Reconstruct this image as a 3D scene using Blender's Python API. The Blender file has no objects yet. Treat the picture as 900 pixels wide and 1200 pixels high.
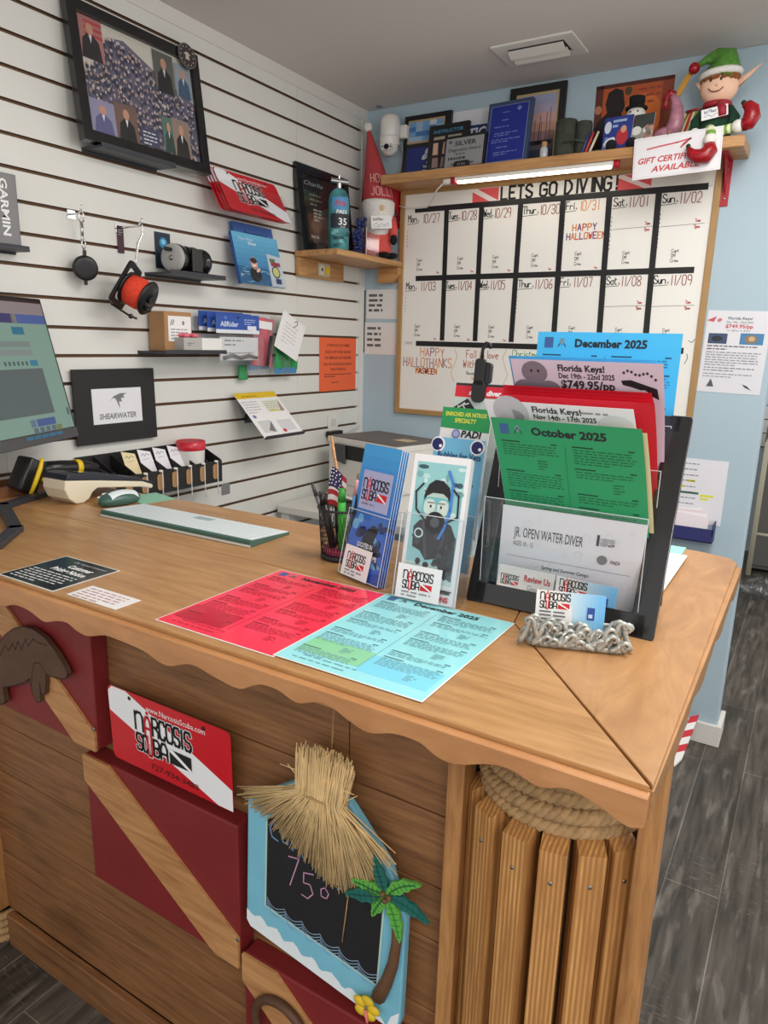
import bpy, bmesh, math, random
from mathutils import Vector, Matrix, noise
random.seed(7)
R = math.radians
SC = bpy.context.scene
COL = SC.collection

# ---------------------------------------------------------------- camera, world, lights, exposure
cam_d = bpy.data.cameras.new('camera')
cam = bpy.data.objects.new('camera', cam_d); COL.objects.link(cam)
cam.matrix_world = (Matrix.Translation((1.7910, -2.7489, 1.4668)) @ Matrix.Rotation(0.54205, 4, 'Z')
                    @ Matrix.Rotation(1.33559, 4, 'X') @ Matrix.Rotation(0.02595, 4, 'Z'))
cam_d.sensor_fit = 'VERTICAL'; cam_d.sensor_height = 24.0; cam_d.sensor_width = 18.0
cam_d.lens = 24.0 * 828.2 / 1200.0
cam_d.clip_start = 0.02
SC.camera = cam
SC.cycles.transparent_max_bounces = 40

SC.view_settings.view_transform = 'Standard'
SC.view_settings.look = 'None'
SC.view_settings.exposure = 0.0
SC.view_settings.gamma = 1.0
SC.view_settings.use_curve_mapping = False

world = bpy.data.worlds.new('world'); SC.world = world
world.use_nodes = True
bg = world.node_tree.nodes['Background']
bg.inputs[0].default_value = (1.0, 0.98, 0.96, 1); bg.inputs[1].default_value = 1.05

def area(name, loc, size, power, color=(1, 1, 1), rot=(0, 0, 0)):
    l = bpy.data.lights.new(name, 'AREA'); l.shape = 'RECTANGLE'
    l.size, l.size_y = size; l.energy = power; l.color = color
    o = bpy.data.objects.new(name, l); COL.objects.link(o)
    o.location = loc; o.rotation_euler = rot
    return o
area('ceiling_panel_light', (1.75, -1.25, 2.39), (0.6, 1.2), 24, (1.0, 0.97, 0.93))
area('ceiling_panel_light', (2.6, -3.6, 2.39), (1.2, 0.6), 26, (1.0, 0.97, 0.93))
area('ceiling_panel_light', (3.2, 1.0, 2.39), (0.6, 1.2), 26, (1.0, 0.98, 0.95))

def ceiling_fill(loc, power, radius=0.14):  # unseen point lights added under the ceiling to brighten it, not real fixtures
    l = bpy.data.lights.new('ceiling_fill_light', 'POINT'); l.energy = power; l.shadow_soft_size = radius; l.color = (1, 0.97, 0.93)
    o = bpy.data.objects.new('ceiling_fill_light', l); COL.objects.link(o); o.location = loc
ceiling_fill((2.05, -1.75, 1.98), 13)
ceiling_fill((2.9, -3.3, 1.98), 18)

# ---------------------------------------------------------------- materials
def lin(c):
    def f(x):
        x = x / 255.0
        return x / 12.92 if x <= 0.04045 else ((x + 0.055) / 1.055) ** 2.4
    return (f(c[0]), f(c[1]), f(c[2]), 1.0)
MATS = {}
def new_mat(name):
    m = bpy.data.materials.new(name); m.use_nodes = True
    nt = m.node_tree
    return m, nt, nt.nodes['Principled BSDF']
def P(name, c, rough=0.5, metal=0.0, coat=0.0, spec=0.5, emit=None, es=0.0, vary=0.0, vscale=20.0, bump=0.0, bscale=200.0, stretch=(1, 1, 1)):
    m, nt, b = new_mat(name)
    b.inputs['Base Color'].default_value = lin(c)
    b.inputs['Roughness'].default_value = rough
    b.inputs['Metallic'].default_value = metal
    b.inputs['Coat Weight'].default_value = coat
    b.inputs['Coat Roughness'].default_value = 0.08
    b.inputs['Specular IOR Level'].default_value = spec
    if emit:
        b.inputs['Emission Color'].default_value = lin(emit); b.inputs['Emission Strength'].default_value = es
    if vary or bump:
        tc = nt.nodes.new('ShaderNodeTexCoord'); mp = nt.nodes.new('ShaderNodeMapping')
        mp.inputs['Scale'].default_value = stretch
        nt.links.new(tc.outputs['Object'], mp.inputs[0])
        if vary:
            n = nt.nodes.new('ShaderNodeTexNoise'); n.inputs['Scale'].default_value = vscale; n.inputs['Detail'].default_value = 4
            nt.links.new(mp.outputs[0], n.inputs['Vector'])
            mx = nt.nodes.new('ShaderNodeMix'); mx.data_type = 'RGBA'; mx.blend_type = 'MULTIPLY'
            rp = nt.nodes.new('ShaderNodeValToRGB')
            rp.color_ramp.elements[0].position = 0.3; rp.color_ramp.elements[1].position = 0.7
            d = 1 - vary
            rp.color_ramp.elements[0].color = (d, d, d, 1); rp.color_ramp.elements[1].color = (1, 1, 1, 1)
            nt.links.new(n.outputs[0], rp.inputs[0])
            mx.inputs[0].default_value = 1.0
            mx.inputs[6].default_value = lin(c)
            nt.links.new(rp.outputs[0], mx.inputs[7]); nt.links.new(mx.outputs[2], b.inputs['Base Color'])
        if bump:
            n2 = nt.nodes.new('ShaderNodeTexNoise'); n2.inputs['Scale'].default_value = bscale; n2.inputs['Detail'].default_value = 3
            nt.links.new(mp.outputs[0], n2.inputs['Vector'])
            bp = nt.nodes.new('ShaderNodeBump'); bp.inputs['Strength'].default_value = bump; bp.inputs['Distance'].default_value = 0.002
            nt.links.new(n2.outputs[0], bp.inputs['Height']); nt.links.new(bp.outputs[0], b.inputs['Normal'])
    MATS[name] = m
    return m
def ink(c):
    """matte (3 numbers) or satin (4th number = roughness) colour of paper, paint and print"""
    k = tuple(c)
    if k not in MATS:
        m, nt, b = new_mat('print_%d_%d_%d' % k[:3])
        b.inputs['Base Color'].default_value = lin(k)
        b.inputs['Roughness'].default_value = k[3] if len(k) > 3 else 0.55
        MATS[k] = m
    return MATS[k]
def M_(x):
    return MATS[x] if isinstance(x, str) else ink(x)

def wood(name, c1, c2, axis, scale=6.0, stretch=14.0, rough=0.42, knots=0.35, bands=0.0, coat=0.0, bump=0.15, rings=0.0):
    """grain runs along axis; c1 light, c2 dark; knots = dark blotches, bands = parallel ridged grain"""
    m, nt, b = new_mat(name)
    N = nt.nodes.new; L = nt.links.new
    tc = N('ShaderNodeTexCoord'); mp = N('ShaderNodeMapping')
    s = [stretch, stretch, stretch]; s['XYZ'.index(axis)] = 1.0
    mp.inputs['Scale'].default_value = s
    L(tc.outputs['Object'], mp.inputs[0])
    n = N('ShaderNodeTexNoise'); n.inputs['Scale'].default_value = scale; n.inputs['Detail'].default_value = 8; n.inputs['Roughness'].default_value = 0.65
    n.inputs['Distortion'].default_value = 0.6 + rings
    L(mp.outputs[0], n.inputs['Vector'])
    rp = N('ShaderNodeValToRGB'); rp.color_ramp.elements[0].position = 0.32; rp.color_ramp.elements[1].position = 0.68
    rp.color_ramp.elements[0].color = lin(c2); rp.color_ramp.elements[1].color = lin(c1)
    L(n.outputs[0], rp.inputs[0])
    out = rp.outputs[0]
    hsrc = n.outputs[0]
    if bands:
        w = N('ShaderNodeTexWave'); w.wave_type = 'BANDS'
        w.bands_direction = 'X' if axis != 'X' else 'Z'
        w.inputs['Scale'].default_value = bands; w.inputs['Distortion'].default_value = 1.2; w.inputs['Detail'].default_value = 2
        mp2 = N('ShaderNodeMapping'); s2 = [1, 1, 1]; s2['XYZ'.index(axis)] = 0.06; mp2.inputs['Scale'].default_value = s2
        L(tc.outputs['Object'], mp2.inputs[0]); L(mp2.outputs[0], w.inputs['Vector'])
        mx = N('ShaderNodeMix'); mx.data_type = 'RGBA'; mx.blend_type = 'MIX'
        L(w.outputs['Fac'], mx.inputs[0]); mx.inputs[6].default_value = lin(c2); L(out, mx.inputs[7]); out = mx.outputs[2]
        hsrc = w.outputs['Fac']
    if knots:
        n3 = N('ShaderNodeTexNoise'); n3.inputs['Scale'].default_value = 3.2; n3.inputs['Detail'].default_value = 2
        mp3 = N('ShaderNodeMapping'); s3 = [2.2, 2.2, 2.2]; s3['XYZ'.index(axis)] = 1.0; mp3.inputs['Scale'].default_value = s3
        L(tc.outputs['Object'], mp3.inputs[0]); L(mp3.outputs[0], n3.inputs['Vector'])
        r3 = N('ShaderNodeValToRGB'); r3.color_ramp.elements[0].position = 0.62; r3.color_ramp.elements[1].position = 0.80
        r3.color_ramp.elements[0].color = (1, 1, 1, 1); k = 1 - knots; r3.color_ramp.elements[1].color = (k, k * 0.92, k * 0.88, 1)
        L(n3.outputs[0], r3.inputs[0])
        mk = N('ShaderNodeMix'); mk.data_type = 'RGBA'; mk.blend_type = 'MULTIPLY'; mk.inputs[0].default_value = 1
        L(out, mk.inputs[6]); L(r3.outputs[0], mk.inputs[7]); out = mk.outputs[2]
    L(out, b.inputs['Base Color'])
    b.inputs['Roughness'].default_value = rough
    b.inputs['Coat Weight'].default_value = coat; b.inputs['Coat Roughness'].default_value = 0.18
    if bump:
        bp = N('ShaderNodeBump'); bp.inputs['Strength'].default_value = bump; bp.inputs['Distance'].default_value = 0.002
        L(hsrc, bp.inputs['Height']); L(bp.outputs[0], b.inputs['Normal'])
    MATS[name] = m
    return m

def clear_sheet(name, tint=(255, 255, 255), refl=0.0, rough=0.04, ior=1.38):
    m = bpy.data.materials.new(name); m.use_nodes = True
    nt = m.node_tree; nt.nodes.clear()
    o = nt.nodes.new('ShaderNodeOutputMaterial'); mix = nt.nodes.new('ShaderNodeMixShader')
    t = nt.nodes.new('ShaderNodeBsdfTransparent'); g = nt.nodes.new('ShaderNodeBsdfGlossy')
    t.inputs[0].default_value = lin(tint); g.inputs[0].default_value = (1, 1, 1, 1); g.inputs['Roughness'].default_value = rough
    lw = nt.nodes.new('ShaderNodeLayerWeight'); lw.inputs[0].default_value = 0.5
    pw = nt.nodes.new('ShaderNodeMath'); pw.operation = 'POWER'; pw.inputs[1].default_value = 4.0
    mr = nt.nodes.new('ShaderNodeMath'); mr.operation = 'MULTIPLY_ADD'; mr.inputs[1].default_value = 0.6; mr.inputs[2].default_value = 0.025 + refl
    nt.links.new(lw.outputs['Facing'], pw.inputs[0]); nt.links.new(pw.outputs[0], mr.inputs[0]); nt.links.new(mr.outputs[0], mix.inputs[0])
    nt.links.new(t.outputs[0], mix.inputs[1]); nt.links.new(g.outputs[0], mix.inputs[2])
    nt.links.new(mix.outputs[0], o.inputs[0])
    MATS[name] = m
clear_sheet('clear_plastic', (250, 251, 252), 0.0)
clear_sheet('clear_bag', (240, 242, 244), 0.06, 0.15)
clear_sheet('laminate', (255, 255, 255), 0.02, 0.06)
clear_sheet('smoke_plastic', (120, 118, 125), 0.05)
clear_sheet('glass', (250, 252, 252), 0.02)

P('slat_white', (226, 226, 220), 0.38, vary=0.05, vscale=3)
P('groove_brown', (112, 84, 62), 0.8)
P('trim_white', (224, 222, 216), 0.5)
P('blue_wall', (176, 198, 210), 0.6, vary=0.05, vscale=2.0, bump=0.15, bscale=120)
P('ceiling_paint', (214, 208, 204), 0.8, bump=0.1, bscale=60)
P('back_wall_paint', (176, 188, 192), 0.7)
P('black_plastic', (22, 22, 24), 0.32)
P('black_matte', (28, 27, 28), 0.6)
P('black_satin', (24, 24, 26), 0.25, coat=0.3)
P('black_rubber', (18, 18, 19), 0.75)
P('charcoal', (52, 54, 60), 0.45)
P('white_plastic', (228, 226, 220), 0.35)
P('cream_plastic', (226, 216, 192), 0.4)
P('chrome', (205, 205, 205), 0.22, metal=1.0)
P('steel', (150, 150, 152), 0.35, metal=1.0)
P('pewter', (196, 198, 192), 0.4, metal=0.55, vary=0.35, vscale=90)
P('frame_brown', (176, 138, 88), 0.5, vary=0.12, vscale=12)
P('board_white', (240, 238, 232), 0.22, spec=0.4)
P('red_paint', (126, 34, 36), 0.5, vary=0.14, vscale=9, bump=0.1, bscale=90)
P('red_bracket', (170, 26, 40), 0.4)
P('rope', (186, 150, 104), 0.9, vary=0.35, vscale=60, bump=0.6, bscale=300)
P('straw', (232, 200, 144), 0.8, vary=0.25, vscale=40)
P('manatee_wood', (92, 62, 42), 0.6, vary=0.3, vscale=14, stretch=(1, 4, 4))
P('manatee_dark', (40, 24, 16), 0.7)
P('chalk_black', (20, 20, 24), 0.7, vary=0.2, vscale=15)
P('frame_blue', (122, 190, 214), 0.5, vary=0.1, vscale=16)
P('felt_red', (184, 66, 70), 0.95, vary=0.15, vscale=80)
P('felt_coral', (226, 92, 84), 0.95, vary=0.15, vscale=60)
P('felt_white', (236, 232, 226), 0.98, vary=0.12, vscale=90, bump=0.5, bscale=400)
P('felt_black', (22, 20, 22), 0.95)
P('felt_green', (20, 62, 42), 0.95, vary=0.3, vscale=60)
P('sequin_green', (96, 160, 60), 0.35, vary=0.55, vscale=160)
P('sequin_red', (176, 18, 32), 0.3, vary=0.6, vscale=150)
P('skin_cloth', (240, 196, 168), 0.9)
P('hair_ginger', (150, 92, 44), 0.95, vary=0.4, vscale=120)
P('camo', (66, 72, 62), 0.9, vary=0.4, vscale=40)
P('teal_bottle', (84, 166, 172), 0.25, vary=0.6, vscale=22)
P('orange_line', (240, 70, 44), 0.8, vary=0.2, vscale=120, bump=0.5, bscale=500)
P('kraft', (176, 134, 92), 0.8, vary=0.08)
P('green_plastic', (60, 96, 86), 0.35)
P('key_white', (222, 232, 234), 0.4)
P('grey_plastic', (118, 118, 120), 0.5)
P('dark_grey', (72, 72, 74), 0.5)
P('printer_white', (222, 218, 210), 0.45)
P('printer_top', (96, 92, 90), 0.5, bump=0.1, bscale=500)
P('led_white', (255, 250, 240), 0.4, emit=(255, 246, 228), es=7.0)
P('screen_glow', (20, 20, 20), 0.3, emit=(150, 184, 168), es=0.55)
P('grey_metal', (98, 96, 92), 0.5)
P('cream_tube', (206, 200, 176), 0.4)
P('pink_glass', (190, 130, 150), 0.3, vary=0.4, vscale=40)
P('mesh_black', (30, 28, 32), 0.5)
P('yellow_plastic', (238, 200, 30), 0.4)
P('cork', (180, 140, 96), 0.9)
P('palm_trunk', (112, 78, 52), 0.6, vary=0.3, vscale=20)
P('flower_yellow', (226, 190, 40), 0.5, vary=0.2, vscale=40)
P('paper_white', (238, 236, 236), 0.6)

wood('top_wood', (188, 142, 92), (156, 112, 66), 'X', 7, 9, 0.36, 0.2, coat=0.15, bump=0.05)
wood('end_wood', (184, 138, 90), (154, 110, 68), 'Y', 5, 3.0, 0.36, 0.3, coat=0.15, bump=0.05, rings=1.2)
wood('apron_wood', (194, 140, 92), (162, 110, 66), 'X', 5, 5, 0.42, 0.15, bump=0.05)
wood('plank_wood', (152, 106, 66), (108, 71, 42), 'X', 6, 16, 0.5, 0.5, bump=0.1)
wood('slat_wood', (222, 168, 102), (160, 110, 60), 'Z', 6, 12, 0.5, 0.25, bands=55, bump=0.25)
wood('post_wood', (190, 138, 84), (140, 94, 52), 'Z', 6, 12, 0.5, 0.3, bump=0.1)
wood('pale_wood', (200, 150, 98), (160, 110, 66), 'X', 6, 10, 0.5, 0.3, bump=0.08)
wood('shelf_wood', (206, 158, 104), (160, 112, 66), 'X', 5, 12, 0.45, 0.3, bump=0.05)
wood('shelf_wood_side', (206, 158, 104), (160, 112, 66), 'Y', 5, 12, 0.45, 0.3, bump=0.05)
wood('dark_ply', (70, 52, 38), (40, 30, 24), 'Z', 6, 8, 0.7, 0.4)
wood('bin_wood', (140, 92, 60), (104, 64, 40), 'Y', 5, 10, 0.6, 0.3)

def floor_mat():
    m, nt, b = new_mat('floor_planks')
    N = nt.nodes.new; L = nt.links.new
    tc = N('ShaderNodeTexCoord'); sp = N('ShaderNodeSeparateXYZ'); cb = N('ShaderNodeCombineXYZ')
    L(tc.outputs['Object'], sp.inputs[0])
    ax = N('ShaderNodeMath'); ax.operation = 'ADD'; ax.inputs[1].default_value = 0.843 + 12.2
    ay = N('ShaderNodeMath'); ay.operation = 'ADD'; ay.inputs[1].default_value = -1.754 + 14.2
    L(sp.outputs['Y'], ax.inputs[0]); L(sp.outputs['X'], ay.inputs[0])
    L(ax.outputs[0], cb.inputs[0]); L(ay.outputs[0], cb.inputs[1])
    br = N('ShaderNodeTexBrick'); br.offset = 0.42; br.offset_frequency = 2
    br.inputs['Scale'].default_value = 1; br.inputs['Brick Width'].default_value = 1.22; br.inputs['Row Height'].default_value = 0.142
    br.inputs['Mortar Size'].default_value = 0.0016; br.inputs['Mortar Smooth'].default_value = 0.1; br.inputs['Bias'].default_value = 0
    br.inputs['Color1'].default_value = lin((100, 94, 87)); br.inputs['Color2'].default_value = lin((72, 68, 63)); br.inputs['Mortar'].default_value = lin((134, 129, 121))
    L(cb.outputs[0], br.inputs['Vector'])
    def noise_ramp(scale, st, p0, p1, c0, c1, det=6, dist=0.4):
        mp = N('ShaderNodeMapping'); mp.inputs['Scale'].default_value = st
        L(tc.outputs['Object'], mp.inputs[0])
        n = N('ShaderNodeTexNoise'); n.inputs['Scale'].default_value = scale; n.inputs['Detail'].default_value = det; n.inputs['Distortion'].default_value = dist
        L(mp.outputs[0], n.inputs['Vector'])
        r = N('ShaderNodeValToRGB'); r.color_ramp.elements[0].position = p0; r.color_ramp.elements[1].position = p1
        r.color_ramp.elements[0].color = c0; r.color_ramp.elements[1].color = c1
        L(n.outputs[0], r.inputs[0]); return r.outputs[0]
    dark = noise_ramp(5, (9, 0.8, 1), 0.35, 0.65, (0.45, 0.44, 0.42, 1), (1.15, 1.13, 1.1, 1))
    mx = N('ShaderNodeMix'); mx.data_type = 'RGBA'; mx.blend_type = 'MULTIPLY'; mx.inputs[0].default_value = 1
    L(br.outputs['Color'], mx.inputs[6]); L(dark, mx.inputs[7])
    scr = noise_ramp(4, (7, 1.4, 1), 0.56, 0.74, (0, 0, 0, 1), (0.42, 0.42, 0.42, 1))
    saw = noise_ramp(9, (3, 26, 1), 0.58, 0.72, (0, 0, 0, 1), (0.45, 0.45, 0.45, 1))
    ad = N('ShaderNodeMix'); ad.data_type = 'RGBA'; ad.blend_type = 'MULTIPLY'; ad.inputs[0].default_value = 1
    big = noise_ramp(2.2, (1, 1, 1), 0.45, 0.65, (0, 0, 0, 1), (1, 1, 1, 1), 2)
    L(saw, ad.inputs[6]); L(big, ad.inputs[7])
    s2 = N('ShaderNodeMath'); s2.operation = 'MAXIMUM'; L(scr, s2.inputs[0]); L(ad.outputs[2], s2.inputs[1])
    m2 = N('ShaderNodeMix'); m2.data_type = 'RGBA'; L(s2.outputs[0], m2.inputs[0]); L(mx.outputs[2], m2.inputs[6]); m2.inputs[7].default_value = lin((166, 160, 150))
    L(m2.outputs[2], b.inputs['Base Color'])
    b.inputs['Roughness'].default_value = 0.42
    MATS['floor_planks'] = m
floor_mat()
# ---------------------------------------------------------------- mesh helpers
T_ = Matrix.Translation
def Rz(a): return Matrix.Rotation(R(a), 4, 'Z')
def Rx(a): return Matrix.Rotation(R(a), 4, 'X')
def Ry(a): return Matrix.Rotation(R(a), 4, 'Y')
def F(o, yaw=0.0, tilt=0.0, roll=0.0):
    """upright frame: local x to the right, local y up the face, local z out of the face (yaw 0 looks to -y, 90 looks to +x)"""
    return T_(o) @ Rz(yaw) @ Rx(90 - tilt) @ Rz(roll)
ID = Matrix.Identity(4)

class MB:
    def __init__(s): s.v = []; s.f = []; s.m = []; s.sm = []; s.mats = []
    def slot(s, mat):
        mm = M_(mat)
        if mm not in s.mats: s.mats.append(mm)
        return s.mats.index(mm)
    def add(s, vs, fs, mat, smooth=False, M=None):
        k = s.slot(mat); o = len(s.v)
        for p in vs:
            p = Vector(p)
            s.v.append(M @ p if M is not None else p)
        for f in fs:
            s.f.append([i + o for i in f]); s.m.append(k); s.sm.append(smooth)
    def box(s, x0, x1, y0, y1, z0, z1, mat, M=None, mats=None):
        vs = [(x0, y0, z0), (x1, y0, z0), (x1, y1, z0), (x0, y1, z0), (x0, y0, z1), (x1, y0, z1), (x1, y1, z1), (x0, y1, z1)]
        fs = [(3, 2, 1, 0), (4, 5, 6, 7), (0, 1, 5, 4), (1, 2, 6, 5), (2, 3, 7, 6), (3, 0, 4, 7)]
        if mats is None: s.add(vs, fs, mat, False, M)
        else:
            for f, q in zip(fs, mats):
                s.add([vs[i] for i in f], [(0, 1, 2, 3)], q, False, M)
    def prism(s, poly, z0, z1, mat, M=None, smooth=False, side=None):
        n = len(poly)
        a = sum(poly[i][0] * poly[(i + 1) % n][1] - poly[(i + 1) % n][0] * poly[i][1] for i in range(n))
        if a < 0: poly = list(reversed(poly))
        vs = [(p[0], p[1], z0) for p in poly] + [(p[0], p[1], z1) for p in poly]
        s.add(vs, [list(range(n - 1, -1, -1)), list(range(n, 2 * n))], mat, False, M)
        s.add(vs, [(i, (i + 1) % n, n + (i + 1) % n, n + i) for i in range(n)], side or mat, smooth, M)
    def rrect(s, x0, x1, y0, y1, r, z0, z1, mat, M=None, n=4, side=None):
        s.prism(rr(x0, x1, y0, y1, r, n), z0, z1, mat, M, True, side)
    def tube(s, pts, r, mat, n=8, M=None, closed=False):
        pts = [Vector(p) for p in pts]; k = len(pts)
        rs = r if isinstance(r, (list, tuple)) else [r] * k
        vs = []; up = None
        for i, p in enumerate(pts):
            if closed: d = pts[(i + 1) % k] - pts[i - 1]
            else: d = pts[min(i + 1, k - 1)] - pts[max(i - 1, 0)]
            d = d.normalized() if d.length > 1e-9 else Vector((0, 0, 1))
            if up is None:
                up = d.orthogonal().normalized()
            else:
                up = (up - d * up.dot(d))
                up = up.normalized() if up.length > 1e-6 else d.orthogonal().normalized()
            w = d.cross(up)
            for j in range(n):
                a = 2 * math.pi * j / n
                vs.append(p + (up * math.cos(a) + w * math.sin(a)) * rs[i])
        fs = []
        for i in range(k if closed else k - 1):
            b = ((i + 1) % k) * n
            for j in range(n):
                fs.append((i * n + j, i * n + (j + 1) % n, b + (j + 1) % n, b + j))
        s.add(vs, fs, mat, True, M)
        if not closed:
            s.add(vs[:n], [list(range(n - 1, -1, -1))], mat, False, M); s.add(vs[-n:], [list(range(n))], mat, False, M)
    def lathe(s, prof, mat, n=24, M=None, smooth=True):
        vs = []; fs = []
        for (r, z) in prof:
            for j in range(n):
                a = 2 * math.pi * j / n; vs.append((r * math.cos(a), r * math.sin(a), z))
        for i in range(len(prof) - 1):
            for j in range(n):
                fs.append((i * n + j, i * n + (j + 1) % n, (i + 1) * n + (j + 1) % n, (i + 1) * n + j))
        s.add(vs, fs, mat, smooth, M)
        if prof[0][0] > 1e-6: s.add(vs[:n], [list(range(n - 1, -1, -1))], mat, False, M)
        if prof[-1][0] > 1e-6: s.add(vs[-n:], [list(range(n))], mat, False, M)
    def cyl(s, c, r, z0, z1, mat, n=24, M=None, bev=0.0):
        MM = (M or ID) @ T_((c[0], c[1], 0))
        pr = [(r, z0), (r, z1)] if not bev else [(r - bev, z0), (r, z0 + bev), (r, z1 - bev), (r - bev, z1)]
        s.lathe(pr, mat, n, MM, False if not bev else True)
    def ell(s, c, r, mat, n=16, M=None, k=None):
        if not isinstance(r, (tuple, list)): r = (r, r, r)
        k = k or max(6, n // 2); vs = []; fs = []
        for i in range(k + 1):
            t = math.pi * i / k
            for j in range(n):
                a = 2 * math.pi * j / n
                vs.append((c[0] + r[0] * math.sin(t) * math.cos(a), c[1] + r[1] * math.sin(t) * math.sin(a), c[2] - r[2] * math.cos(t)))
        for i in range(k):
            for j in range(n):
                fs.append((i * n + j, i * n + (j + 1) % n, (i + 1) * n + (j + 1) % n, (i + 1) * n + j))
        s.add(vs, fs, mat, True, M)
    def grid(s, fn, nu, nv, mat, smooth=True, two=None):
        """fn(i/nu, j/nv) -> point"""
        vs = [fn(i / nu, j / nv) for j in range(nv + 1) for i in range(nu + 1)]
        fs = [(j * (nu + 1) + i, j * (nu + 1) + i + 1, (j + 1) * (nu + 1) + i + 1, (j + 1) * (nu + 1) + i) for j in range(nv) for i in range(nu)]
        s.add(vs, fs, mat, smooth)
    def build(s, name, parent=None, M=None, bevel=0.0, bseg=2, solid=0.0):
        me = bpy.data.meshes.new(name)
        me.from_pydata([tuple(p) for p in s.v], [], s.f)
        for mm in s.mats: me.materials.append(mm)
        me.polygons.foreach_set('material_index', s.m)
        me.polygons.foreach_set('use_smooth', s.sm)
        me.update()
        bm = bmesh.new(); bm.from_mesh(me)
        bmesh.ops.remove_doubles(bm, verts=bm.verts, dist=1e-6)
        bm.to_mesh(me); bm.free()
        o = bpy.data.objects.new(name, me); COL.objects.link(o)
        if parent is not None: o.parent = parent
        if M is not None: o.matrix_local = M
        if bevel:
            b = o.modifiers.new('bevel', 'BEVEL'); b.width = bevel; b.segments = bseg; b.limit_method = 'ANGLE'; b.angle_limit = R(35)
        if solid:
            so = o.modifiers.new('solid', 'SOLIDIFY'); so.thickness = solid; so.offset = -1
        return o

def rr(x0, x1, y0, y1, r, n=4):
    pts = []
    for cx, cy, a0 in ((x1 - r, y0 + r, -90), (x1 - r, y1 - r, 0), (x0 + r, y1 - r, 90), (x0 + r, y0 + r, 180)):
        for i in range(n + 1):
            a = R(a0 + 90 * i / n); pts.append((cx + r * math.cos(a), cy + r * math.sin(a)))
    return pts

def tag(o, label, cat, group=None, kind=None):
    o['label'] = label; o['category'] = cat
    if group: o['group'] = group
    if kind: o['kind'] = kind
    return o
def thing(name, label, cat, M, group=None):
    o = bpy.data.objects.new(name, None); COL.objects.link(o)
    o.empty_display_size = 0.05; o.matrix_world = M
    return tag(o, label, cat, group)
def single(name, mb, label, cat, M=None, group=None, bevel=0.0, solid=0.0):
    o = mb.build(name, None, M, bevel, 2, solid)
    return tag(o, label, cat, group)
def struct(name, mb, bevel=0.0):
    o = mb.build(name, None, None, bevel); o['kind'] = 'structure'; return o

# ---------------------------------------------------------------- print: letters, rules and shapes on flat (or curled) sheets
GL = {}
def letters(s, bold=0.0, shear=0.0):
    k = (s, bold, shear)
    if k not in GL:
        c = bpy.data.curves.new('t', 'FONT'); c.body = s; c.size = 1.0; c.offset = bold; c.shear = shear
        c.resolution_u = 2; c.fill_mode = 'FRONT'
        o = bpy.data.objects.new('t', c)
        me = o.to_mesh()
        vs = [(v.co.x, v.co.y) for v in me.vertices]; fs = [list(p.vertices) for p in me.polygons]
        o.to_mesh_clear(); bpy.data.objects.remove(o); bpy.data.curves.remove(c)
        x0 = min([v[0] for v in vs] or [0]); x1 = max([v[0] for v in vs] or [0])
        GL[k] = ([(x - x0, y) for x, y in vs], fs, x1 - x0)
    return GL[k]
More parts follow.
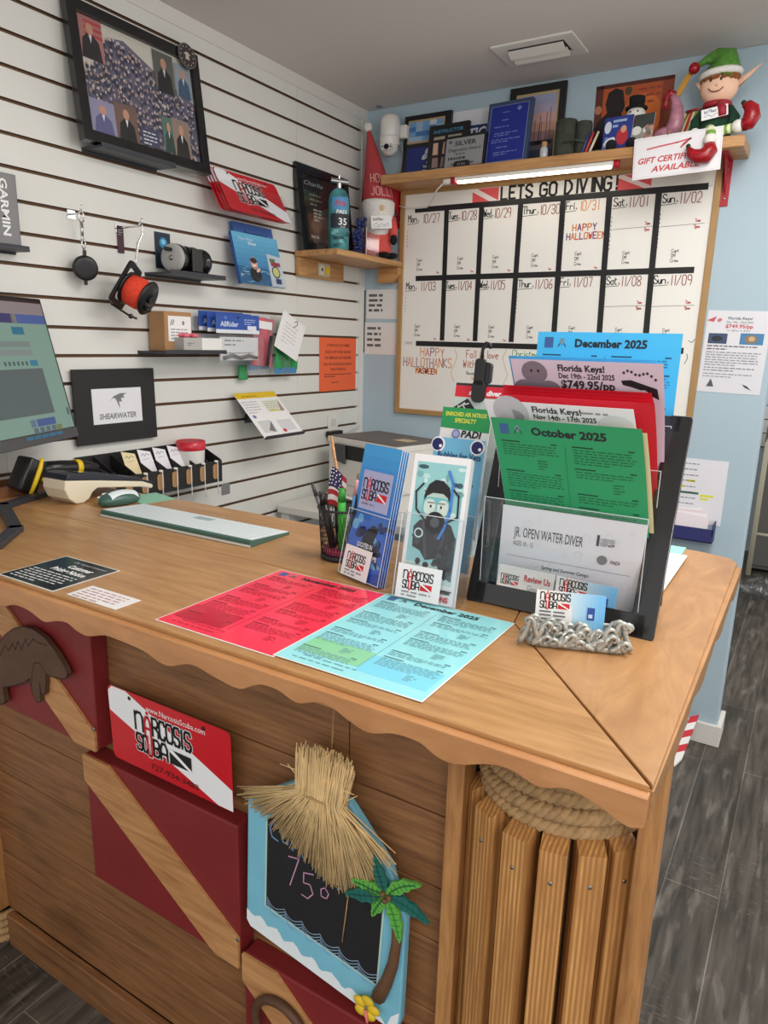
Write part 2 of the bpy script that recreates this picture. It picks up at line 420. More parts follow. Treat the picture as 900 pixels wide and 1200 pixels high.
# single-stroke hand lettering on a 4 x 6 grid
HAND = {
 'A': ['00', '26', '40', '', '12', '32'], 'B': ['00', '06', '36', '45', '44', '33', '03', '', '33', '42', '41', '30', '00'],
 'C': ['45', '36', '16', '05', '01', '10', '30', '41'], 'D': ['00', '06', '26', '44', '42', '20', '00'],
 'E': ['46', '06', '00', '40', '', '03', '33'], 'F': ['46', '06', '00', '', '03', '33'],
 'G': ['45', '36', '16', '05', '01', '10', '30', '41', '43', '23'], 'H': ['00', '06', '', '40', '46', '', '03', '43'],
 'I': ['20', '26'], 'J': ['36', '31', '20', '10', '01'], 'K': ['00', '06', '', '46', '03', '40'], 'L': ['06', '00', '40'],
 'M': ['00', '06', '23', '46', '40'], 'N': ['00', '06', '40', '46'], 'O': ['16', '05', '01', '10', '30', '41', '45', '36', '16'],
 'P': ['00', '06', '36', '45', '44', '33', '03'], 'R': ['00', '06', '36', '45', '44', '33', '03', '', '23', '40'],
 'S': ['45', '36', '16', '05', '04', '42', '41', '30', '10', '01'], 'T': ['06', '46', '', '26', '20'], 'U': ['06', '01', '10', '30', '41', '46'],
 'V': ['06', '20', '46'], 'W': ['06', '10', '24', '30', '46'], 'Y': ['06', '23', '46', '', '23', '20'],
 'a': ['33', '13', '02', '01', '10', '30', '', '33', '30'], 'b': ['06', '00', '30', '41', '42', '33', '03'], 'c': ['33', '13', '02', '01', '10', '30'],
 'd': ['36', '30', '10', '01', '02', '13', '33'], 'e': ['02', '32', '33', '13', '02', '01', '10', '30'], 'f': ['36', '26', '15', '10', '', '03', '33'],
 'h': ['06', '00', '', '02', '13', '33', '42', '40'], 'i': ['13', '10', '', '14', '15'], 'l': ['16', '10'], 'm': ['00', '03', '', '02', '13', '22', '20', '', '22', '33', '42', '40'],
 'n': ['00', '03', '', '02', '13', '33', '42', '40'], 'o': ['13', '02', '01', '10', '20', '31', '32', '23', '13'], 'p': ['0-', '03', '33', '32', '21', '01'],
 'r': ['00', '03', '', '02', '13', '33'], 's': ['33', '13', '02', '31', '20', '00'], 't': ['15', '11', '20', '30', '', '03', '34'], 'u': ['03', '01', '10', '20', '33', '', '33', '30'],
 'v': ['03', '10', '33'], 'w': ['03', '10', '22', '30', '43'], 'y': ['03', '11', '', '33', '0-'],
 '0': ['16', '05', '01', '10', '30', '41', '45', '36', '16'], '1': ['26', '20'], '2': ['05', '16', '36', '45', '43', '00', '40'],
 '3': ['05', '16', '36', '45', '44', '33', '13', '', '33', '42', '41', '30', '10', '01'], '4': ['36', '02', '42', '', '30', '36'], '5': ['46', '06', '04', '34', '42', '41', '30', '00'],
 '6': ['36', '14', '01', '10', '30', '41', '42', '33', '02'], '7': ['06', '46', '20'], '8': ['16', '05', '04', '42', '41', '30', '10', '01', '02', '44', '45', '36', '16'],
 '9': ['43', '13', '04', '05', '16', '36', '45', '42', '30'], '/': ['00', '46'], '.': ['20', '21'], '!': ['26', '22', '', '20', '21'], '-': ['13', '33'], '$': ['45', '36', '16', '05', '04', '42', '41', '30', '10', '01', '', '27', '2-'],
 "'": ['26', '25'], '@': ['13', '02', '01', '10', '20', '31', '32', '23', '13'],
}
class Cv:
    """draws on a sheet: fn(u, v, w) -> local point"""
    def __init__(s, mb, M=None, fn=None):
        s.mb = mb; s.z = 0.0003
        if fn is None:
            M = M if M is not None else ID
            fn = lambda u, v, w: M @ Vector((u, v, w))
        s.fn = fn
    def up(s, d=0.00025): s.z += d; return s
    def raw(s, pts, fs, col): s.mb.add([s.fn(x, y, s.z) for x, y in pts], fs, col)
    def poly(s, pts, col):
        n = len(pts)
        a = sum(pts[i][0] * pts[(i + 1) % n][1] - pts[(i + 1) % n][0] * pts[i][1] for i in range(n))
        if a < 0: pts = list(reversed(pts))
        s.raw(pts, [list(range(n))], col)
    def rect(s, x, y, w, h, col, nx=1, ny=1):
        pts = [(x + w * i / nx, y + h * j / ny) for j in range(ny + 1) for i in range(nx + 1)]
        s.raw(pts, [(j * (nx + 1) + i, j * (nx + 1) + i + 1, (j + 1) * (nx + 1) + i + 1, (j + 1) * (nx + 1) + i) for j in range(ny) for i in range(nx)], col)
    def frame(s, x, y, w, h, t, col):
        s.rect(x, y, w, t, col); s.rect(x, y + h - t, w, t, col); s.rect(x, y + t, t, h - 2 * t, col); s.rect(x + w - t, y + t, t, h - 2 * t, col)
    def ell(s, cx, cy, rx, ry, col, n=16, a=0):
        ca, sa = math.cos(R(a)), math.sin(R(a)); pts = []
        for i in range(n):
            t = 2 * math.pi * i / n; x, y = rx * math.cos(t), ry * math.sin(t)
            pts.append((cx + ca * x - sa * y, cy + sa * x + ca * y))
        s.poly(pts, col)
    def line(s, pts, w, col):
        h = w / 2
        for (x0, y0), (x1, y1) in zip(pts[:-1], pts[1:]):
            d = math.hypot(x1 - x0, y1 - y0)
            if d < 1e-9: continue
            ux, uy = (x1 - x0) / d, (y1 - y0) / d
            ex, ey = ux * h * 0.6, uy * h * 0.6
            s.raw([(x0 - ex + uy * h, y0 - ey - ux * h), (x1 + ex + uy * h, y1 + ey - ux * h), (x1 + ex - uy * h, y1 + ey + ux * h), (x0 - ex - uy * h, y0 - ey + ux * h)], [(0, 1, 2, 3)], col)
    def text(s, t, x, y, h, col, al='l', width=None, bold=0.0, shear=0.0, rot=0.0, sx=1.0):
        """h = cap height; width (if given) fits the whole string to it"""
        vs, fs, w = letters(t, bold, shear)
        k = h / 0.70; kx = (width / w) if width and w else k * sx
        W = w * kx; ox = {'l': 0, 'c': -W / 2, 'r': -W}[al]
        ca, sa = math.cos(R(rot)), math.sin(R(rot))
        pts = []
        for a, b in vs:
            px, py = ox + a * kx, b * k
            pts.append((x + ca * px - sa * py, y + sa * px + ca * py))
        s.raw(pts, fs, col)
        return W
    def hand(s, t, x, y, h, w, col, sx=0.62, gap=0.35, jit=0.0, cols=None):
        """single-stroke marker lettering, h = cap height, w = stroke width; returns the end x"""
        k = h / 6.0; kx = k * sx / 0.62 * 0.8
        i = 0
        for ch in t:
            if ch == ' ': x += 2.6 * kx; continue
            g = HAND.get(ch, ['00', '40'])
            c = cols[i % len(cols)] if cols else col; i += 1
            run = []; mxx = 0
            jy = random.uniform(-jit, jit) * h
            for p in g + ['']:
                if p == '':
                    if len(run) > 1: s.line(run, w, c)
                    run = []
                else:
                    py = -2 if p[1] == '-' else int(p[1])
                    mxx = max(mxx, int(p[0])); run.append((x + int(p[0]) * kx, y + jy + py * k))
            x += (mxx + 4 * gap) * kx
        return x
    def lines(s, x, y, w, n, dy, th, col, seed=0, fill=1.0, last=0.6, word=0.012):
        """n lines of small print, broken into words"""
        rn = random.Random(seed)
        for i in range(n):
            L = w * (fill if i < n - 1 else last) * rn.uniform(0.9, 1.0); cx = x
            while cx < x + L:
                ww = min(rn.uniform(0.5, 1.6) * word, x + L - cx)
                if ww > 0.0015: s.rect(cx, y - i * dy, ww, th, col)
                cx += ww + word * 0.28
    def dive_flag(s, x, y, w, h, red=(200, 30, 40), white=(245, 245, 245), t=0.26):
        s.rect(x, y, w, h, red); s.up()
        s.poly([(x, y + h), (x + w * t * 0.8, y + h), (x + w, y + h * t * 0.8), (x + w, y), (x + w - w * t * 0.8, y), (x, y + h - h * t * 0.8)], white)
        s.up(-0.00025)
    def logo(s, x, y, w, black=(18, 18, 20), red=(206, 38, 48), flag=None, out=None):
        """two-row dive shop name with the tall red figure through both rows; w = width, height is 0.52 w"""
        u = w / 100.0
        def st(letter, ox, oy, ww, hh, c, t):
            for seg in LG[letter]:
                s.line([(x + (ox + a * ww) * u, y + (oy + b * hh) * u) for a, b in seg], t * u, c)
        row1 = [('n', 1, 13), ('R', 31, 9.5), ('C', 43, 9), ('O', 54.5, 10.5), ('S', 67.5, 9), ('I', 79.5, 2), ('S', 85, 9.5)]
        row2 = [('S', 1, 9.5), ('C', 12.5, 7), ('B', 31, 9.5), ('A', 43, 11)]
        passes = ([(out, 5.6)] if out else []) + [(None, 3.5)]
        for c0, t in passes:
            for l, ox, ww in row1: st(l, ox, 27, ww, 24, c0 or black, t)
            for l, ox, ww in row2: st(l, ox, 0, ww, 22, c0 or black, t)
            st('A', 17.5, 25, 10, 24, c0 or red, t * 1.05); st('U', 20.5, -3, 7, 26, c0 or red, t * 1.05)
            s.ell(x + 23 * u, y + 54.5 * u, (2.6 + (1.2 if c0 else 0)) * u, (2.6 + (1.2 if c0 else 0)) * u, c0 or red, 10)
            s.up()
        fc = flag or (206, 30, 42)
        s.rect(x + 58 * u, y + 0 * u, 36 * u, 19 * u, fc); s.up()
        s.poly([(x + 58 * u, y + 19 * u), (x + 64 * u, y + 19 * u), (x + 94 * u, y + 2 * u), (x + 94 * u, y), (x + 90 * u, y), (x + 58 * u, y + 16 * u)], (244, 244, 244))
LG = {'n': [[(0, 0), (0, 1)], [(0, .82), (.3, 1), (.75, 1), (1, .8), (1, 0)]],
      'R': [[(0, 0), (0, 1)], [(0, 1), (.7, 1), (1, .85), (1, .65), (.7, .5), (0, .5)], [(.45, .5), (1, .3), (1, 0)]],
      'C': [[(1, .8), (.85, 1), (.2, 1), (0, .82), (0, .18), (.2, 0), (.85, 0), (1, .2)]],
      'O': [[(.2, 1), (0, .82), (0, .18), (.2, 0), (.8, 0), (1, .18), (1, .82), (.8, 1), (.2, 1)]],
      'S': [[(1, .8), (.85, 1), (.2, 1), (0, .85), (0, .62), (.2, .5), (.8, .44), (1, .3), (1, .14), (.8, 0), (.15, 0), (0, .18)]],
      'I': [[(.5, 0), (.5, 1)]],
      'B': [[(0, 0), (0, 1), (.7, 1), (1, .85), (1, .62), (.7, .5), (0, .5)], [(.7, .5), (1, .36), (1, .15), (.7, 0), (0, 0)]],
      'A': [[(0, 0), (0, .7), (.3, 1), (.7, 1), (1, .7), (1, 0)], [(0, .36), (1, .36)]],
      'U': [[(0, 1), (0, .15), (.25, 0), (.75, 0), (1, .15), (1, 1)]]}
WHT = (240, 240, 238); BLK = (26, 26, 28); RED = (204, 30, 44); GRY = (120, 120, 124)
# ---------------------------------------------------------------- the room
CEIL = 2.41; Z0 = 2.3237; PITCH = 0.0762; TOP = 1.07
def build_room():
    m = MB(); m.add([(-0.4, -4.2, 0), (4.2, -4.2, 0), (4.2, 3.2, 0), (-0.4, 3.2, 0)], [(0, 1, 2, 3)], 'floor_planks'); struct('floor', m)
    m = MB(); m.box(-0.4, 4.2, -4.2, 3.2, CEIL, CEIL + 0.06, 'ceiling_paint'); struct('ceiling', m)
    # slat wall: separate boards with raw brown grooves between, a hairline joint, a plain strip in the corner
    m = MB()
    m.box(-0.12, -0.011, -4.2, -0.037, 0, CEIL, 'groove_brown')
    g = 0.0046
    zs = [Z0 - PITCH * k for k in range(31)]
    spans = [(zs[0] + g, 2.368)] + [(zs[k + 1] + g, zs[k] - g) for k in range(30)]
    for za, zb in spans:
        for ya, yb in ((-4.2, -2.92), (-2.919, -1.6965), (-1.6955, -0.4735), (-0.4725, -0.037)):
            m.box(-0.011, 0.0, ya, yb, max(za, 0.0), zb, 'slat_white', mats=['groove_brown', 'groove_brown', 'slat_white', 'slat_white', 'slat_white', 'slat_white'])
    struct('wall_left', m)
    m = MB(); m.box(-0.12, 0.004, -4.2, 0.0, 2.368, CEIL, 'trim_white')
    struct('trim_1', m)
    m = MB(); m.box(-0.12, 0.006, -0.037, 0.0, 0, 2.368, 'trim_white'); struct('trim_2', m)
    m = MB(); m.box(-0.12, 1.637, 0.0, 0.12, 0, CEIL, 'blue_wall'); struct('wall_back', m, 0.004)
    m = MB()
    m.prism([(0.0, -0.0165), (1.655, -0.0165), (1.655, 0.137), (1.6375, 0.137), (1.6375, -0.0005), (0.0, -0.0005)], 0, 0.085, 'trim_white')
    struct('baseboard_back', m, 0.003)
    # room beyond the opening
    m = MB(); m.box(-0.4, 4.2, 3.1, 3.2, 0, CEIL, 'back_wall_paint'); struct('wall_far', m)
    m = MB()
    for k in range(15):
        m.box(0.6, 2.6, 3.08, 3.1, 0.80 + 0.1 * k, 0.892 + 0.1 * k, 'slat_white')
    m.box(0.6, 2.6, 3.095, 3.1, 0.79, 2.31, 'groove_brown')
    struct('trim_3', m)
build_room()

# ---------------------------------------------------------------- the counter
APRON = [(0.652, 1.032), (0.683, 1.025), (0.719, 1.035), (0.757, 1.034), (0.796, 1.024), (0.827, 1.032), (0.856, 1.036), (0.878, 1.028), (0.904, 1.026), (0.944, 1.037), (0.982, 1.037),
         (1.027, 1.034), (1.073, 1.024), (1.122, 1.039), (1.16, 1.033), (1.208, 1.028), (1.237, 1.042), (1.254, 1.046), (1.273, 1.045), (1.302, 1.037), (1.332, 1.047), (1.356, 1.046),
         (1.376, 1.038), (1.405, 1.031), (1.439, 1.041), (1.472, 1.041), (1.494, 1.031), (1.518, 1.031), (1.554, 1.044), (1.578, 1.046), (1.607, 1.038), (1.633, 1.046), (1.65, 1.045), (1.672, 1.038), (1.695, 1.029), (1.709, 1.033)]
FY = -1.957      # face of the plank front
def build_counter():
    C = thing('reception_counter', 'wooden dive shop counter with scalloped edge and plank front', 'counter', T_((0.85, -1.75, 0)))
    I = C.matrix_world.inverted()
    def part(n, mb, bevel=0.0, lab=None, par=None):
        o = mb.build(n, par or C, I if par is None else None, bevel)
        if lab: o['label'] = lab
        return o
    t = 0.034
    m = MB()
    m.prism([(0.01, -2.117), (1.7085, -2.117), (1.4530, -1.8095), (0.01, -1.8055)], TOP - t, TOP, 'top_wood')
    m.prism([(1.7105, -2.114), (1.702, -1.275), (1.69, -1.25), (1.66, -1.238), (1.621, -1.229), (1.36, -1.229), (1.40, -1.53), (1.4545, -1.8087)], TOP - t, TOP, 'end_wood')
    m.prism([(0.01, -1.8040), (1.4530, -1.8080), (1.3985, -1.532), (0.90, -1.526), (0.60, -1.526), (0.01, -1.548)], TOP - t, TOP, 'top_wood')
    part('countertop', m, 0.0015)
    m = MB()
    pl = [(0.01, 1.03)] + APRON
    # repeat the wave to the left, towards the wall
    left = [(x - 0.585, z) for x, z in APRON if x - 0.585 < 0.63 and x - 0.585 > 0.02]
    pl = [(0.01, 1.03)] + left + APRON
    sm = []
    for i in range(len(pl) - 1):
        p0, p1, p2, p3 = pl[max(i - 1, 0)], pl[i], pl[i + 1], pl[min(i + 2, len(pl) - 1)]
        for q in range(4):
            u = q / 4; sm.append((p1[0] + (p2[0] - p1[0]) * u, 0.5 * (2 * p1[1] + (p2[1] - p0[1]) * u + (2 * p0[1] - 5 * p1[1] + 4 * p2[1] - p3[1]) * u * u + (3 * p1[1] - p0[1] - 3 * p2[1] + p3[1]) * u ** 3)))
    pl = sm + [pl[-1]]
    poly = [(0.01, TOP - 0.006)] + pl + [(1.7095, TOP - 0.006)]
    m.prism(poly, 0, 0.014, 'apron_wood', F((0, -2.1165, 0)))
    part('scalloped_apron', m, 0.001)
    m = MB()
    wy = [(-2.114, 1.030)]
    y = -2.10; k = 0
    zz = [1.038, 1.046, 1.038, 1.030, 1.028, 1.038]
    while y < -1.29: wy.append((y, zz[k % 6])); y += 0.034; k += 1
    wy.append((-1.28, 1.034))
    m.prism([(-2.114, TOP - 0.006)] + wy + [(-1.28, TOP - 0.006)], 0, 0.010, 'end_wood', F((1.702, 0, 0), 90))
    part('side_apron', m, 0.001)
    # plank front: five courses with open seams
    m = MB()
    m.box(0.02, 1.436, FY + 0.012, FY + 0.03, 0.0, TOP - t, 'dark_ply')
    ed = [0.09, 0.245, 0.405, 0.553, 0.690, 0.835, TOP - t - 0.001]
    ed = [0.09, 0.2435, 0.3325, 0.475, 0.617, 0.705, 0.843, TOP - t - 0.001]
    ed = [0.088, 0.253, 0.345, 0.480, 0.607, 0.700, 0.8200, TOP - t - 0.001]
    for i in range(len(ed) - 1):
        xs = [0.02, 1.2635, 1.436] if i in (0, 6) else ([0.02, 1.436])
        for xa, xb in zip(xs[:-1], xs[1:]):
            m.box(xa + 0.001, xb - 0.001, FY, FY + 0.014, ed[i] + 0.0012, ed[i + 1] - 0.0012, 'plank_wood')
    part('plank_front', m, 0.0012)
    m = MB(); m.box(0.28, 1.436, FY - 0.019, FY, 0, 0.088, 'plank_wood'); part('kickboard', m, 0.003)
    # corner: trim board, dark backing, barrel of ridged slats with rope round the top, end post
    m = MB(); m.box(1.437, 1.462, FY - 0.022, FY + 0.02, 0, TOP - t, 'post_wood'); part('corner_trim', m, 0.002)
    m = MB()
    m.box(1.684, 1.7085, FY - 0.030, FY + 0.012, 0, TOP - t, 'post_wood')
    part('corner_post', m, 0.002)
    cx, cy, rad = 1.572, -1.890, 0.112
    m = MB(); m.cyl((cx, cy), 0.088, 0.0, TOP - t, 'dark_ply', 28); part('barrel_core', m)
    for a, ta in ((-151, 0.895), (-125, 0.892), (-100, 0.889), (-78, 0.888), (-57, 0.890), (-37, 0.893)):
        mm = MB(); wd = 0.0165; dp = 0.019
        # rotated square bar with a sloping top
        M = T_((cx + rad * math.cos(R(a)), cy + rad * math.sin(R(a)), 0)) @ Rz(-90 + (a + 90) * .8)
        vs = [(-dp, -wd, 0), (dp, -wd, 0), (dp, wd, 0), (-dp, wd, 0), (-dp, -wd, ta + 0.006), (dp, -wd, ta - 0.008), (dp, wd, ta - 0.008), (-dp, wd, ta + 0.006)]
        mm.add(vs, [(3, 2, 1, 0), (4, 5, 6, 7), (0, 1, 5, 4), (1, 2, 6, 5), (2, 3, 7, 6), (3, 0, 4, 7)], 'slat_wood', False, M)
        mm.ell((0.0192, 0, ta - 0.05), (0.0012, 0.003, 0.003), 'steel', 8, M)
        part('slat', mm, 0.002)
    m = MB()
    for k in range(5):
        rr_ = 0.104 + 0.0035 * (k % 2)
        for s_ in range(3):
            pts = []
            for i in range(150):
                a = 2 * math.pi * i / 150; ph = a * 22 + s_ * 2.094
                r = rr_ + 0.0055 * math.cos(ph)
                pts.append((cx + r * math.cos(a), cy + r * math.sin(a), 0.898 + 0.021 * k + 0.0055 * math.sin(ph)))
            m.tube(pts, 0.0068, 'rope', 6, closed=True)
    part('rope_wrap', m)
    # left pier post with rope at its foot
    m = MB()
    m.box(0.235, 0.262, FY - 0.05, FY + 0.02, 0.09, TOP - t, 'post_wood'); m.box(0.10, 0.13, FY - 0.08, FY + 0.02, 0.09, TOP - t, 'post_wood'); m.box(0.168, 0.20, FY - 0.075, FY + 0.02, 0.09, TOP - t, 'post_wood')
    part('pier_post', m, 0.002)
    m = MB()
    for k in range(4):
        for s_ in range(3):
            pts = []
            for i in range(110):
                a = 2 * math.pi * i / 110; ph = a * 20 + s_ * 2.094
                r = 0.095 + 0.005 * math.cos(ph)
                pts.append((0.175 + r * math.cos(a), -1.95 + r * 0.72 * math.sin(a), 0.012 + 0.021 * k + 0.005 * math.sin(ph)))
            m.tube(pts, 0.0065, 'rope', 6, closed=True)
    part('rope_wrap', m)
    # body behind the front so nothing is open from the side
    m = MB(); m.box(0.02, 1.68, FY + 0.03, FY + 0.045, 0, TOP - t, 'dark_ply'); m.box(1.605, 1.62, FY + 0.045, -1.27, 0, TOP - t, 'post_wood')
    part('inner_frame', m)
    # dive flag boxes, each a red block with a bare diagonal board
    def flag_box(name, x0, x1, z0, z1, dg):
        m = MB(); m.box(x0, x1, FY - 0.036, FY, z0, z1, 'red_paint')
        b = part(name, m, 0.003)
        m = MB(); m.prism(dg, 0, 0.006, 'pale_wood', F((0, FY - 0.036, 0)))
        m.ell(((dg[2][0] + dg[3][0]) / 2, FY - 0.042, (dg[2][1] + dg[3][1]) / 2 + 0.03), (0.004, 0.0012, 0.004), 'steel', 10)
        d = m.build('diagonal_board', b, None, 0.001)
    def diag(x0, x1, z0, z1, t=0.075, ty=0.062):
        return [(x0, z1), (x0 + t, z1), (x1, z0 + ty), (x1, z0), (x1 - t * 0.75, z0), (x0, z1 - ty * 0.9)]
    flag_box('dive_flag_panel', 0.355, 0.712, 0.694, 0.995, [(0.355, 0.975), (0.405, 0.975), (0.712, 0.733), (0.712, 0.694), (0.648, 0.694), (0.355, 0.925)])
    flag_box('dive_flag_panel', 0.670, 1.066, 0.393, 0.676, diag(0.670, 1.066, 0.393, 0.676))
    flag_box('dive_flag_panel', 1.074, 1.430, 0.132, 0.430, diag(1.074, 1.430, 0.132, 0.430))
    # wooden manatee cut-out on the first box and a curved one low on the third
    man = [(0.424, 0.829), (0.440, 0.853), (0.463, 0.876), (0.497, 0.898), (0.529, 0.91), (0.563, 0.912), (0.599, 0.903), (0.629, 0.883), (0.653, 0.859), (0.66, 0.846), (0.652, 0.834), (0.636, 0.829), (0.612, 0.826),
           (0.589, 0.827), (0.588, 0.807), (0.58, 0.779), (0.57, 0.779), (0.567, 0.80), (0.564, 0.759), (0.552, 0.755), (0.538, 0.773), (0.534, 0.801), (0.51, 0.784), (0.466, 0.765), (0.435, 0.752), (0.438, 0.723), (0.425, 0.71), (0.403, 0.709), (0.395, 0.74), (0.385, 0.79), (0.40, 0.815)]
    m = MB(); Mf = F((0, FY - 0.0425, 0))
    m.prism(man, 0, 0.009, 'manatee_wood', Mf)
    c = Cv(m, Mf @ T_((0, 0, 0.0088)))
    c.line([(0.437, 0.825), (0.459, 0.852), (0.471, 0.844), (0.488, 0.864), (0.495, 0.852), (0.508, 0.874), (0.516, 0.858), (0.535, 0.886), (0.54, 0.871), (0.56, 0.892), (0.576, 0.888), (0.602, 0.889)], 0.003, 'manatee_dark')
    c.line([(0.589, 0.827), (0.575, 0.845), (0.555, 0.84), (0.545, 0.815), (0.538, 0.785)], 0.0025, 'manatee_dark')
    c.line(man + [man[0]], 0.0022, 'manatee_dark')
    part('manatee_cutout', m, 0, 'dark wooden manatee cut-out')
    m = MB(); pts = [(1.165 + 0.055 * math.cos(R(a)), 0.33 + 0.055 * math.sin(R(a))) for a in range(-20, 215, 12)]
    m.tube([(x, FY - 0.05, z) for x, z in pts], 0.008, 'manatee_wood', 8); part('hoop_ornament', m)
build_counter()

# ---------------------------------------------------------------- what hangs on the counter front
def plate_mesh(m, M, w=0.305, h=0.152):
    m.rrect(0, w, 0, h, 0.012, -0.0012, 0, (200, 24, 38, 0.3), M)
    c = Cv(m, M); c.z = 0.0002
    c.poly([(0.001, h - 0.012), (0.012, h - 0.001), (0.05, h - 0.001), (w - 0.001, 0.042), (w - 0.001, 0.001), (w - 0.035, 0.001), (0.001, h - 0.052)], (238, 240, 244, 0.3)); c.up()
    c.text('www.NarcosisScuba.com', 0.175, h - 0.024, 0.011, (240, 240, 240), 'c', 0.145)
    c.logo(0.070, 0.042, 0.150, (14, 14, 16), (196, 28, 40), (14, 14, 16), (226, 226, 226))
    c.text('727-934-3483', 0.165, 0.012, 0.011, (30, 20, 22), 'c', 0.12)
    for x in (0.06, w - 0.06): c.ell(x, h - 0.012, 0.004, 0.004, (20, 20, 20), 12)
m = MB(); plate_mesh(m, ID)
single('license_plate', m, 'red and white dive shop license plate tucked behind red box on counter front', 'license plate', F((0.745, FY - 0.026, 0.690), 0, -1.5))

def build_chalkboard():
    M = F((1.235, FY - 0.026, 0.47), 0, 2)
    Tn = thing('chalkboard_sign', 'blue beach hut chalkboard with straw roof and palm tree hanging on counter', 'chalkboard', M)
    off = (1.235, 0.47)
    loc = lambda pts: [(x - off[0], z - off[1]) for x, z in pts]
    outer = loc([(1.084, 0.708), (1.083, 0.503), (1.092, 0.492), (1.365, 0.452), (1.384, 0.458), (1.388, 0.475), (1.388, 0.650), (1.355, 0.728), (1.281, 0.803), (1.186, 0.803), (1.084, 0.735)])
    inner = loc([(1.126, 0.713), (1.125, 0.550), (1.346, 0.516), (1.352, 0.690), (1.31, 0.735), (1.16, 0.745)])
    # true size of the board is squarer than its outline in perspective suggests
    m = MB(); m.prism(outer, -0.004, 0.012, 'frame_blue')
    c = Cv(m); c.z = 0.0123
    pts = loc([(1.084, 0.525), (1.10, 0.518), (1.115, 0.524), (1.13, 0.512), (1.15, 0.516), (1.165, 0.502), (1.185, 0.508), (1.205, 0.494), (1.225, 0.500), (1.24, 0.486), (1.262, 0.492), (1.285, 0.478), (1.3, 0.484), (1.33, 0.47), (1.352, 0.466), (1.365, 0.4535), (1.092, 0.4935), (1.084, 0.504)])
    top = []
    for i in range(15):
        p0, p1, p2, p3 = pts[max(i - 1, 0)], pts[i], pts[i + 1], pts[min(i + 2, 15)]
        for q in range(5):
            u = q / 5; top.append((p1[0] + (p2[0] - p1[0]) * u, 0.5 * (2 * p1[1] + (p2[1] - p0[1]) * u + (2 * p0[1] - 5 * p1[1] + 4 * p2[1] - p3[1]) * u * u + (3 * p1[1] - p0[1] - 3 * p2[1] + p3[1]) * u ** 3) + random.uniform(-.0012, .0012)))
    c.poly(top + pts[15:], (226, 236, 240))
    c.poly(loc([(1.386, 0.49), (1.372, 0.475), (1.365, 0.455), (1.383, 0.458)]), (226, 236, 240))
    m.build('frame', Tn, None, 0.003)
    m = MB(); m.prism(inner, 0.0118, 0.0126, 'chalk_black'); c = Cv(m); c.z = 0.0129
    inn = inner + [inner[0]]
    c.line(inn[:4], 0.0035, (170, 206, 196)); c.up()
    ch = (168, 178, 190); pk = (184, 138, 170); bl = (120, 160, 200)
    def L(pts, w, col): c.line(loc(pts), w, col)
    L([(1.172, 0.664), (1.193, 0.668), (1.176, 0.613)], 0.0022, pk)
    L([(1.222, 0.653), (1.203, 0.648), (1.203, 0.630), (1.216, 0.632), (1.222, 0.618), (1.212, 0.605), (1.20, 0.607)], 0.0022, pk)
    L([(1.245, 0.64), (1.237, 0.634), (1.238, 0.622), (1.248, 0.622), (1.252, 0.632), (1.245, 0.64)], 0.002, pk)
    L([(1.155, 0.705), (1.14, 0.712), (1.133, 0.70), (1.138, 0.685), (1.15, 0.682)], 0.002, bl)
    L([(1.158, 0.70), (1.16, 0.685), (1.17, 0.684), (1.172, 0.698)], 0.002, bl)
    L([(1.18, 0.694), (1.181, 0.678)], 0.002, bl); L([(1.181, 0.688), (1.19, 0.692)], 0.002, bl); L([(1.20, 0.69), (1.20, 0.674), (1.21, 0.68)], 0.002, bl)
    L([(1.24, 0.68), (1.245, 0.655)], 0.002, bl); L([(1.262, 0.668), (1.275, 0.655), (1.268, 0.648)], 0.002, bl)
    n = 6
    for i in range(n):
        xa = 1.129 + 0.0362 * i; za = 0.568 - 0.0052 * i
        for q in range(4):
            L([(xa + .0362 * j / 8, za - .0052 * j / 8 - .0055 * q - .011 * math.sin(math.pi * (j / 8) ** .8)) for j in range(9)], 0.0011, (150, 184, 214))
    m.build('slate', Tn)
    # straw roof
    m = MB(); rn = random.Random(3)
    for i in range(560):
        u = rn.random()
        x0 = -0.036 + 0.094 * u + rn.uniform(-.005, .005); z0 = 0.408 + rn.uniform(-.02, .006) - 0.01 * abs(u - .5)
        xm = -0.033 + 0.086 * u; zm = 0.338
        sp = u + rn.uniform(-.10, .10)
        x1 = -0.145 + 0.265 * sp; 
        ln = 0.20 + 0.06 * math.sin(math.pi * min(max(sp, 0), 1))
        z1 = 0.268 - 0.072 * math.sin(math.pi * min(max(sp, 0), 1) ** 1.9) ** 0.8 + rn.uniform(-.014, .02)
        yy = 0.016 + rn.uniform(0, 0.018)
        m.tube([(x0, z0, yy), (xm, zm, yy + 0.006), (x1, z1, 0.014 + rn.uniform(0, .012))], [0.0011, 0.0014, 0.0009], 'straw', 4)
    for i in range(26):
        x0 = rn.uniform(-.03, .04); a = rn.uniform(-0.9, 0.9)
        m.tube([(x0, 0.35 + rn.uniform(-.02, .02), 0.032), (x0 + 0.05 * math.sin(a), 0.35 + 0.05 * math.cos(a) * rn.choice((-1, 1)) * .5, 0.034)], 0.0009, 'straw', 4)
    m.tube([(-0.038, 0.342, 0.024), (-0.01, 0.336, 0.040), (0.02, 0.336, 0.041), (0.056, 0.342, 0.026)], 0.0018, 'rope', 6)
    m.build('straw_roof', Tn)
    # palm: trunk, fronds, flower
    m = MB(); tr = loc([(1.364, 0.690), (1.376, 0.655), (1.378, 0.615), (1.374, 0.575), (1.364, 0.535), (1.352, 0.505)])
    m.tube([(x, z, 0.018) for x, z in tr], [0.006, 0.007, 0.008, 0.009, 0.010, 0.012], 'palm_trunk', 8); m.build('palm_trunk', Tn)
    cx, cz = 1.362 - off[0], 0.690 - off[1]
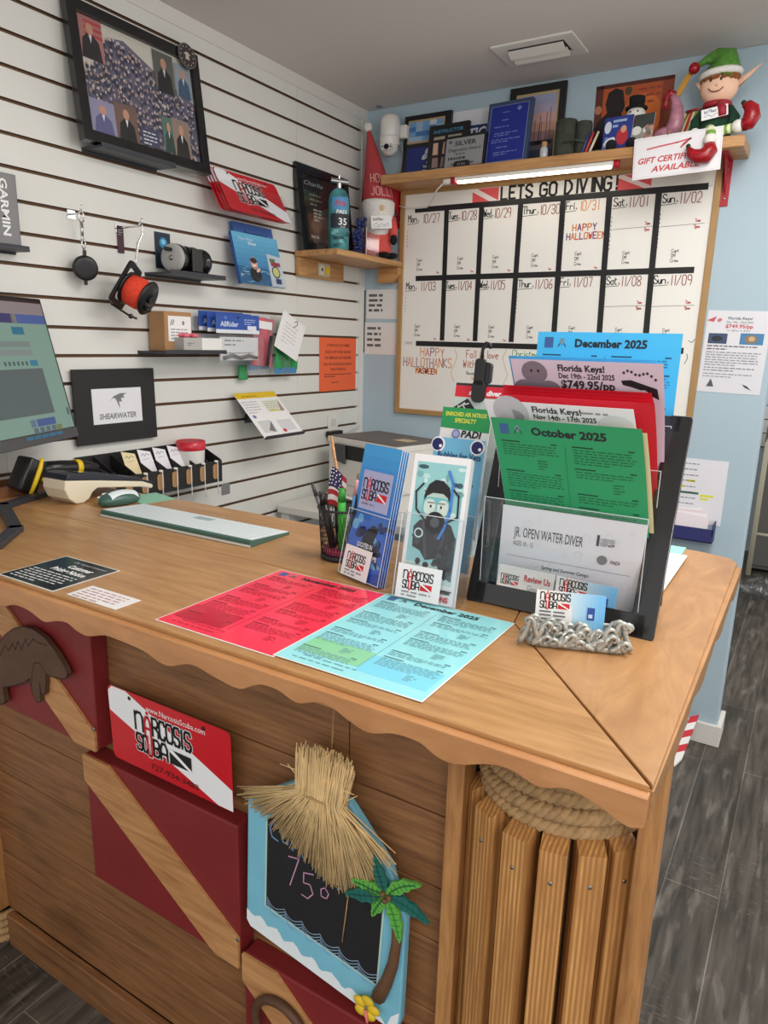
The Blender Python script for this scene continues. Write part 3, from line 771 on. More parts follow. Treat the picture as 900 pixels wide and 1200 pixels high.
    def frond(ang, ln, wd, col, vein, curl):
        m = MB(); L_ = []; Rr = []; mid = []
        for i in range(9):
            t = i / 8; a = R(ang + curl * t)
            px = cx + ln * t * math.cos(R(ang + curl * t * 0.6)); pz = cz + ln * t * math.sin(R(ang + curl * t * 0.6))
            h = wd * math.sin(math.pi * (0.12 + 0.86 * t)) * (1.0 if i % 2 else 0.72)
            L_.append((px - math.sin(a) * h, pz + math.cos(a) * h)); Rr.append((px + math.sin(a) * h, pz - math.cos(a) * h)); mid.append((px, pz))
        m.prism(L_ + Rr[::-1], 0.022, 0.027, col)
        cc = Cv(m); cc.z = 0.0274; cc.line(mid[1:-1], 0.0022, vein)
        for i in range(2, 8):
            cc.line([mid[i], ((L_[i][0] * .7 + mid[i][0] * .3), (L_[i][1] * .7 + mid[i][1] * .3))], 0.0012, vein); cc.line([mid[i], ((Rr[i][0] * .7 + mid[i][0] * .3), (Rr[i][1] * .7 + mid[i][1] * .3))], 0.0012, vein)
        m.build('frond', Tn)
    lg = (92, 168, 66); dg = (24, 100, 92)
    frond(118, 0.060, 0.011, dg, (14, 70, 62), -8); frond(176, 0.062, 0.011, lg, (30, 90, 50), 8); frond(205, 0.078, 0.013, dg, (14, 70, 66), -6)
    frond(62, 0.068, 0.011, lg, (30, 100, 50), -40); frond(8, 0.070, 0.012, dg, (14, 80, 70), -30); frond(-58, 0.070, 0.012, lg, (40, 130, 50), -18); frond(232, 0.050, 0.011, lg, (30, 100, 50), 18)
    m = MB()
    for a in (20, 140, 260): m.ell((cx + 0.006 * math.cos(R(a)), cz + 0.006 * math.sin(R(a)), 0.029), 0.0045, 'palm_trunk', 8)
    m.build('coconuts', Tn)
    m = MB(); fx, fz = 1.334 - off[0], 0.478 - off[1]
    for a in (10, 82, 154, 226, 298):
        m.ell((fx + 0.013 * math.cos(R(a)), fz + 0.013 * math.sin(R(a)), 0.022), (0.0115, 0.0085, 0.004), 'flower_yellow', 12)
    m.tube([(fx, fz, 0.026), (fx + 0.008, fz - 0.016, 0.03)], 0.0022, (222, 120, 120), 6); m.build('flower', Tn)
    m = MB(); m.tube([(0.012, 0.40, 0.010), (0.010, 0.47, 0.004), (0.009, 0.567, 0.002)], 0.0012, 'rope', 5)
    m.build('hanging_cord', Tn)
    m = MB(); m.tube([(1.29 - off[0], 0.65 - off[1], 0.016), (1.281 - off[0], 0.562 - off[1], 0.0145)], 0.001, 'rope', 5); m.build('loose_string', Tn)
build_chalkboard()
# ---------------------------------------------------------------- left wall
def ring(mb, outer, inner, z0, z1, mat, M=None):
    n = len(outer)
    vs = [(p[0], p[1], z) for z in (z0, z1) for lp in (outer, inner) for p in lp]
    fs = []
    for i in range(n):
        j = (i + 1) % n
        fs += [(2 * n + i, 2 * n + j, 3 * n + j, 3 * n + i), (j, i, n + i, n + j), (i, j, 2 * n + j, 2 * n + i), (n + j, n + i, 3 * n + i, 3 * n + j)]
    mb.add(vs, fs, mat, False, M)
def picture_frame(name, label, cat, M, w, h, b, mat, draw, depth=0.02, group=None, mat2=None, glass=True, back='black_matte'):
    """frame > moulding is the thing's own part, picture and glass are parts; origin bottom centre"""
    t = thing(name, label, cat, M, group)
    m = MB(); x0, x1 = -w / 2, w / 2
    o = [(x0, 0), (x1, 0), (x1, h), (x0, h)]; i = [(x0 + b, b), (x1 - b, b), (x1 - b, h - b), (x0 + b, h - b)]
    ring(m, o, i, -depth, 0, mat)
    if mat2: ring(m, [(x0 + b * .7, b * .7), (x1 - b * .7, b * .7), (x1 - b * .7, h - b * .7), (x0 + b * .7, h - b * .7)], i, -depth + .002, 0.003, mat2)
    m.box(x0 + .003, x1 - .003, .003, h - .003, -depth - .002, -depth + .001, back)
    m.build('frame', t, None, 0.0015)
    m = MB(); m.box(x0 + b - .002, x1 - b + .002, b - .002, h - b + .002, -depth + .001, -depth * .55, 'paper_white')
    c = Cv(m, T_((x0 + b, b, -depth * .55))); draw(c, w - 2 * b, h - 2 * b)
    m.build('picture', t)
    if glass:
        m = MB(); m.add([(x0 + b, b, -depth * .2), (x1 - b, b, -depth * .2), (x1 - b, h - b, -depth * .2), (x0 + b, h - b, -depth * .2)], [(0, 1, 2, 3)], 'glass')
        m.build('glass', t)
    return t
def WL(y, z, x=0.0, tilt=0.0, roll=0.0): return F((x, y, z), 90, tilt, roll)
def WB(x, z, y=0.0, tilt=0.0, yaw=0.0, roll=0.0): return F((x, y, z), yaw, tilt, roll)
def wall_shelf(name, label, y0, y1, z, d, group='small black slat wall shelves'):
    m = MB(); w = y1 - y0
    m.box(-w / 2, w / 2, -0.006, 0.0, 0.0005, d, 'charcoal'); m.box(-w / 2, w / 2, -0.012, 0.0, 0.0005, 0.004, 'charcoal'); m.box(-w / 2, w / 2, -0.006, 0.006, d - .004, d, 'charcoal')
    return single(name, m, label, 'wall shelf', WL((y0 + y1) / 2, z, 0), group, 0.001)

def crowd(c, w, h):
    rn = random.Random(5)
    c.rect(0, 0, w, h, (214, 206, 196)); c.up()
    c.poly([(0.01, 0), (w, 0), (w, h * .60), (w * .62, h * .78), (w * .38, h * .93), (w * .25, h * .9), (w * .10, h * .62), (0.01, h * .5)], (104, 100, 122)); c.up()
    for i in range(900):
        x = rn.uniform(.02, .98); y = rn.uniform(0.0, .9)
        if y > .92 - abs(x - .3) * .55 or (x < .12 and y > .6): continue
        s_ = rn.uniform(.8, 1.2)
        c.rect(x * w - .005 * s_, y * h - .012, .010 * s_, .011, rn.choice([(58, 58, 84), (74, 74, 100), (50, 50, 66), (90, 88, 112)]))
        if i % 9 == 0: c.up(0.00002)
        c.ell(x * w, y * h + .002, .0034 * s_, .0044 * s_, rn.choice([(196, 170, 160), (176, 148, 138), (206, 190, 186)]), 7)
    c.up()
    def port(x, y, ww, hh, bgc, coat, st=False):
        c.rect(x, y, ww, hh, bgc); c.up()
        if st:
            for k in range(3): c.rect(x + ww * .3, y + hh * (.55 + .15 * k), ww * .7, hh * .07, (190, 60, 60))
            c.up()
        c.poly([(x + ww * .1, y), (x + ww * .9, y), (x + ww * .82, y + hh * .45), (x + ww * .6, y + hh * .6), (x + ww * .38, y + hh * .6), (x + ww * .18, y + hh * .45)], coat); c.up()
        c.ell(x + ww * .5, y + hh * .72, ww * .14, hh * .14, (206, 150, 124), 12); c.up()
        c.poly([(x + ww * .44, y + hh * .58), (x + ww * .56, y + hh * .58), (x + ww * .5, y + hh * .38)], (232, 230, 232)); c.up(-.0006)
    port(0, h * .64, w * .2, h * .36, (176, 120, 116), (32, 28, 36), True)
    port(w * .63, h * .60, w * .19, h * .38, (96, 96, 92), (28, 28, 32)); port(w * .83, h * .62, w * .16, h * .32, (150, 160, 168), (60, 90, 120))
    port(w * .02, h * .0, w * .2, h * .30, (150, 146, 176), (96, 96, 140)); port(w * .22, h * .0, w * .19, h * .34, (120, 92, 84), (24, 24, 28))
    port(w * .64, h * .02, w * .12, h * .34, (90, 120, 110), (50, 70, 64)); port(w * .74, h * .0, w * .17, h * .38, (150, 130, 118), (34, 30, 32))
    c.up(); c.rect(w * .43, h * .02, w * .17, h * .16, (70, 72, 100)); c.up(); c.lines(w * .45, h * .14, w * .13, 4, h * .035, h * .012, (226, 226, 230), 3)
picture_frame('photo_frame', 'large black framed photo collage of a uniformed crowd high on the slat wall', 'picture frame', WL(-1.2195, 1.962, 0.072, 7), 0.452, 0.343, 0.029, 'black_satin', crowd, 0.024)
m = MB(); m.cyl((0, 0), 0.035, -0.002, 0.0025, (60, 54, 52), 28)
ring(m, [(0.035 * math.cos(2 * math.pi * i / 28), 0.035 * math.sin(2 * math.pi * i / 28)) for i in range(28)], [(0.031 * math.cos(2 * math.pi * i / 28), 0.031 * math.sin(2 * math.pi * i / 28)) for i in range(28)], 0.002, 0.0035, 'steel')
c = Cv(m); c.z = 0.0028
for a in range(0, 360, 30): c.rect(0.0255 * math.cos(R(a)) - .0016, 0.0255 * math.sin(R(a)) - .0016, .0032, .0032, (210, 200, 190))
c.poly([(-.014, .004), (0, .012), (.014, .004), (.006, .002), (.008, -.01), (-.008, -.01), (-.006, .002)], (196, 184, 172))
single('medallion', m, 'round dark medallion on the corner of the large photo frame', 'medallion', WL(-1.045, 2.283, 0.036, 7))
wall_shelf('display_shelf', 'small black wall shelf under the large photo frame', -1.405, -1.150, 1.957, 0.085)

# grey maker's sign on a small shelf at the left edge
m = MB(); m.box(-0.036, 0.036, 0, 0.168, -0.012, 0, (128, 128, 130)); m.box(0.036, 0.0375, 0, 0.168, -0.012, 0, (60, 62, 68))
c = Cv(m); c.z = 0.0006; c.text('GARMIN', -0.006, 0.155, 0.019, (236, 236, 236), 'l', 0.130, 0.025, 0, -90)
single('brand_sign', m, 'grey upright sign with white vertical lettering on a black wall shelf', 'sign', WL(-1.671, 1.672, 0.05), None, 0.001)
wall_shelf('display_shelf', 'small black wall shelf holding the grey upright sign', -1.76, -1.620, 1.671, 0.062)

def slat_hook(label, y, z, ln):
    m = MB()
    m.box(-0.012, 0.012, -0.016, 0.006, 0.0005, 0.003, 'chrome')
    m.tube([(0, -.004, 0.002), (0, -.004, ln - .012), (0, 0.0, ln - .004), (0, .016, ln + .004)], 0.0024, 'chrome', 8)
    return single('wall_hook', m, label, 'hook', WL(y, z, 0), 'chrome hooks on the slat wall')
slat_hook('chrome wall hook holding the small round black gauge', -1.452, 1.786, 0.045)
slat_hook('chrome wall hook holding the reel of orange line', -1.300, 1.772, 0.10)
def snap(m, p, ln, s_=1.0):
    """bolt snap hanging from p (local, y up)"""
    x, y, z = p
    m.tube([(x, y, z), (x + .006 * s_, y - .004, z), (x + .007 * s_, y - .016 * s_, z), (x, y - .024 * s_, z), (x - .006 * s_, y - .016 * s_, z), (x - .005 * s_, y - .004, z)], 0.002 * s_, 'chrome', 6, closed=True)
    m.tube([(x, y - .024 * s_, z), (x, y - ln, z)], [0.0035 * s_, 0.003 * s_], 'chrome', 8)
    m.tube([(x + .005 * math.cos(a), y - ln - .005 + .006 * math.sin(a), z) for a in [i * .785 for i in range(8)]], 0.0018, 'chrome', 6, closed=True)
g = thing('clip_gauge', 'small round black gauge dangling from a silver clip', 'gauge', WL(-1.452, 1.785, 0.042))
m = MB(); snap(m, (0, 0.002, 0), 0.062, 1.3); snap(m, (0.002, -0.07, 0), 0.03); m.build('clip', g)
m = MB(); Mg = T_((0.002, -0.142, 0)) @ Ry(-28) @ Rx(8)
m.lathe([(0.0, -.016), (.026, -.016), (.032, -.010), (.033, .006), (.030, .012), (.026, .013), (.018, .0135), (0.0, .0135)], 'black_plastic', 28, Mg)
m.box(-.004, .004, .028, .046, -.006, .006, 'black_plastic', Mg); m.box(-.004, .004, -.044, -.028, -.005, .005, 'black_plastic', Mg); m.build('body', g)

def build_reel():
    a = Vector((0.82, 0.36, -0.42)).normalized(); yv = Vector((0.30, 0.50, 0.82)); yv = (yv - a * yv.dot(a)).normalized(); xv = yv.cross(a)
    o = Vector((0.080, -1.352, 1.603))
    M = Matrix(((xv.x, yv.x, a.x, o.x), (xv.y, yv.y, a.y, o.y), (xv.z, yv.z, a.z, o.z), (0, 0, 0, 1)))
    t = thing('finger_reel', 'black dive reel wound with orange line hanging from a wall hook', 'reel', M)
    m = MB(); ring(m, rr(-.045, .045, -.062, .066, .012, 4), rr(-.032, .018, -.046, .050, .010, 4), -.004, .004, 'black_plastic')
    m.build('handle', t, None, 0.001)
    m = MB(); m.lathe([(0.014, .004), (.047, .004), (.047, .008), (.036, .009)], 'black_plastic', 32, T_((.006, 0, 0)))
    m.lathe([(.036, .066), (.048, .067), (.050, .070), (.048, .074), (.010, .075)], 'black_plastic', 32, T_((.006, 0, 0))); m.build('spool', t)
    m = MB(); m.lathe([(.036, .009), (.042, .013), (.044, .030), (.0445, .045), (.042, .062), (.036, .066)], 'orange_line', 36, T_((.006, 0, 0))); m.build('line', t)
    m = MB(); m.cyl((.006, 0), .012, .075, .083, 'black_plastic', 18); m.cyl((.006, -.028), .007, .074, .094, 'black_plastic', 14, None, .002); m.build('knob', t)
    m = MB(); m.tube([(-.02, -.066, .0), (-.01, -.070, .05), (-.008, -.068, .078)], .003, 'black_plastic', 6); m.ell((-.009, -.07, .06), .007, 'black_plastic', 10); m.build('line_guide', t)
    m = MB(); top = Vector((0.095, -1.300, 1.775)); q = M.inverted()
    low = M @ Vector((-.002, .058, 0))
    m.tube([q @ p for p in (top + Vector((0, -.006, -.006)), top + Vector((0, 0, .003)), top + Vector((0, .006, -.006)), top + Vector((0, .004, -.03)), low.lerp(top, .55), low.lerp(top, .18), low)], [.003, .003, .003, .0034, .004, .003, .003], 'chrome', 8)
    m.build('snap_clip', t)
build_reel()
m = MB(); m.box(-.011, .011, 0, .075, .0005, .0015, (72, 40, 52)); c = Cv(m); c.z = .0018; c.rect(-.009, .05, .018, .022, (52, 44, 52)); c.up(); c.lines(-.008, .062, .016, 3, .006, .002, (190, 180, 186), 2, word=.006)
single('hang_card', m, 'narrow dark maroon card on the wall behind the hanging reel', 'card', WL(-1.296, 1.70, 0.002))

wall_shelf('display_shelf', 'small black wall shelf carrying the twin black reel', -1.213, -0.985, 1.655, 0.115)
t = thing('jump_reel', 'black reel with a grey disc face on the small wall shelf', 'reel', T_((0.062, -1.10, 1.6555)) @ Rz(10))
m = MB(); Mr = T_((0, -.075, .043)) @ Rx(-90)
m.lathe([(0, .0), (.032, .0), (.041, .004), (.042, .010), (.038, .014)], (168, 168, 166), 32, Mr); m.ell((0, 0, -.002), (.008, .008, .004), 'steel', 12, Mr); m.build('disc', t)
m = MB(); m.lathe([(.040, .012), (.0425, .016), (.0425, .03), (.036, .034), (.036, .05), (.03, .055)], 'black_satin', 32, Mr); m.build('body', t)
m = MB(); m.lathe([(.03, .05), (.040, .058), (.041, .066), (.034, .072), (.033, .084), (.041, .090), (.042, .10), (.040, .115), (.034, .118), (.034, .135), (.041, .14), (.041, .15), (.0, .152)], 'black_satin', 32, Mr); m.build('spool', t)
m = MB(); m.box(.036, .046, -.03, .02, 0.006, .075, 'black_satin'); m.build('bracket', t, None, .003)
m = MB(); m.cyl((0, 0), .006, 0, .03, 'black_plastic', 12, T_((.0, -.104, .066)) @ Rx(-90), .002); m.build('knob', t)
m = MB(); m.box(-.03, .03, 0, .105, .0005, .0015, (34, 52, 70)); c = Cv(m); c.z = .0018; c.ell(.002, .075, .016, .016, (60, 140, 190)); c.up(); c.ell(.002, .078, .009, .008, (140, 210, 236))
single('hang_card', m, 'dark blue card with a round light blue emblem behind the black reel', 'card', WL(-1.140, 1.672, 0.002))

# red plates standing in a clear sloping pocket
Mp = WL(-0.815, 1.862, 0.130, 30)
for i in range(4):
    m = MB(); plate_mesh(m, T_((-0.1525, 0.004, 0)))
    lab = ['front red and white dive shop plate in the clear wall pocket', 'second red plate, just behind the front plate in the clear wall pocket', 'third red plate back in the clear wall pocket', 'rearmost red plate in the clear wall pocket'][i]
    single('license_plate', m, lab, 'license plate', Mp @ T_((-.006 * i, 0.003 * i, -0.007 * i - .002)), 'red plates in the wall pocket')
m = MB()
for pts in ([(-.165, 0, .004), (.165, 0, .004), (.165, .11, .004), (-.165, .11, .004)], [(-.165, 0, -.034), (.165, 0, -.034), (.165, .16, -.034), (-.165, .16, -.034)], [(-.165, 0, -.034), (.165, 0, -.034), (.165, 0, .004), (-.165, 0, .004)],
            [(-.165, 0, -.034), (-.165, 0, .004), (-.165, .11, .004), (-.165, .16, -.034)], [(.165, 0, -.034), (.165, 0, .004), (.165, .11, .004), (.165, .16, -.034)]):
    m.add(pts, [(0, 1, 2, 3)], 'clear_plastic')
m.box(-.05, .05, .13, .15, -.075, -.036, 'clear_plastic')
single('literature_pocket', m, 'clear sloping wall pocket holding the red plates', 'holder', Mp)

def book(name, label, M, w, h, d, draw, group, cat='book', cover=(40, 80, 150)):
    m = MB(); m.box(-w / 2, w / 2, 0, h, -d, 0, cover); m.box(-w / 2 + .001, w / 2 + .0005, .0015, h + .0004, -d + .0012, -.0012, (236, 234, 228))
    c = Cv(m, T_((-w / 2, 0, 0))); draw(c, w, h)
    return single(name, m, label, cat, M, group)
def cover1(c, w, h):
    for i in range(10): c.rect(0, h * i / 10, w, h / 10 + .0003, (int(44 + 7 * i), int(104 + 9 * i), int(158 + 7 * i)))
    c.up(); c.rect(0, 0, w, h * .34, (40, 98, 142)); c.up()
    for i in range(26):
        rn = random.Random(i); c.rect(rn.uniform(0, .7) * w, rn.uniform(0, .34) * h, .018, .002, (140, 186, 210))
    c.up(); c.ell(w * .36, h * .20, .030, .026, (30, 34, 44)); c.ell(w * .36, h * .42, .017, .022, (222, 168, 146), 16, 12); c.up(); c.ell(w * .36, h * .475, .017, .010, (58, 40, 34)); c.ell(w * .43, h * .29, .012, .006, (226, 190, 170), 10, 30)
    c.ell(w * .36, h * .375, .007, .003, (250, 246, 244)); c.up()
    c.text('Open Water', w * .28, h * .86, .009, (220, 234, 244), 'c', .075); c.text('Diver', w * .40, h * .78, .010, (244, 248, 250), 'c', .04, .02)
    c.poly([(w * .68, 0), (w, 0), (w, h * .62), (w * .68, h * .66)], (190, 204, 214)); c.up()
    c.ell(w * .83, h * .30, .022, .022, (60, 66, 60)); c.up(); c.ell(w * .83, h * .30, .017, .017, (196, 200, 130)); c.up(); c.rect(w * .74, h * .42, .05, .014, (150, 60, 70)); c.rect(w * .79, h * .06, .03, .018, (52, 60, 110)); c.rect(w * .72, h * .5, .03, .012, (90, 120, 90))
def cover2(c, w, h):
    c.rect(0, 0, w, h, (70, 108, 178)); c.up(); c.text('Emergency', w * .55, h * .80, .013, (30, 40, 90), 'c', .12, .02); c.text('Care', w * .6, h * .66, .012, (230, 236, 246), 'c', .05)
Mb = WL(-0.765, 1.650, 0.085, 14)
book('dive_manual', 'blue manual with a smiling swimmer on the cover, front of two in wall pocket', Mb, 0.235, 0.172, 0.012, cover1, 'manuals in the wall pocket')
book('dive_manual', 'darker blue manual peeping out behind the swimmer manual', Mb @ T_((0.018, 0.024, -0.016)), 0.205, 0.19, 0.012, cover2, 'manuals in the wall pocket', cover=(56, 92, 160))
m = MB(); m.box(-.115, .115, -.004, -.001, -.038, .006, 'clear_plastic'); m.add([(-.115, 0, .006), (.115, 0, .006), (.115, .03, .006), (-.115, .03, .006)], [(0, 1, 2, 3)], 'clear_plastic'); m.add([(-.115, 0, -.036), (.115, 0, -.036), (.115, .13, -.036), (-.115, .13, -.036)], [(0, 1, 2, 3)], 'clear_plastic')
m.box(-.04, .04, .1, .115, -.1, -.037, 'clear_plastic')
single('literature_pocket', m, 'clear wall pocket holding the blue manuals', 'holder', Mb)

# corner shelf
t = thing('corner_shelf', 'small varnished wooden shelf in the corner beside the calendar board', 'shelf', T_((0.1, -0.25, 1.80)))
m = MB(); m.prism([(0.004 - .1, -.245), (.105, -.245), (.112, .20), (.10, .245), (-.096, .245)], -.022, 0, 'shelf_wood_side'); m.build('board', t, None, .003)
m = MB(); m.box(-.0945, -.076, -.24, .06, -.092, -.022, 'shelf_wood_side'); m.build('back_rail', t, None, .002)
m = MB(); m.prism([(.0, -.022), (.10, -.022), (.10, -.05), (.07, -.085), (.0, -.085)], -.245, -.205, 'shelf_wood', F((0, 0, 0))); m.build('bracket', t, None, .002)
m = MB(); m.rrect(-.04, .04, 0, .05, .006, 0, .004, (196, 186, 160)); m.rrect(-.032, -.004, .006, .044, .006, .003, .007, (222, 214, 200)); m.rrect(.008, .032, .008, .038, .004, .003, .008, (232, 200, 40)); m.cyl((-.018, .025), .007, .006, .009, (120, 110, 96), 14)
single('switch_card', m, 'clear pack with a white and a yellow piece under the corner shelf', 'hardware pack', WL(-0.335, 1.718, 0.025), None, .001)
def cert(c, w, h):
    c.rect(0, 0, w, h, (34, 30, 32)); c.up(); c.rect(w * .1, h * .05, w * .46, h * .4, (96, 60, 46)); c.rect(w * .06, h * .62, w * .3, h * .16, (46, 66, 50)); c.up()
    c.ell(w * .3, h * .3, .035, .03, (128, 82, 60)); c.up(); c.text('Charlie', w * .08, h * .86, .016, (176, 186, 176), 'l', .12, 0, .3)
    c.lines(w * .18, h * .72, w * .3, 3, h * .07, .005, (150, 150, 150), 4, word=.02); c.lines(w * .24, h * .5, w * .22, 4, h * .05, .007, (196, 190, 184), 6, word=.02); c.lines(w * .14, h * .09, w * .3, 1, .01, .010, (180, 170, 160), 6, word=.02)
picture_frame('certificate_frame', 'black framed dark certificate standing on the corner shelf', 'picture frame', WL(-0.325, 1.801, 0.052, 7), 0.345, 0.315, 0.032, 'black_satin', cert, 0.022)
t = thing('tank_bottle', 'teal bottle shaped like a scuba tank on the corner shelf', 'bottle', T_((0.125, -0.375, 1.8005)))
m = MB(); m.lathe([(.0, 0), (.036, 0), (.040, .006), (.040, .185), (.036, .205), (.026, .222), (.013, .230)], 'teal_bottle', 32); 
Mc = T_((0, 0, 0)) @ Rz(58)
def cylfn(u, v, w): 
    a = R(-90) + u / 0.0402
    return Mc @ Vector(((0.0402 + w) * math.cos(a), (0.0402 + w) * math.sin(a), v))
c = Cv(m, None, cylfn); c.z = .0002
c.rect(-.05, .085, .10, .052, (36, 46, 56), 12, 1); c.rect(-.045, .15, .07, .045, (84, 150, 200), 10, 1); c.up()
for k in range(12):
    rn = random.Random(k); c.rect(rn.uniform(-.06, .04), rn.uniform(.01, .07), .02, .012, rn.choice([(120, 190, 190), (24, 70, 80), (40, 110, 110)]), 3, 1)
c.up(); c.text('35', 0, .096, .024, (240, 244, 244), 'c', .034, .02); c.text('YEARS', 0, .086, .006, (220, 226, 228), 'c', .022); c.text('PADI', -.004, .136, .013, (240, 244, 246), 'c', .044, .03, .15); c.text('Altra', -.01, .164, .02, (200, 70, 90), 'c', .045, .02)
m.build('body', t)
m = MB(); m.cyl((0, 0), .010, .228, .248, 'chrome', 16); m.cyl((0, 0), .010, -.036, .036, 'chrome', 16, T_((0, 0, .256)) @ Rz(60) @ Ry(90)); m.cyl((0, 0), .006, .255, .275, 'chrome', 12); m.build('valve', t)
m = MB(); m.box(-.05, .05, -.012, .012, .0, .004, 'black_plastic', T_((.055, -.02, 0)) @ Rz(70)); m.build('foot_plate', t)
m = MB(); m.box(-.026, .026, 0, .115, -.0016, .0016, 'clear_plastic'); m.box(-.0265, -.0245, 0, .115, -.002, .002, (224, 232, 234, .2)); m.box(-.026, .026, 0, .003, -.03, .03, 'clear_plastic')
single('acrylic_stand', m, 'small clear upright acrylic stand beside the gnome', 'stand', T_((0.168, -0.197, 1.801)) @ Rz(35) @ Rx(90))
m = MB(); rn = random.Random(9)
for i in range(60): m.ell((rn.gauss(0, .009), rn.gauss(0, .009), .01 + i * .0024), (.010, .010, .008), (48, 60, 118), 6)
m.cyl((0, 0), .024, 0, .01, (30, 34, 60), 16)
single('tinsel_ornament', m, 'dark blue fuzzy ornament between tank bottle and gnome', 'ornament', T_((0.095, -0.185, 1.8005)))
def build_gnome():
    t = thing('holiday_gnome', 'plush gnome in a tall red pointed hat on the corner shelf', 'gnome', T_((0.132, -0.108, 1.8005)))
    m = MB(); m.lathe([(0, .008), (.05, .008), (.06, .03), (.058, .09), (.05, .14), (.04, .17), (0, .19)], 'felt_coral', 24, T_((0, 0, 0))); m.build('body', t)
    m = MB(); vs = []
    prof = [(.068, .0), (.064, .03), (.050, .09), (.034, .16), (.018, .23), (.006, .285)]
    for i, (r, z) in enumerate(prof):
        k = z / .285; 
        for j in range(24):
            a = 2 * math.pi * j / 24; vs.append((r * math.cos(a) - .058 * k ** 1.3, r * math.sin(a) + .01 * k, .225 + z))
    m.add(vs, [(i * 24 + j, i * 24 + (j + 1) % 24, (i + 1) * 24 + (j + 1) % 24, (i + 1) * 24 + j) for i in range(5) for j in range(24)], 'felt_red', True); m.add(vs[:24], [list(range(23, -1, -1))], 'felt_red')
    c = Cv(m, None, lambda u, v, w: Vector(((.0660 - .17 * (v - .225) * 1.02 + w + .004) * math.sin(R(38) + u / .062) - .058 * max(0, (v - .225) / .285) ** 1.3, -(.0660 - .17 * (v - .225) * 1.02 + w + .004) * math.cos(R(38) + u / .062), v)))
    for q, z in (('HOLLY', .292), ('JOLLY', .242)): c.hand(q, -.030, z, .032, .0026, (236, 196, 190), .55, .5)
    h = m.build('hat', t)
    m = MB(); m.ell((-.060, .010, .515), .019, 'felt_white', 14); m.build('pompom', h)
    m = MB(); m.lathe([(.060, .215), (.068, .205), (.066, .17), (.050, .10), (.025, .055), (0, .04)], 'felt_white', 20, T_((.012, -.014, .012))); m.build('beard', t)
    m = MB(); m.ell((.050, -.052, .192), .017, (214, 186, 150), 14); m.build('nose', t)
    for sx, q in ((.062, -.052), (.074, -.004)):
        m = MB(); m.ell((0, 0, .013), (.042, .020, .0128), 'felt_black', 16, T_((sx, q, 0)) @ Rz(-28)); m.build('boot', t)
    m = MB(); m.tube([(.055, .02, .16), (.075, .005, .12), (.082, -.005, .09)], [.02, .018, .015], 'felt_coral', 10); m.ell((.084, -.005, .075), (.016, .014, .02), 'felt_black', 12); m.build('arm', t)
    m = MB(); Mc = T_((.062, -.064, .112)) @ Rz(40) @ Rx(86) @ Rz(4); m.box(-.042, .042, 0, .05, -.0008, 0, 'paper_white', Mc); c = Cv(m, Mc); c.hand('2nd Place', -.034, .032, .010, .0016, (60, 60, 70), .5); c.line([(-.036, .012), (-.02, .022), (-.012, .01), (.0, .02), (.01, .012), (.03, .02)], .0014, (110, 120, 140)); c.line([(-.03, .008), (.02, .009), (.034, .013)], .0012, (130, 140, 150))
    m.build('name_card', t)
build_gnome()

# boxes, header cards and bags on the wall
wall_shelf('display_shelf', 'small black wall shelf carrying the cardboard and white boxes', -1.255, -1.0, 1.424, 0.125)
t = thing('kraft_box', 'small brown cardboard box with a white label at back of wall shelf', 'box', T_((0.045, -1.158, 1.4245)))
m = MB(); m.box(-.035, .035, -.058, .052, 0, .118, 'kraft'); m.build('carton', t, None, .003)
m = MB(); M2 = F((.0355, -.005, .03), 90); m.box(-.04, .052, 0, .075, 0, .0008, 'paper_white', M2); c = Cv(m, M2); c.z = .001; c.text('//', -.032, .048, .016, BLK, 'l', .016, .02); c.ell(.02, .055, .005, .007, (130, 130, 130)); c.lines(-.03, .034, .07, 4, .009, .003, (130, 130, 134), 1); m.build('label', t)
m = MB(); m.box(-.03, .03, -.075, .0, 0, .042, (178, 176, 172)); m.box(-.03, .03, .0, .088, 0, .042, (232, 230, 226)); c = Cv(m, F((.0305, -.04, .012), 90)); c.lines(-.02, .012, .03, 2, .006, .003, (130, 128, 128), 1)
single('parts_box', m, 'small grey and white box at front of the wall shelf', 'box', T_((0.092, -1.106, 1.4245)), None, .001)
m = MB(); rn = random.Random(4)
for i in range(9): m.ell((rn.uniform(-.02, .02), rn.uniform(-.025, .025), .006), (.012, .014, .007), (232, 110, 128), 8)
single('ear_plugs', m, 'pink crumpled wrapper on top of the grey and white box', 'wrapper', T_((0.088, -1.135, 1.467)))
def header_bag(label, M, group, pos, contents=True):
    t = thing('header_bag', label, 'bagged part', M, group)
    m = MB(); m.box(-.105, .105, 0, .062, -.001, .001, (46, 84, 168)); c = Cv(m); c.z = .0013; c.rect(-.105, 0, .21, .012, (226, 230, 236)); c.text('AllRider', -.085, .022, .016, (214, 226, 244), 'l', .085, .02); c.rect(.045, .010, .045, .016, (226, 230, 240)); c.lines(.03, .044, .06, 3, .007, .003, (170, 190, 230), 3); c.ell(-.0, .052, .006, .004, (20, 30, 60)); c.ell(-.06, .05, .008, .006, (80, 120, 200)); m.build('header_card', t)
    if contents:
        m = MB()
        def bag(u, v):
            return Vector((-.10 + .20 * u, -.105 + .105 * v, .006 + .014 * math.sin(math.pi * u) * math.sin(math.pi * min(v + .15, 1))))
        m.grid(bag, 14, 8, 'clear_bag'); m.build('bag', t)
        m = MB(); m.box(-.09, .095, -.088, -.012, .0, .003, 'paper_white'); c = Cv(m); c.z = .0033; c.lines(-.07, -.026, .1, 2, .014, .005, (150, 150, 152), 8, word=.02); c.lines(-.08, -.066, .16, 2, .010, .004, (150, 150, 148), 9)
        m.tube([(-.08, -.082, .006), (-.04, -.07, .012), (.0, -.08, .01), (.04, -.072, .012), (.085, -.08, .006)], .006, (120, 116, 112), 6); m.build('contents', t)
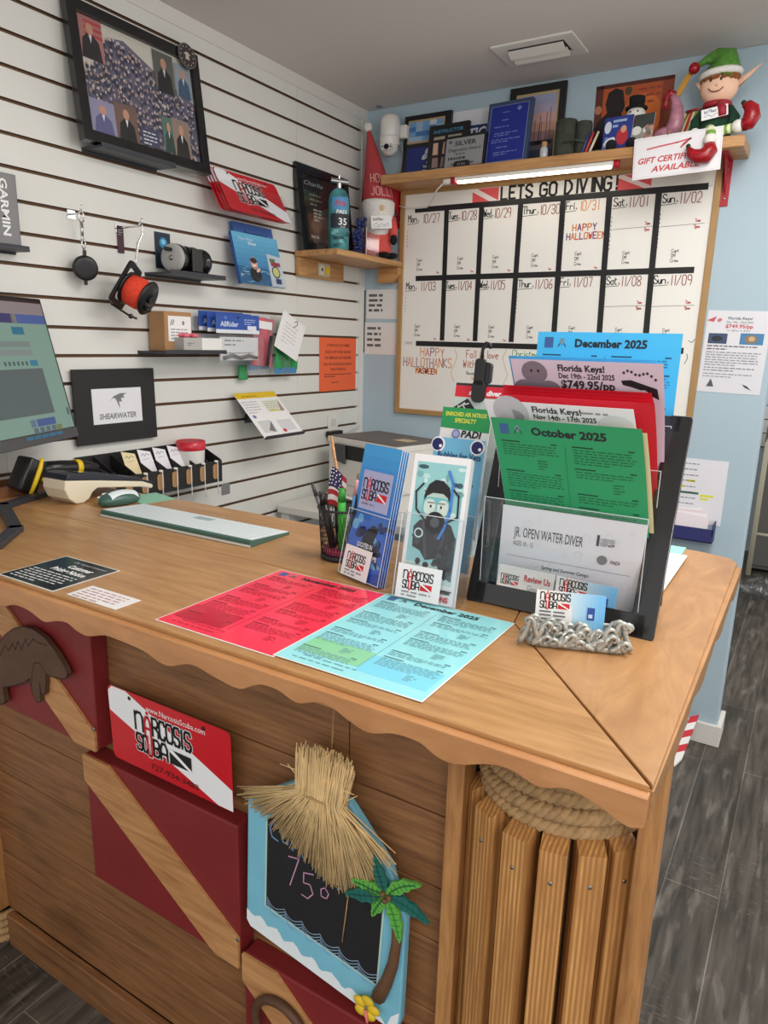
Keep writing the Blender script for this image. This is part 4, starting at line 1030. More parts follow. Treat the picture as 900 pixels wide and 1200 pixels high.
for i in range(3):
    header_bag(['front bagged part with a bright blue header card', 'second blue header card, close behind the front bagged part', 'rear blue header card, against the slat wall'][i], WL(-0.905 - .012 * i, 1.484 + .004 * i, 0.088 - 0.026 * i, 0, 0), 'blue header cards on a hook', i, i == 0)
def soft_bag(name, label, M, w, h, draw, mat='clear_bag', group='hanging bags of small gear', cat='bag'):
    t = thing(name, label, cat, M, group)
    m = MB(); m.grid(lambda u, v: Vector((-w / 2 + w * u, -h * (1 - v), .016 * math.sin(math.pi * u) * (1 - v) + .004)), 10, 8, mat); m.build('sleeve', t)
    draw(t); return t
def pinkbag(t):
    m = MB(); m.grid(lambda u, v: Vector((-.055 + .10 * u, -.015 - .15 * (1 - v), .006 + .006 * math.sin(9 * u + 4 * v))), 12, 10, (206, 96, 110)); m.build('pink_cloth', t)
    m = MB(); m.box(-.05, .03, -.05, -.026, .012, .013, 'paper_white'); m.build('label', t)
    m = MB(); m.tube([(.018, -.07, .022), (.0, -.165, .024)], [.006, .005], (52, 44, 50), 8); m.build('tool', t)
def bluebag(t):
    m = MB(); m.grid(lambda u, v: Vector((-.05 + .10 * u, -.11 - .075 * (1 - v), .008 + .008 * math.sin(8 * u + 3 * v))), 12, 8, (70, 140, 190)); m.build('blue_cloth', t)
def greenbag(t):
    m = MB(); m.grid(lambda u, v: Vector((-.06 + .13 * u, -.09 - .105 * (1 - v) * (.9 + .1 * u), .008 + .012 * math.sin(7 * u + 3 * v))), 14, 10, (38, 150, 80)); m.build('green_mesh', t)
    m = MB(); m.grid(lambda u, v: Vector((-.055 + .125 * u, -.185 - .022 * (1 - v), .012 + .004 * math.sin(9 * u))), 10, 3, (60, 130, 180)); m.build('blue_trim', t)
soft_bag('gear_bag', 'clear bag of pink cloth with a dark tool hanging on the wall', WL(-0.738, 1.558, 0.055, 0, -4) @ Matrix.Scale(1.12, 4), 0.12, 0.19, pinkbag)
soft_bag('gear_bag', 'clear bag with blue cloth at its bottom behind the pink bag', WL(-0.755, 1.545, 0.030, 0, 2), 0.12, 0.20, bluebag)
soft_bag('gear_bag', 'clear bag of bright green mesh behind the tilted white tag', WL(-0.612, 1.550, 0.035), 0.14, 0.21, greenbag)
m = MB(); m.box(-.072, .072, -.14, 0, 0, .0012, 'paper_white'); c = Cv(m); c.z = .0015; c.lines(-.045, -.035, .085, 6, .014, .0025, (176, 172, 176), 5, last=.5)
m.tube([(.004, -.012, .001), (.012, -.004, .006), (.02, -.016, .004), (.004, -.034, .002)], .0012, BLK, 5)
single('price_tag', m, 'white paper tag tied at a tilt over the green bag', 'tag', WL(-0.572, 1.545, 0.066, 0, -24))
m = MB(); m.grid(lambda u, v: Vector((-.035 + .05 * u, -.05 + .05 * v, .006 + .01 * math.sin(math.pi * u))), 6, 6, (52, 150, 90)); single('green_pouch', m, 'little green pouch low behind the blue bag', 'pouch', WL(-0.80, 1.375, 0.014), None, 0, .002)
m = MB(); m.box(-.1365, .1365, 0, .222, 0.0006, .0014, (238, 104, 58)); c = Cv(m); c.z = .0016
dk = (120, 44, 26)
for tx, z, hh, ww in (('ATTENTION CUSTOMERS', .186, .010, .17), ('SIGN UP FOR SHOP', .158, .011, .19), ('OR MERCH OR REPAIR', .134, .011, .20), ('WILL BE CHARGED $15.00/DAY', .108, .010, .22), ('FOR STORAGE', .086, .011, .11)): c.text(tx, 0, z, hh, dk, 'c', ww, .02)
c.lines(-.10, .068, .2, 2, .009, .004, dk, 2, last=.4); c.lines(-.05, .034, .1, 1, .009, .004, dk, 3)
single('orange_notice', m, 'orange paper notice to customers on the slat wall near the corner', 'notice', WL(-0.1925, 1.259, 0.0))
# sloping flyer with a yellow band
Mfl = WL(-0.756, 1.132, 0.165, 45)
m = MB(); m.box(-.11, .11, 0, .205, -.001, .0, 'paper_white'); c = Cv(m); c.z = .0003; c.rect(-.11, .178, .22, .027, (226, 190, 40)); c.up(); c.lines(-.08, .186, .15, 1, .01, .004, (150, 120, 30), 1)
c.lines(-.10, .16, .08, 5, .012, .003, (150, 150, 156), 2); c.rect(.005, .11, .09, .055, (222, 226, 214)); c.rect(-.09, .02, .07, .055, (206, 208, 206)); c.rect(.01, .02, .08, .05, (210, 212, 216)); c.up(); c.lines(.01, .155, .08, 5, .009, .003, (170, 176, 120), 4); c.poly([(.07, .11), (.095, .11), (.095, .165)], (170, 140, 150)); c.poly([(-.03, .02), (-.06, .03), (-.02, .07)], (120, 122, 126)); c.ell(.02, .022, .01, .008, (200, 60, 60)); c.ell(-.085, .095, .008, .008, (120, 120, 190)); c.rect(.015, .112, .06, .006, (210, 214, 80))
single('class_flyer', m, 'white flyer with a yellow top band on the sloping wall holder', 'flyer', Mfl)
m = MB(); m.box(-.11, .11, -.004, -.0005, -.004, .012, 'charcoal'); m.box(-.105, .105, 0, .19, -.0045, -.0015, 'charcoal'); m.box(-.03, .03, .14, .16, -.10, -.005, 'charcoal')
single('sloping_holder', m, 'dark sloping wall holder under the yellow banded flyer', 'holder', Mfl)
# black shearwater sign
m = MB(); m.box(-.143, .143, 0, .214, -.006, 0, 'black_matte'); m.box(-.086, .088, .056, .158, -.001, .0012, (230, 230, 234)); c = Cv(m); c.z = .0015
c.text('SHEARWATER', 0.0, .070, .0155, (128, 128, 134), 'c', .132, .03, .15)
c.poly([(-.03, .118), (-.012, .135), (.012, .143), (.036, .142), (.022, .137), (.026, .128), (.014, .130), (.016, .117), (.006, .120), (.008, .098), (-.004, .125), (-.010, .130), (-.018, .128)], (120, 120, 126))
single('brand_sign', m, 'square black sign with a grey bird mark on a white panel', 'sign', WL(-1.353, 1.158, 0.018, 1))
# outlet with plug
m = MB(); m.rrect(-.035, .035, -.057, .057, .004, .0006, .006, 'white_plastic'); m.rrect(-.017, .017, .008, .040, .006, .005, .008, (210, 208, 202)); m.rrect(-.017, .017, -.040, -.008, .006, .005, .008, (210, 208, 202))
single('wall_outlet', m, 'white wall outlet on the slat wall above the printer', 'outlet', WL(-0.232, 1.10, 0.0))
m = MB(); m.rrect(-.055, .03, -.012, .012, .004, .0, .028, 'black_plastic'); m.tube([(.03, 0, .014), (.07, .0, .02), (.11, .012, .02), (.15, .01, .016), (.19, .016, .01)], .0028, 'white_plastic', 8)
single('power_plug', m, 'black power adapter plugged into the wall outlet with a white cord', 'plug', WL(-0.232, 1.078, 0.0085))
# ---------------------------------------------------------------- card rack on the wall behind the counter
def build_rack():
    t = thing('tag_rack', 'black wall rack of angled slots with white price tags', 'rack', T_((0, -1.265, 1.0)))
    m = MB(); m.box(.001, .006, -.235, .235, 0, .125, 'black_matte'); m.box(.001, .118, -.235, .235, 0, .005, 'black_matte'); m.box(.114, .118, -.235, .235, 0.005, .072, 'black_matte')
    m.build('tray', t, None, .001)
    n = 8
    for i in range(n + 1):
        y = -.233 + .466 * i / n
        m = MB(); m.prism([(.006, .005), (.114, .005), (.114, .074), (.006, .122)], -.0015, .0015, 'black_matte', T_((0, y, 0)) @ Rx(90)); m.build('divider', t)
    for i in range(n):
        y = -.233 + .466 * (i + .5) / n
        m = MB(); m.rrect(-.012, .012, .012, .062, .010, 0, .0015, 'cork', F((.1182, y, 0), 90)); m.build('slot_cut_out', t)
    for i, lab in ((3, 'a'), (4, 'b'), (5, 'c'), (2, 'd'), (6, 'e'), (7, 'f')):
        y = -1.265 - .233 + .466 * (i + .5) / n
        m = MB(); col = (232, 214, 170) if i == 2 else (232, 230, 236)
        M2 = F((.076, y, 1.068), 90, 24, 0)
        tag_h = .07
        if i < 6:
            m.prism([(-.026, 0), (.024, -.006), (.022, tag_h - .012), (-.024, tag_h)], 0, .0008, col, M2)
            c = Cv(m, M2); c.z = .001; c.line([(-.016, .048), (-.008, .055), (-.004, .046), (.004, .054), (.014, .048)], .0016, (90, 90, 110)); c.line([(-.014, .036), (.01, .038)], .0012, (140, 140, 150))
            single('price_tag', m, {2: 'yellowish paper tag at the left of the black tag rack', 3: 'white tag right of the yellowish tag in the black rack', 4: 'white tag in the middle of the black rack', 5: 'white tag left of the red topped tub in the black rack'}[i], 'tag', None, 'price tags in the black rack')
        m = MB(); m.tube([(.119, y - .004, 1.075), (.127, y + .002, 1.068), (.1285, y, 1.03), (.1275, y + .001, .985), (.128, y + .003, .962)], .0016, (232, 230, 224), 6); m.ell((.1225, y, 1.071), (.006, .008, .004), (232, 230, 224), 8)
        single('tag_string', m, ['', '', 'white knotted string on the slot of the yellowish tag', 'white knotted string right of the yellowish tag', 'white knotted string on the middle slot of the rack', 'white knotted string left of the red topped tub', 'white knotted string under the red topped tub', 'white knotted string at the right end of the rack'][i], 'string', None, 'tag strings on the black rack')
    t = thing('plastic_tub', 'round clear white tub with a red band sitting in the tag rack', 'tub', T_((.066, -1.265 + .466 * (6.55 - 4) / 8, 1.052)))
    m = MB(); m.lathe([(0, 0), (.040, 0), (.042, .01), (.044, .055), (.045, .062)], 'white_plastic', 28); m.build('tub', t)
    m = MB(); m.lathe([(.046, .060), (.047, .062), (.047, .088), (.044, .089), (.044, .062)], (206, 40, 58, .3), 28)
    m.ell((0, 0, .082), (.042, .042, .008), (190, 60, 70), 16); m.build('band', t)
    m = MB(); m.box(-.02, .02, 0, .038, .0, .001, 'grey_plastic', F((.131, -1.03, .955), 90)); single('metal_tag', m, 'small grey tag hanging below the right end of the black rack', 'tag', None)
build_rack()

# ---------------------------------------------------------------- back wall
def lam_sign(label, x0, x1, z0, z1, seed, tilt=0):
    m = MB(); m.box(x0, x1, z0, z1, .0006, .0016, (226, 224, 222, .2)); c = Cv(m); c.z = .0018; n = 4; h = z1 - z0
    for k in range(n):
        c.lines(x0 + .012, z1 - .03 - k * (h - .04) / n, (x1 - x0) * .72, 1, .01, .011, (96, 94, 96), seed + k, word=.03)
        if seed < 5: c.rect(x1 - .022, z1 - .03 - k * (h - .04) / n, .014, .011, (96, 94, 96))
    return single('laminated_sign', m, label, 'sign', WB(0, 0, 0), 'laminated price lists')
lam_sign('upper laminated price list in the corner left of the calendar board', .018, .200, 1.568, 1.692, 1)
lam_sign('lower laminated price list in the corner left of the calendar board', .012, .190, 1.414, 1.552, 8)
m = MB(); m.box(.004, .012, 1.42, 1.69, .0005, .002, (60, 60, 62)); single('magnet_strip', m, 'thin dark strip beside the laminated price lists', 'strip', WB(0, 0, 0))

def build_board():
    x0, x1, z0, z1 = 0.187, 1.417, 1.165, 2.085
    t = thing('calendar_whiteboard', 'wood framed whiteboard calendar with black tape grid on the blue wall', 'whiteboard', T_((0.80, 0, z0)))
    I = Matrix.Translation((-0.80, 0, -z0))
    m = MB(); b = .021
    ring(m, [(x0, z0), (x1, z0), (x1, z1), (x0, z1)], [(x0 + b, z0 + b), (x1 - b, z0 + b), (x1 - b, z1 - b), (x0 + b, z1 - b)], .001, .019, 'frame_brown', WB(0, 0, 0)); m.build('frame', t, I, .002)
    m = MB(); m.box(x0 + .01, x1 - .01, z0 + .01, z1 - .01, .001, .010, 'board_white', WB(0, 0, 0))
    c = Cv(m, WB(0, 0, -.010)); c.z = .0004
    mk = (44, 42, 44); rd = (150, 74, 72); r2 = (214, 84, 84); orr = (232, 140, 50); gr = (110, 110, 108); gn = (110, 176, 100); pu = (126, 60, 130)
    # title
    c.dive_flag(.512, 2.004, .110, .058, (232, 88, 92), (246, 236, 232), .22); c.dive_flag(1.075, 2.012, .115, .050, (232, 88, 92), (246, 226, 224), .2)
    xx = c.hand('LETS', .634, 2.016, .044, .0088, (20, 20, 22), .62, .42); xx = c.hand('GO', xx + .022, 2.016, .044, .0088, (20, 20, 22), .68, .42); c.hand('DIVING!', xx + .022, 2.017, .046, .0088, (20, 20, 22), .62, .36)
    days = ['Mon.', 'Tues.', 'Wed.', 'Thur.', 'Fri.', 'Sat.', 'Sun.']
    d1 = ['10/27', '10/28', '10/29', '10/30', '10/31', '11/01', '11/02']; d2 = ['11/03', '11/04', '11/05', '11/06', '11/07', '11/08', '11/09']
    cx = [.232, .420, .573, .735, .902, 1.076, 1.242]; cr = [.390, .545, .703, .868, 1.042, 1.208, 1.372]
    for row, (zt, dd) in enumerate(((1.957, d1), (1.690, d2))):
        for i in range(7):
            zz = zt + (.004 if i > 3 else 0)
            e = c.hand(days[i], cx[i] - .008, zz, .027, .0034, mk, .44 if i in (1, 2) else .52, .24)
            c.line([(cx[i] - .012, zz - .008), (e - .004, zz - .005)], .002, mk)
            col = orr if (row == 0 and i == 4) else rd
            c.hand(dd[i], max(e + .003, cr[i] - .098), zz - .006, .033, .0030, col, .40 if i in (1, 2) else .45, .38)
            for k in range(5): c.line([(cx[i] - .012, zz - .035 - .014 * k), (cx[i] - .009, zz - .039 - .014 * k)], .0022, gr)
            if i < 5:
                zb = zt - .168
                for k, q in enumerate(('Capt', 'DM', 'Crew')): c.hand(q, cx[i] + .040, zb - .018 * k + .012, .011, .0016, (70, 70, 70), .6, .3)
                c.hand('7am', cr[i] - .026, zt - .205, .007, .0016, r2, .6, .3)
            else:
                c.line([(cx[i] - .006, zt - .074), (cr[i] + .005, zt - .070)], .0016, gr)
                c.hand('7am', cr[i] - .026, zt - .064, .010, .0022, r2, .6, .3); c.hand('5pm', cr[i] - .026, zt - .084, .010, .0022, r2, .6, .3)
                for k in range(4): c.line([(cx[i] - .012, zz - .10 - .014 * k), (cx[i] - .009, zz - .104 - .014 * k)], .0022, gr)
                for k, q in enumerate(('Capt', 'DM', 'Crew')): c.hand(q, cx[i] + .040, zt - .160 - .016 * k, .011, .0016, (70, 70, 70), .6, .3)
    mc = [orr, pu, (220, 80, 60)]
    c.hand('HAPPY', .925, 1.887, .022, .0040, orr, .66, .5, .05, mc); c.hand('HALLOWEEN', .905, 1.856, .022, .0040, orr, .62, .4, .05, [pu, orr, (220, 90, 60)])
    c.hand('HAPPY', .305, 1.416, .032, .0036, orr, .60, .45, .05, [orr, (220, 120, 60), pu]); c.hand('HALLOTHANKS', .222, 1.368, .038, .0034, pu, .50, .32, .08, [(150, 90, 130), orr, (200, 120, 80)]); c.hand('MASWEEN', .285, 1.342, .022, .0050, orr, .56, .4, .05, [orr, (170, 70, 70)])
    rb = (190, 96, 70)
    c.hand('Fall in love', .520, 1.415, .030, .0030, rb, .52, .35); c.hand('With Keys', .508, 1.375, .030, .0030, rb, .55, .35); c.hand("November 7-11", .525, 1.346, .014, .0018, gr, .5, .35); c.hand('Nov -11', .55, 1.325, .012, .0022, (226, 180, 120), .6, .5)
    c.hand('Christmas', .722, 1.425, .026, .0030, gn, .55, .35)
    for xa, s_ in ((.465, 1), (.695, -1)): c.line([(xa, 1.45), (xa + .014 * s_, 1.42), (xa + .002 * s_, 1.385), (xa - .012 * s_, 1.35), (xa + .004 * s_, 1.315)], .0022, (224, 160, 90))
    c.rect(.226, 1.462, .036, .012, (206, 204, 198))
    c.line([(1.372, 1.50), (1.385, 1.494), (1.392, 1.506)], .002, mk); c.line([(1.368, 1.42), (1.376, 1.44), (1.372, 1.455)], .002, mk); c.line([(1.372, 2.002), (1.388, 2.004)], .0016, gr)
    m.build('writing_surface', t, I)
    m = MB(); c = Cv(m, WB(0, 0, -.0102)); c.z = .0006; tp = (24, 24, 26, .35)
    def tape(pts, w=.021):
        for (xa, za), (xb, zb) in zip(pts[:-1], pts[1:]):
            d = math.hypot(xb - xa, zb - za); ux, uz = (xb - xa) / d * w / 2, (zb - za) / d * w / 2
            c.poly([(xa + uz, za - ux), (xb + uz, zb - ux), (xb - uz, zb + ux), (xa - uz, za + ux)], tp)
        c.up(.0001)
    tape([(.254, 2.003), (1.376, 2.003)]); tape([(.268, 1.733), (1.363, 1.737)]); tape([(.280, 1.467), (1.36, 1.465)])
    for xa, xb in ((.401, .405), (.554, .556), (.716, .713), (.881, .886), (1.050, 1.060), (1.219, 1.227)):
        tape([(xa, 1.997), ((xa + xb) / 2, 1.74)]); tape([((xa + xb) / 2, 1.73), (xb, 1.482)])
    m.build('tape_grid', t, I)
build_board()

def build_back_shelf():
    t = thing('wall_shelf', 'long varnished wooden shelf above the calendar board', 'shelf', T_((0.83, -0.09, 2.112)))
    m = MB(); m.prism([(.075 - .83, .088), (.185 - .83, -.083), (1.487 - .83, -.083), (1.487 - .83, .088)], -.034, 0, 'shelf_wood'); m.build('board', t, None, .003)
    for x in (.178, 1.428):
        m = MB(); m.box(x - .83 - .013, x - .83 + .013, .086, .0885, -.175, -.034, 'red_bracket'); m.box(x - .83 - .013, x - .83 + .013, -.05, .086, -.037, -.034, 'red_bracket')
        m.prism([(0, -.034), (.10, -.034), (.012, -.13), (0, -.14)], -.0015, .0015, 'red_bracket', T_((x - .83, .086, 0)) @ Rz(-90) @ Rx(90))
        for q in (-.06, -.15): m.ell((x - .83, .0855, q), (.004, .001, .004), 'steel', 8)
        m.build('bracket', t)
build_back_shelf()
t = thing('led_light_bar', 'lit white light bar with red end caps under the long shelf', 'light bar', T_((0.80, -0.152, 2.060)))
m = MB(); m.box(-.30, .30, -.011, .011, .004, .018, 'white_plastic'); m.build('housing', t, None, .002)
m = MB(); m.rrect(-.285, .285, -.009, .009, .004, -.003, .0042, 'led_white'); m.build('tube', t)
for s_ in (-1, 1):
    m = MB(); m.rrect(s_ * .302 - .010, s_ * .302 + .010, -.012, .012, .004, -.005, .019, 'red_bracket'); m.build('end_cap', t)
m = MB(); m.rrect(-.345, -.312, -.010, .010, .004, -.002, .016, 'white_plastic'); m.build('plug', t)
m = MB(); m.tube([(.458, -.152, 2.066), (.42, -.14, 2.045), (.375, -.09, 2.015), (.33, -.05, 2.003), (.28, -.035, 2.006), (.23, -.03, 2.01), (.19, -.03, 2.02)], .003, 'white_plastic', 8)
single('light_cord', m, 'thin white cord trailing from the light bar to the corner', 'cord')
for k, (dx, lab) in enumerate(((0, 'dark red cable looping below the shelf, left one'), (.028, 'dark red cable looping below the shelf, right one'))):
    m = MB(); m.tube([(.105 + dx, -.014, 2.077), (.105 + dx, -.012, 2.03), (.115 + dx, -.010, 1.995), (.14 + dx * .8, -.008, 1.975), (.164, -.006, 1.968 + .02 * k)], .0035, (140, 30, 52), 8); single('red_cable', m, lab, 'cable', None, 'red cables under the shelf')
# security camera
t = thing('security_camera', 'white dome security camera mounted in the corner', 'camera', T_((0.163, 0, 2.272)))
m = MB(); m.lathe([(0, .088), (.02, .086), (.036, .074), (.040, .055), (.040, .0), (.034, -.012), (0, -.012)], 'white_plastic', 28, T_((0, -.075, 0))); m.build('housing', t)
m = MB(); m.lathe([(0, 0), (.0395, 0), (.0405, .002), (.0405, .03), (.039, .036), (0, .037)], 'white_plastic', 28, T_((0, -.075, -.03)) @ Rx(8)); m.ell((0, -.078, -.034), (.0365, .036, .036), 'white_plastic', 24); m.build('lens_ball', t)
m = MB(); Ml = T_((0.008, -.113, -.042)) @ Rx(80) @ Ry(12); m.rrect(-.026, .026, -.013, .013, .011, -.002, .0015, (206, 206, 206, .3), Ml)
m.cyl((0, 0), .0105, 0, .004, (12, 12, 14, .1), 20, Ml); m.cyl((-.018, 0), .004, 0, .002, (120, 120, 120, .2), 12, Ml); m.cyl((.018, 0), .004, 0, .002, (120, 120, 120, .2), 12, Ml); m.build('lens', t)
m = MB(); m.box(.03, .06, -.05, -.0005, .0, .05, 'white_plastic'); m.build('wall_mount', t, None, .004)
m = MB(); m.tube([(.19, -.03, 2.265), (.195, -.02, 2.22), (.18, -.008, 2.18), (.165, -.006, 2.12)], .002, 'white_plastic', 6); single('camera_cable', m, 'thin white cable hanging below the security camera', 'cable')

# things standing on the long shelf
SZ = 2.1125
def plaque(label, x0, x1, z1, y, tilt, draw, cols=('black_satin',), d=.016, yaw=0, roll=0):
    w = x1 - x0; h = z1 - SZ
    t = thing('plaque', label, 'plaque', WB((x0 + x1) / 2, SZ, y, tilt, yaw, roll), 'plaques on the long shelf')
    m = MB(); m.box(-w / 2, w / 2, 0, h, -d, 0, cols[0]); m.build('board', t, None, .002)
    m = MB(); c = Cv(m, T_((-w / 2, 0, 0))); draw(c, w, h); m.build('face', t)
    return t
def pq1(c, w, h):
    c.rect(.018, h * .56, w - .045, h * .36, (176, 152, 110)); c.up()
    for i in range(5):
        for j in range(4):
            rn = random.Random(i * 9 + j); c.rect(.024 + (w - .057) * i / 5, h * (.59 + .075 * j), (w - .057) / 5, h * .076, rn.choice([(70, 116, 176), (110, 156, 200), (196, 206, 214), (150, 180, 206)]))
    c.rect(.02, .004, w - .03, h * .48, (34, 48, 118)); c.up(); c.ell(w * .55, h * .40, .012, .016, (200, 206, 226)); c.ell(w * .50, h * .34, .016, .010, (200, 206, 226), 12, 30); c.ell(w * .60, h * .34, .016, .010, (200, 206, 226), 12, -30); c.up()
    for k, q in enumerate(('CITY', 'TAMPA FL', 'CHAMBER', 'OF EXCELLENCE')): c.text(q, w * .60, h * (.23 - .062 * k), .0085, (232, 234, 240), 'c', None, .04)
plaque('tall black plaque with a picture over a blue panel at left end of shelf', .202, .412, 2.358, -.045, 5, pq1)
def notice(c, w, h):
    c.rect(0, 0, w, h, (222, 224, 232)); c.up(); c.rect(0, h * .50, w, h * .26, (34, 52, 110)); c.up(); c.text('NOTICE', w * .5, h * .56, h * .15, (236, 238, 244), 'c', w * .8, .03, .2, 3); c.lines(.02, h * .42, w * .8, 3, h * .12, h * .05, (120, 126, 140), 3, word=.03)
plaque('white and blue NOTICE sign at the back of the shelf', .385, .605, 2.350, -.022, 3, notice, ((222, 224, 232),), .003)
def pq2(c, w, h):
    c.text('INSTRUCTOR', w * .5, h * .83, .012, (60, 128, 160), 'c', w * .75, .03); c.rect(w * .14, h * .70, w * .28, .011, (160, 152, 134)); c.rect(w * .5, h * .70, w * .34, .011, (160, 152, 134)); c.up()
    c.rect(w * .14, h * .40, w * .42, h * .24, (212, 174, 148)); c.rect(w * .14, h * .14, w * .42, h * .20, (150, 120, 116)); c.up(); c.poly([(w * .30, h * .14), (w * .36, h * .14), (w * .40, h * .64), (w * .26, h * .64)], (34, 28, 34)); c.rect(w * .22, h * .04, w * .3, h * .08, (86, 150, 176))
plaque('black plaque with a torso picture and teal heading', .338, .515, 2.295, -.092, 6, pq2, yaw=-4)
def pq3(c, w, h):
    c.rect(.008, .012, w - .016, h - .022, (150, 150, 154)); c.up(); c.text('SILVER', w * .52, h * .70, .016, (58, 58, 62), 'c', w * .52, .03); c.text('Diagnostics Award', w * .5, h * .54, .011, (66, 66, 70), 'c', w * .78, .02); c.lines(w * .3, h * .44, w * .4, 1, .01, .005, (90, 90, 94), 3); c.lines(w * .12, h * .30, w * .76, 1, .01, .009, (66, 66, 70), 4); c.lines(w * .2, h * .16, w * .6, 2, .012, .005, (90, 90, 94), 5); c.ell(w * .15, h * .82, .008, .006, (90, 90, 94))
plaque('small grey plaque reading SILVER in a black border', .428, .605, 2.238, -.125, 7, pq3, yaw=-4)
m = MB(); m.rrect(-.034, .034, 0, .024, .010, -.006, 0, 'black_satin'); c = Cv(m); c.text('STAR', 0, .008, .008, (150, 150, 150), 'c', .034)
single('name_plate', m, 'little black name plate in front of the silver plaque', 'name plate', WB(.525, SZ, -.155, 8, -4))
def pq4(c, w, h):
    c.rect(w * .07, h * .06, w * .86, h * .88, (124, 134, 176)); c.up(); c.rect(w * .085, h * .07, w * .83, h * .86, (28, 44, 140)); c.up()
    for k, (s_, z, n) in enumerate(((.3, .82, 1), (.3, .70, 1), (.62, .60, 1), (.6, .50, 2), (.7, .40, 2), (.45, .28, 1), (.55, .20, 2))): c.lines(w * (.5 - s_ / 2), h * z, w * s_, n, h * .035, h * .016, (110, 124, 190), k, word=.018)
    c.poly([(w * .66, h * .86), (w * .72, h * .90), (w * .78, h * .86), (w * .72, h * .82)], (120, 140, 200))
BP = plaque('large blue plaque with a silver border on the long shelf', .592, .768, 2.338, -.118, 8, pq4, ((58, 76, 104, .3),), .02, -4)
for x, lab in ((.645, 'left white foot under the large blue plaque'), (.735, 'right white foot under the large blue plaque')):
    m = MB(); m.rrect(-.038 if x < .7 else -.02, .038 if x < .7 else .02, 0, .012, .005, -.03, 0, 'white_plastic'); f_ = m.build('foot', BP); f_.matrix_world = WB(x, SZ, -.146); f_.matrix_parent_inverse = BP.matrix_world.inverted(); f_['label'] = lab
def harbour(c, w, h):
    cols = [(60, 66, 86), (96, 84, 96), (150, 116, 116), (196, 150, 132), (206, 164, 160), (176, 164, 190), (160, 164, 196)]
    c.rect(0, 0, w, h, (196, 174, 130)); c.up()
    for i, q in enumerate(cols): c.rect(w * .06, h * (.04 + .92 * i / 7), w * .88, h * .92 / 7 + .0004, q)
    c.up(); rn = random.Random(2)
    for k in range(7): 
        x = w * rn.uniform(.2, .85); c.rect(x, h * .28, .002, h * rn.uniform(.2, .5), (50, 44, 56)); c.poly([(x - .014, h * .30), (x + .016, h * .30), (x + .012, h * .24), (x - .01, h * .24)], (44, 40, 52))
picture_frame('painting_frame', 'black framed harbour sunset painting behind the blue plaque', 'picture frame', WB(.755, SZ, -.030, 3), .215, .285, .024, 'black_matte', harbour, .014, None, None, False)
t = thing('glass_vial', 'tiny corked glass vial beside the green bundle', 'vial', T_((.838, -.135, SZ)))
m = MB(); m.lathe([(0, 0), (.013, 0), (.014, .004), (.014, .032), (.009, .042)], (186, 190, 190, .15), 16); m.build('glass', t)
m = MB(); m.cyl((0, 0), .010, .041, .056, 'cork', 12); m.build('cork', t)
t = thing('cloth_bundle', 'pair of dark green rolls tied with cord on the shelf', 'bundle', T_((.925, -.10, SZ)))
for x, y, r, h in ((-.022, 0, .038, .125), (.042, -.004, .027, .112)):
    m = MB(); m.lathe([(0, 0), (r * .95, 0), (r, .006), (r * 1.02, h * .5), (r, h - .006), (r * .9, h), (r * .6, h - .004), (0, h - .006)], 'camo', 24, T_((x, y, 0))); m.build('roll', t)
m = MB(); m.tube([(.012 + .062 * math.cos(a), .0 + .045 * math.sin(a), .045 + .004 * math.sin(3 * a)) for a in [i * .314 for i in range(20)]], .004, 'camo', 6, closed=True); m.build('cord', t)
for i, (dx, q, lab) in enumerate(((0, (60, 70, 130), 'blue marker pen leaning beside the green bundle'), (.012, (200, 60, 60), 'red marker pen leaning beside the green bundle'), (.026, (226, 214, 190), 'pale marker pen leaning beside the green bundle'))):
    m = MB(); m.tube([(.978 + dx, -.145, SZ + .004), (.990 + dx * 1.2, -.118, SZ + .072)], .0042, q, 8); single('marker_pen', m, lab, 'pen', None, 'marker pens on the shelf')
# poster with silhouette
m = MB(); w, h = .262, .205; m.box(-w / 2, w / 2, 0, h, .0006, .0014, (186, 86, 44)); c = Cv(m, T_((-w / 2, 0, 0))); c.z = .0017
c.rect(0, h * .94, w, h * .06, (84, 40, 34)); c.ell(w * .62, h * .45, .07, .07, (222, 116, 48), 24); c.rect(0, 0, w * .1, h, (96, 44, 36)); c.rect(w * .86, 0, w * .14, h, (140, 62, 44)); c.up()
c.poly([(0, 0), (w * .46, 0), (w * .42, h * .38), (w * .36, h * .52), (w * .40, h * .62), (w * .38, h * .76), (w * .36, h * .88), (w * .26, h * .93), (w * .17, h * .87), (w * .14, h * .70), (w * .17, h * .56), (w * .06, h * .44), (0, h * .3)], (30, 22, 26))
c.ell(w * .43, h * .86, .012, .014, (76, 70, 40)); c.up(); c.lines(w * .56, h * .84, w * .36, 3, h * .10, h * .03, (150, 66, 40), 6, word=.02); c.ell(w * .05, h * .62, .012, .014, (190, 120, 90))
single('poster', m, 'dark orange poster with a black figure silhouette pinned above the shelf', 'poster', WB(1.098, 2.158, 0, 0, 0, 0))
t = thing('snowman_figure', 'small snowman in a black top hat behind the comic cards', 'figurine', T_((1.130, -.075, SZ)))
m = MB(); m.ell((0, 0, .045), (.042, .038, .045), 'felt_white', 18); m.ell((0, 0, .118), (.032, .030, .030), 'felt_white', 18); m.build('body', t)
m = MB(); m.cyl((0, 0), .036, .138, .143, 'felt_black', 20); m.lathe([(.024, .143), (.026, .175), (.0, .178)], 'felt_black', 20); m.build('hat', t)
m = MB(); m.lathe([(.03, .09), (.036, .094), (.034, .10), (.028, .101)], (140, 30, 44), 18); m.build('scarf', t)
m = MB()
for x in (-.012, .012): m.ell((x, -.0275, .125), .0032, BLK, 8)
m.tube([(-.008, -.029, .108), (0, -.030, .105), (.008, -.029, .108)], .0012, BLK, 5); m.build('face', t)
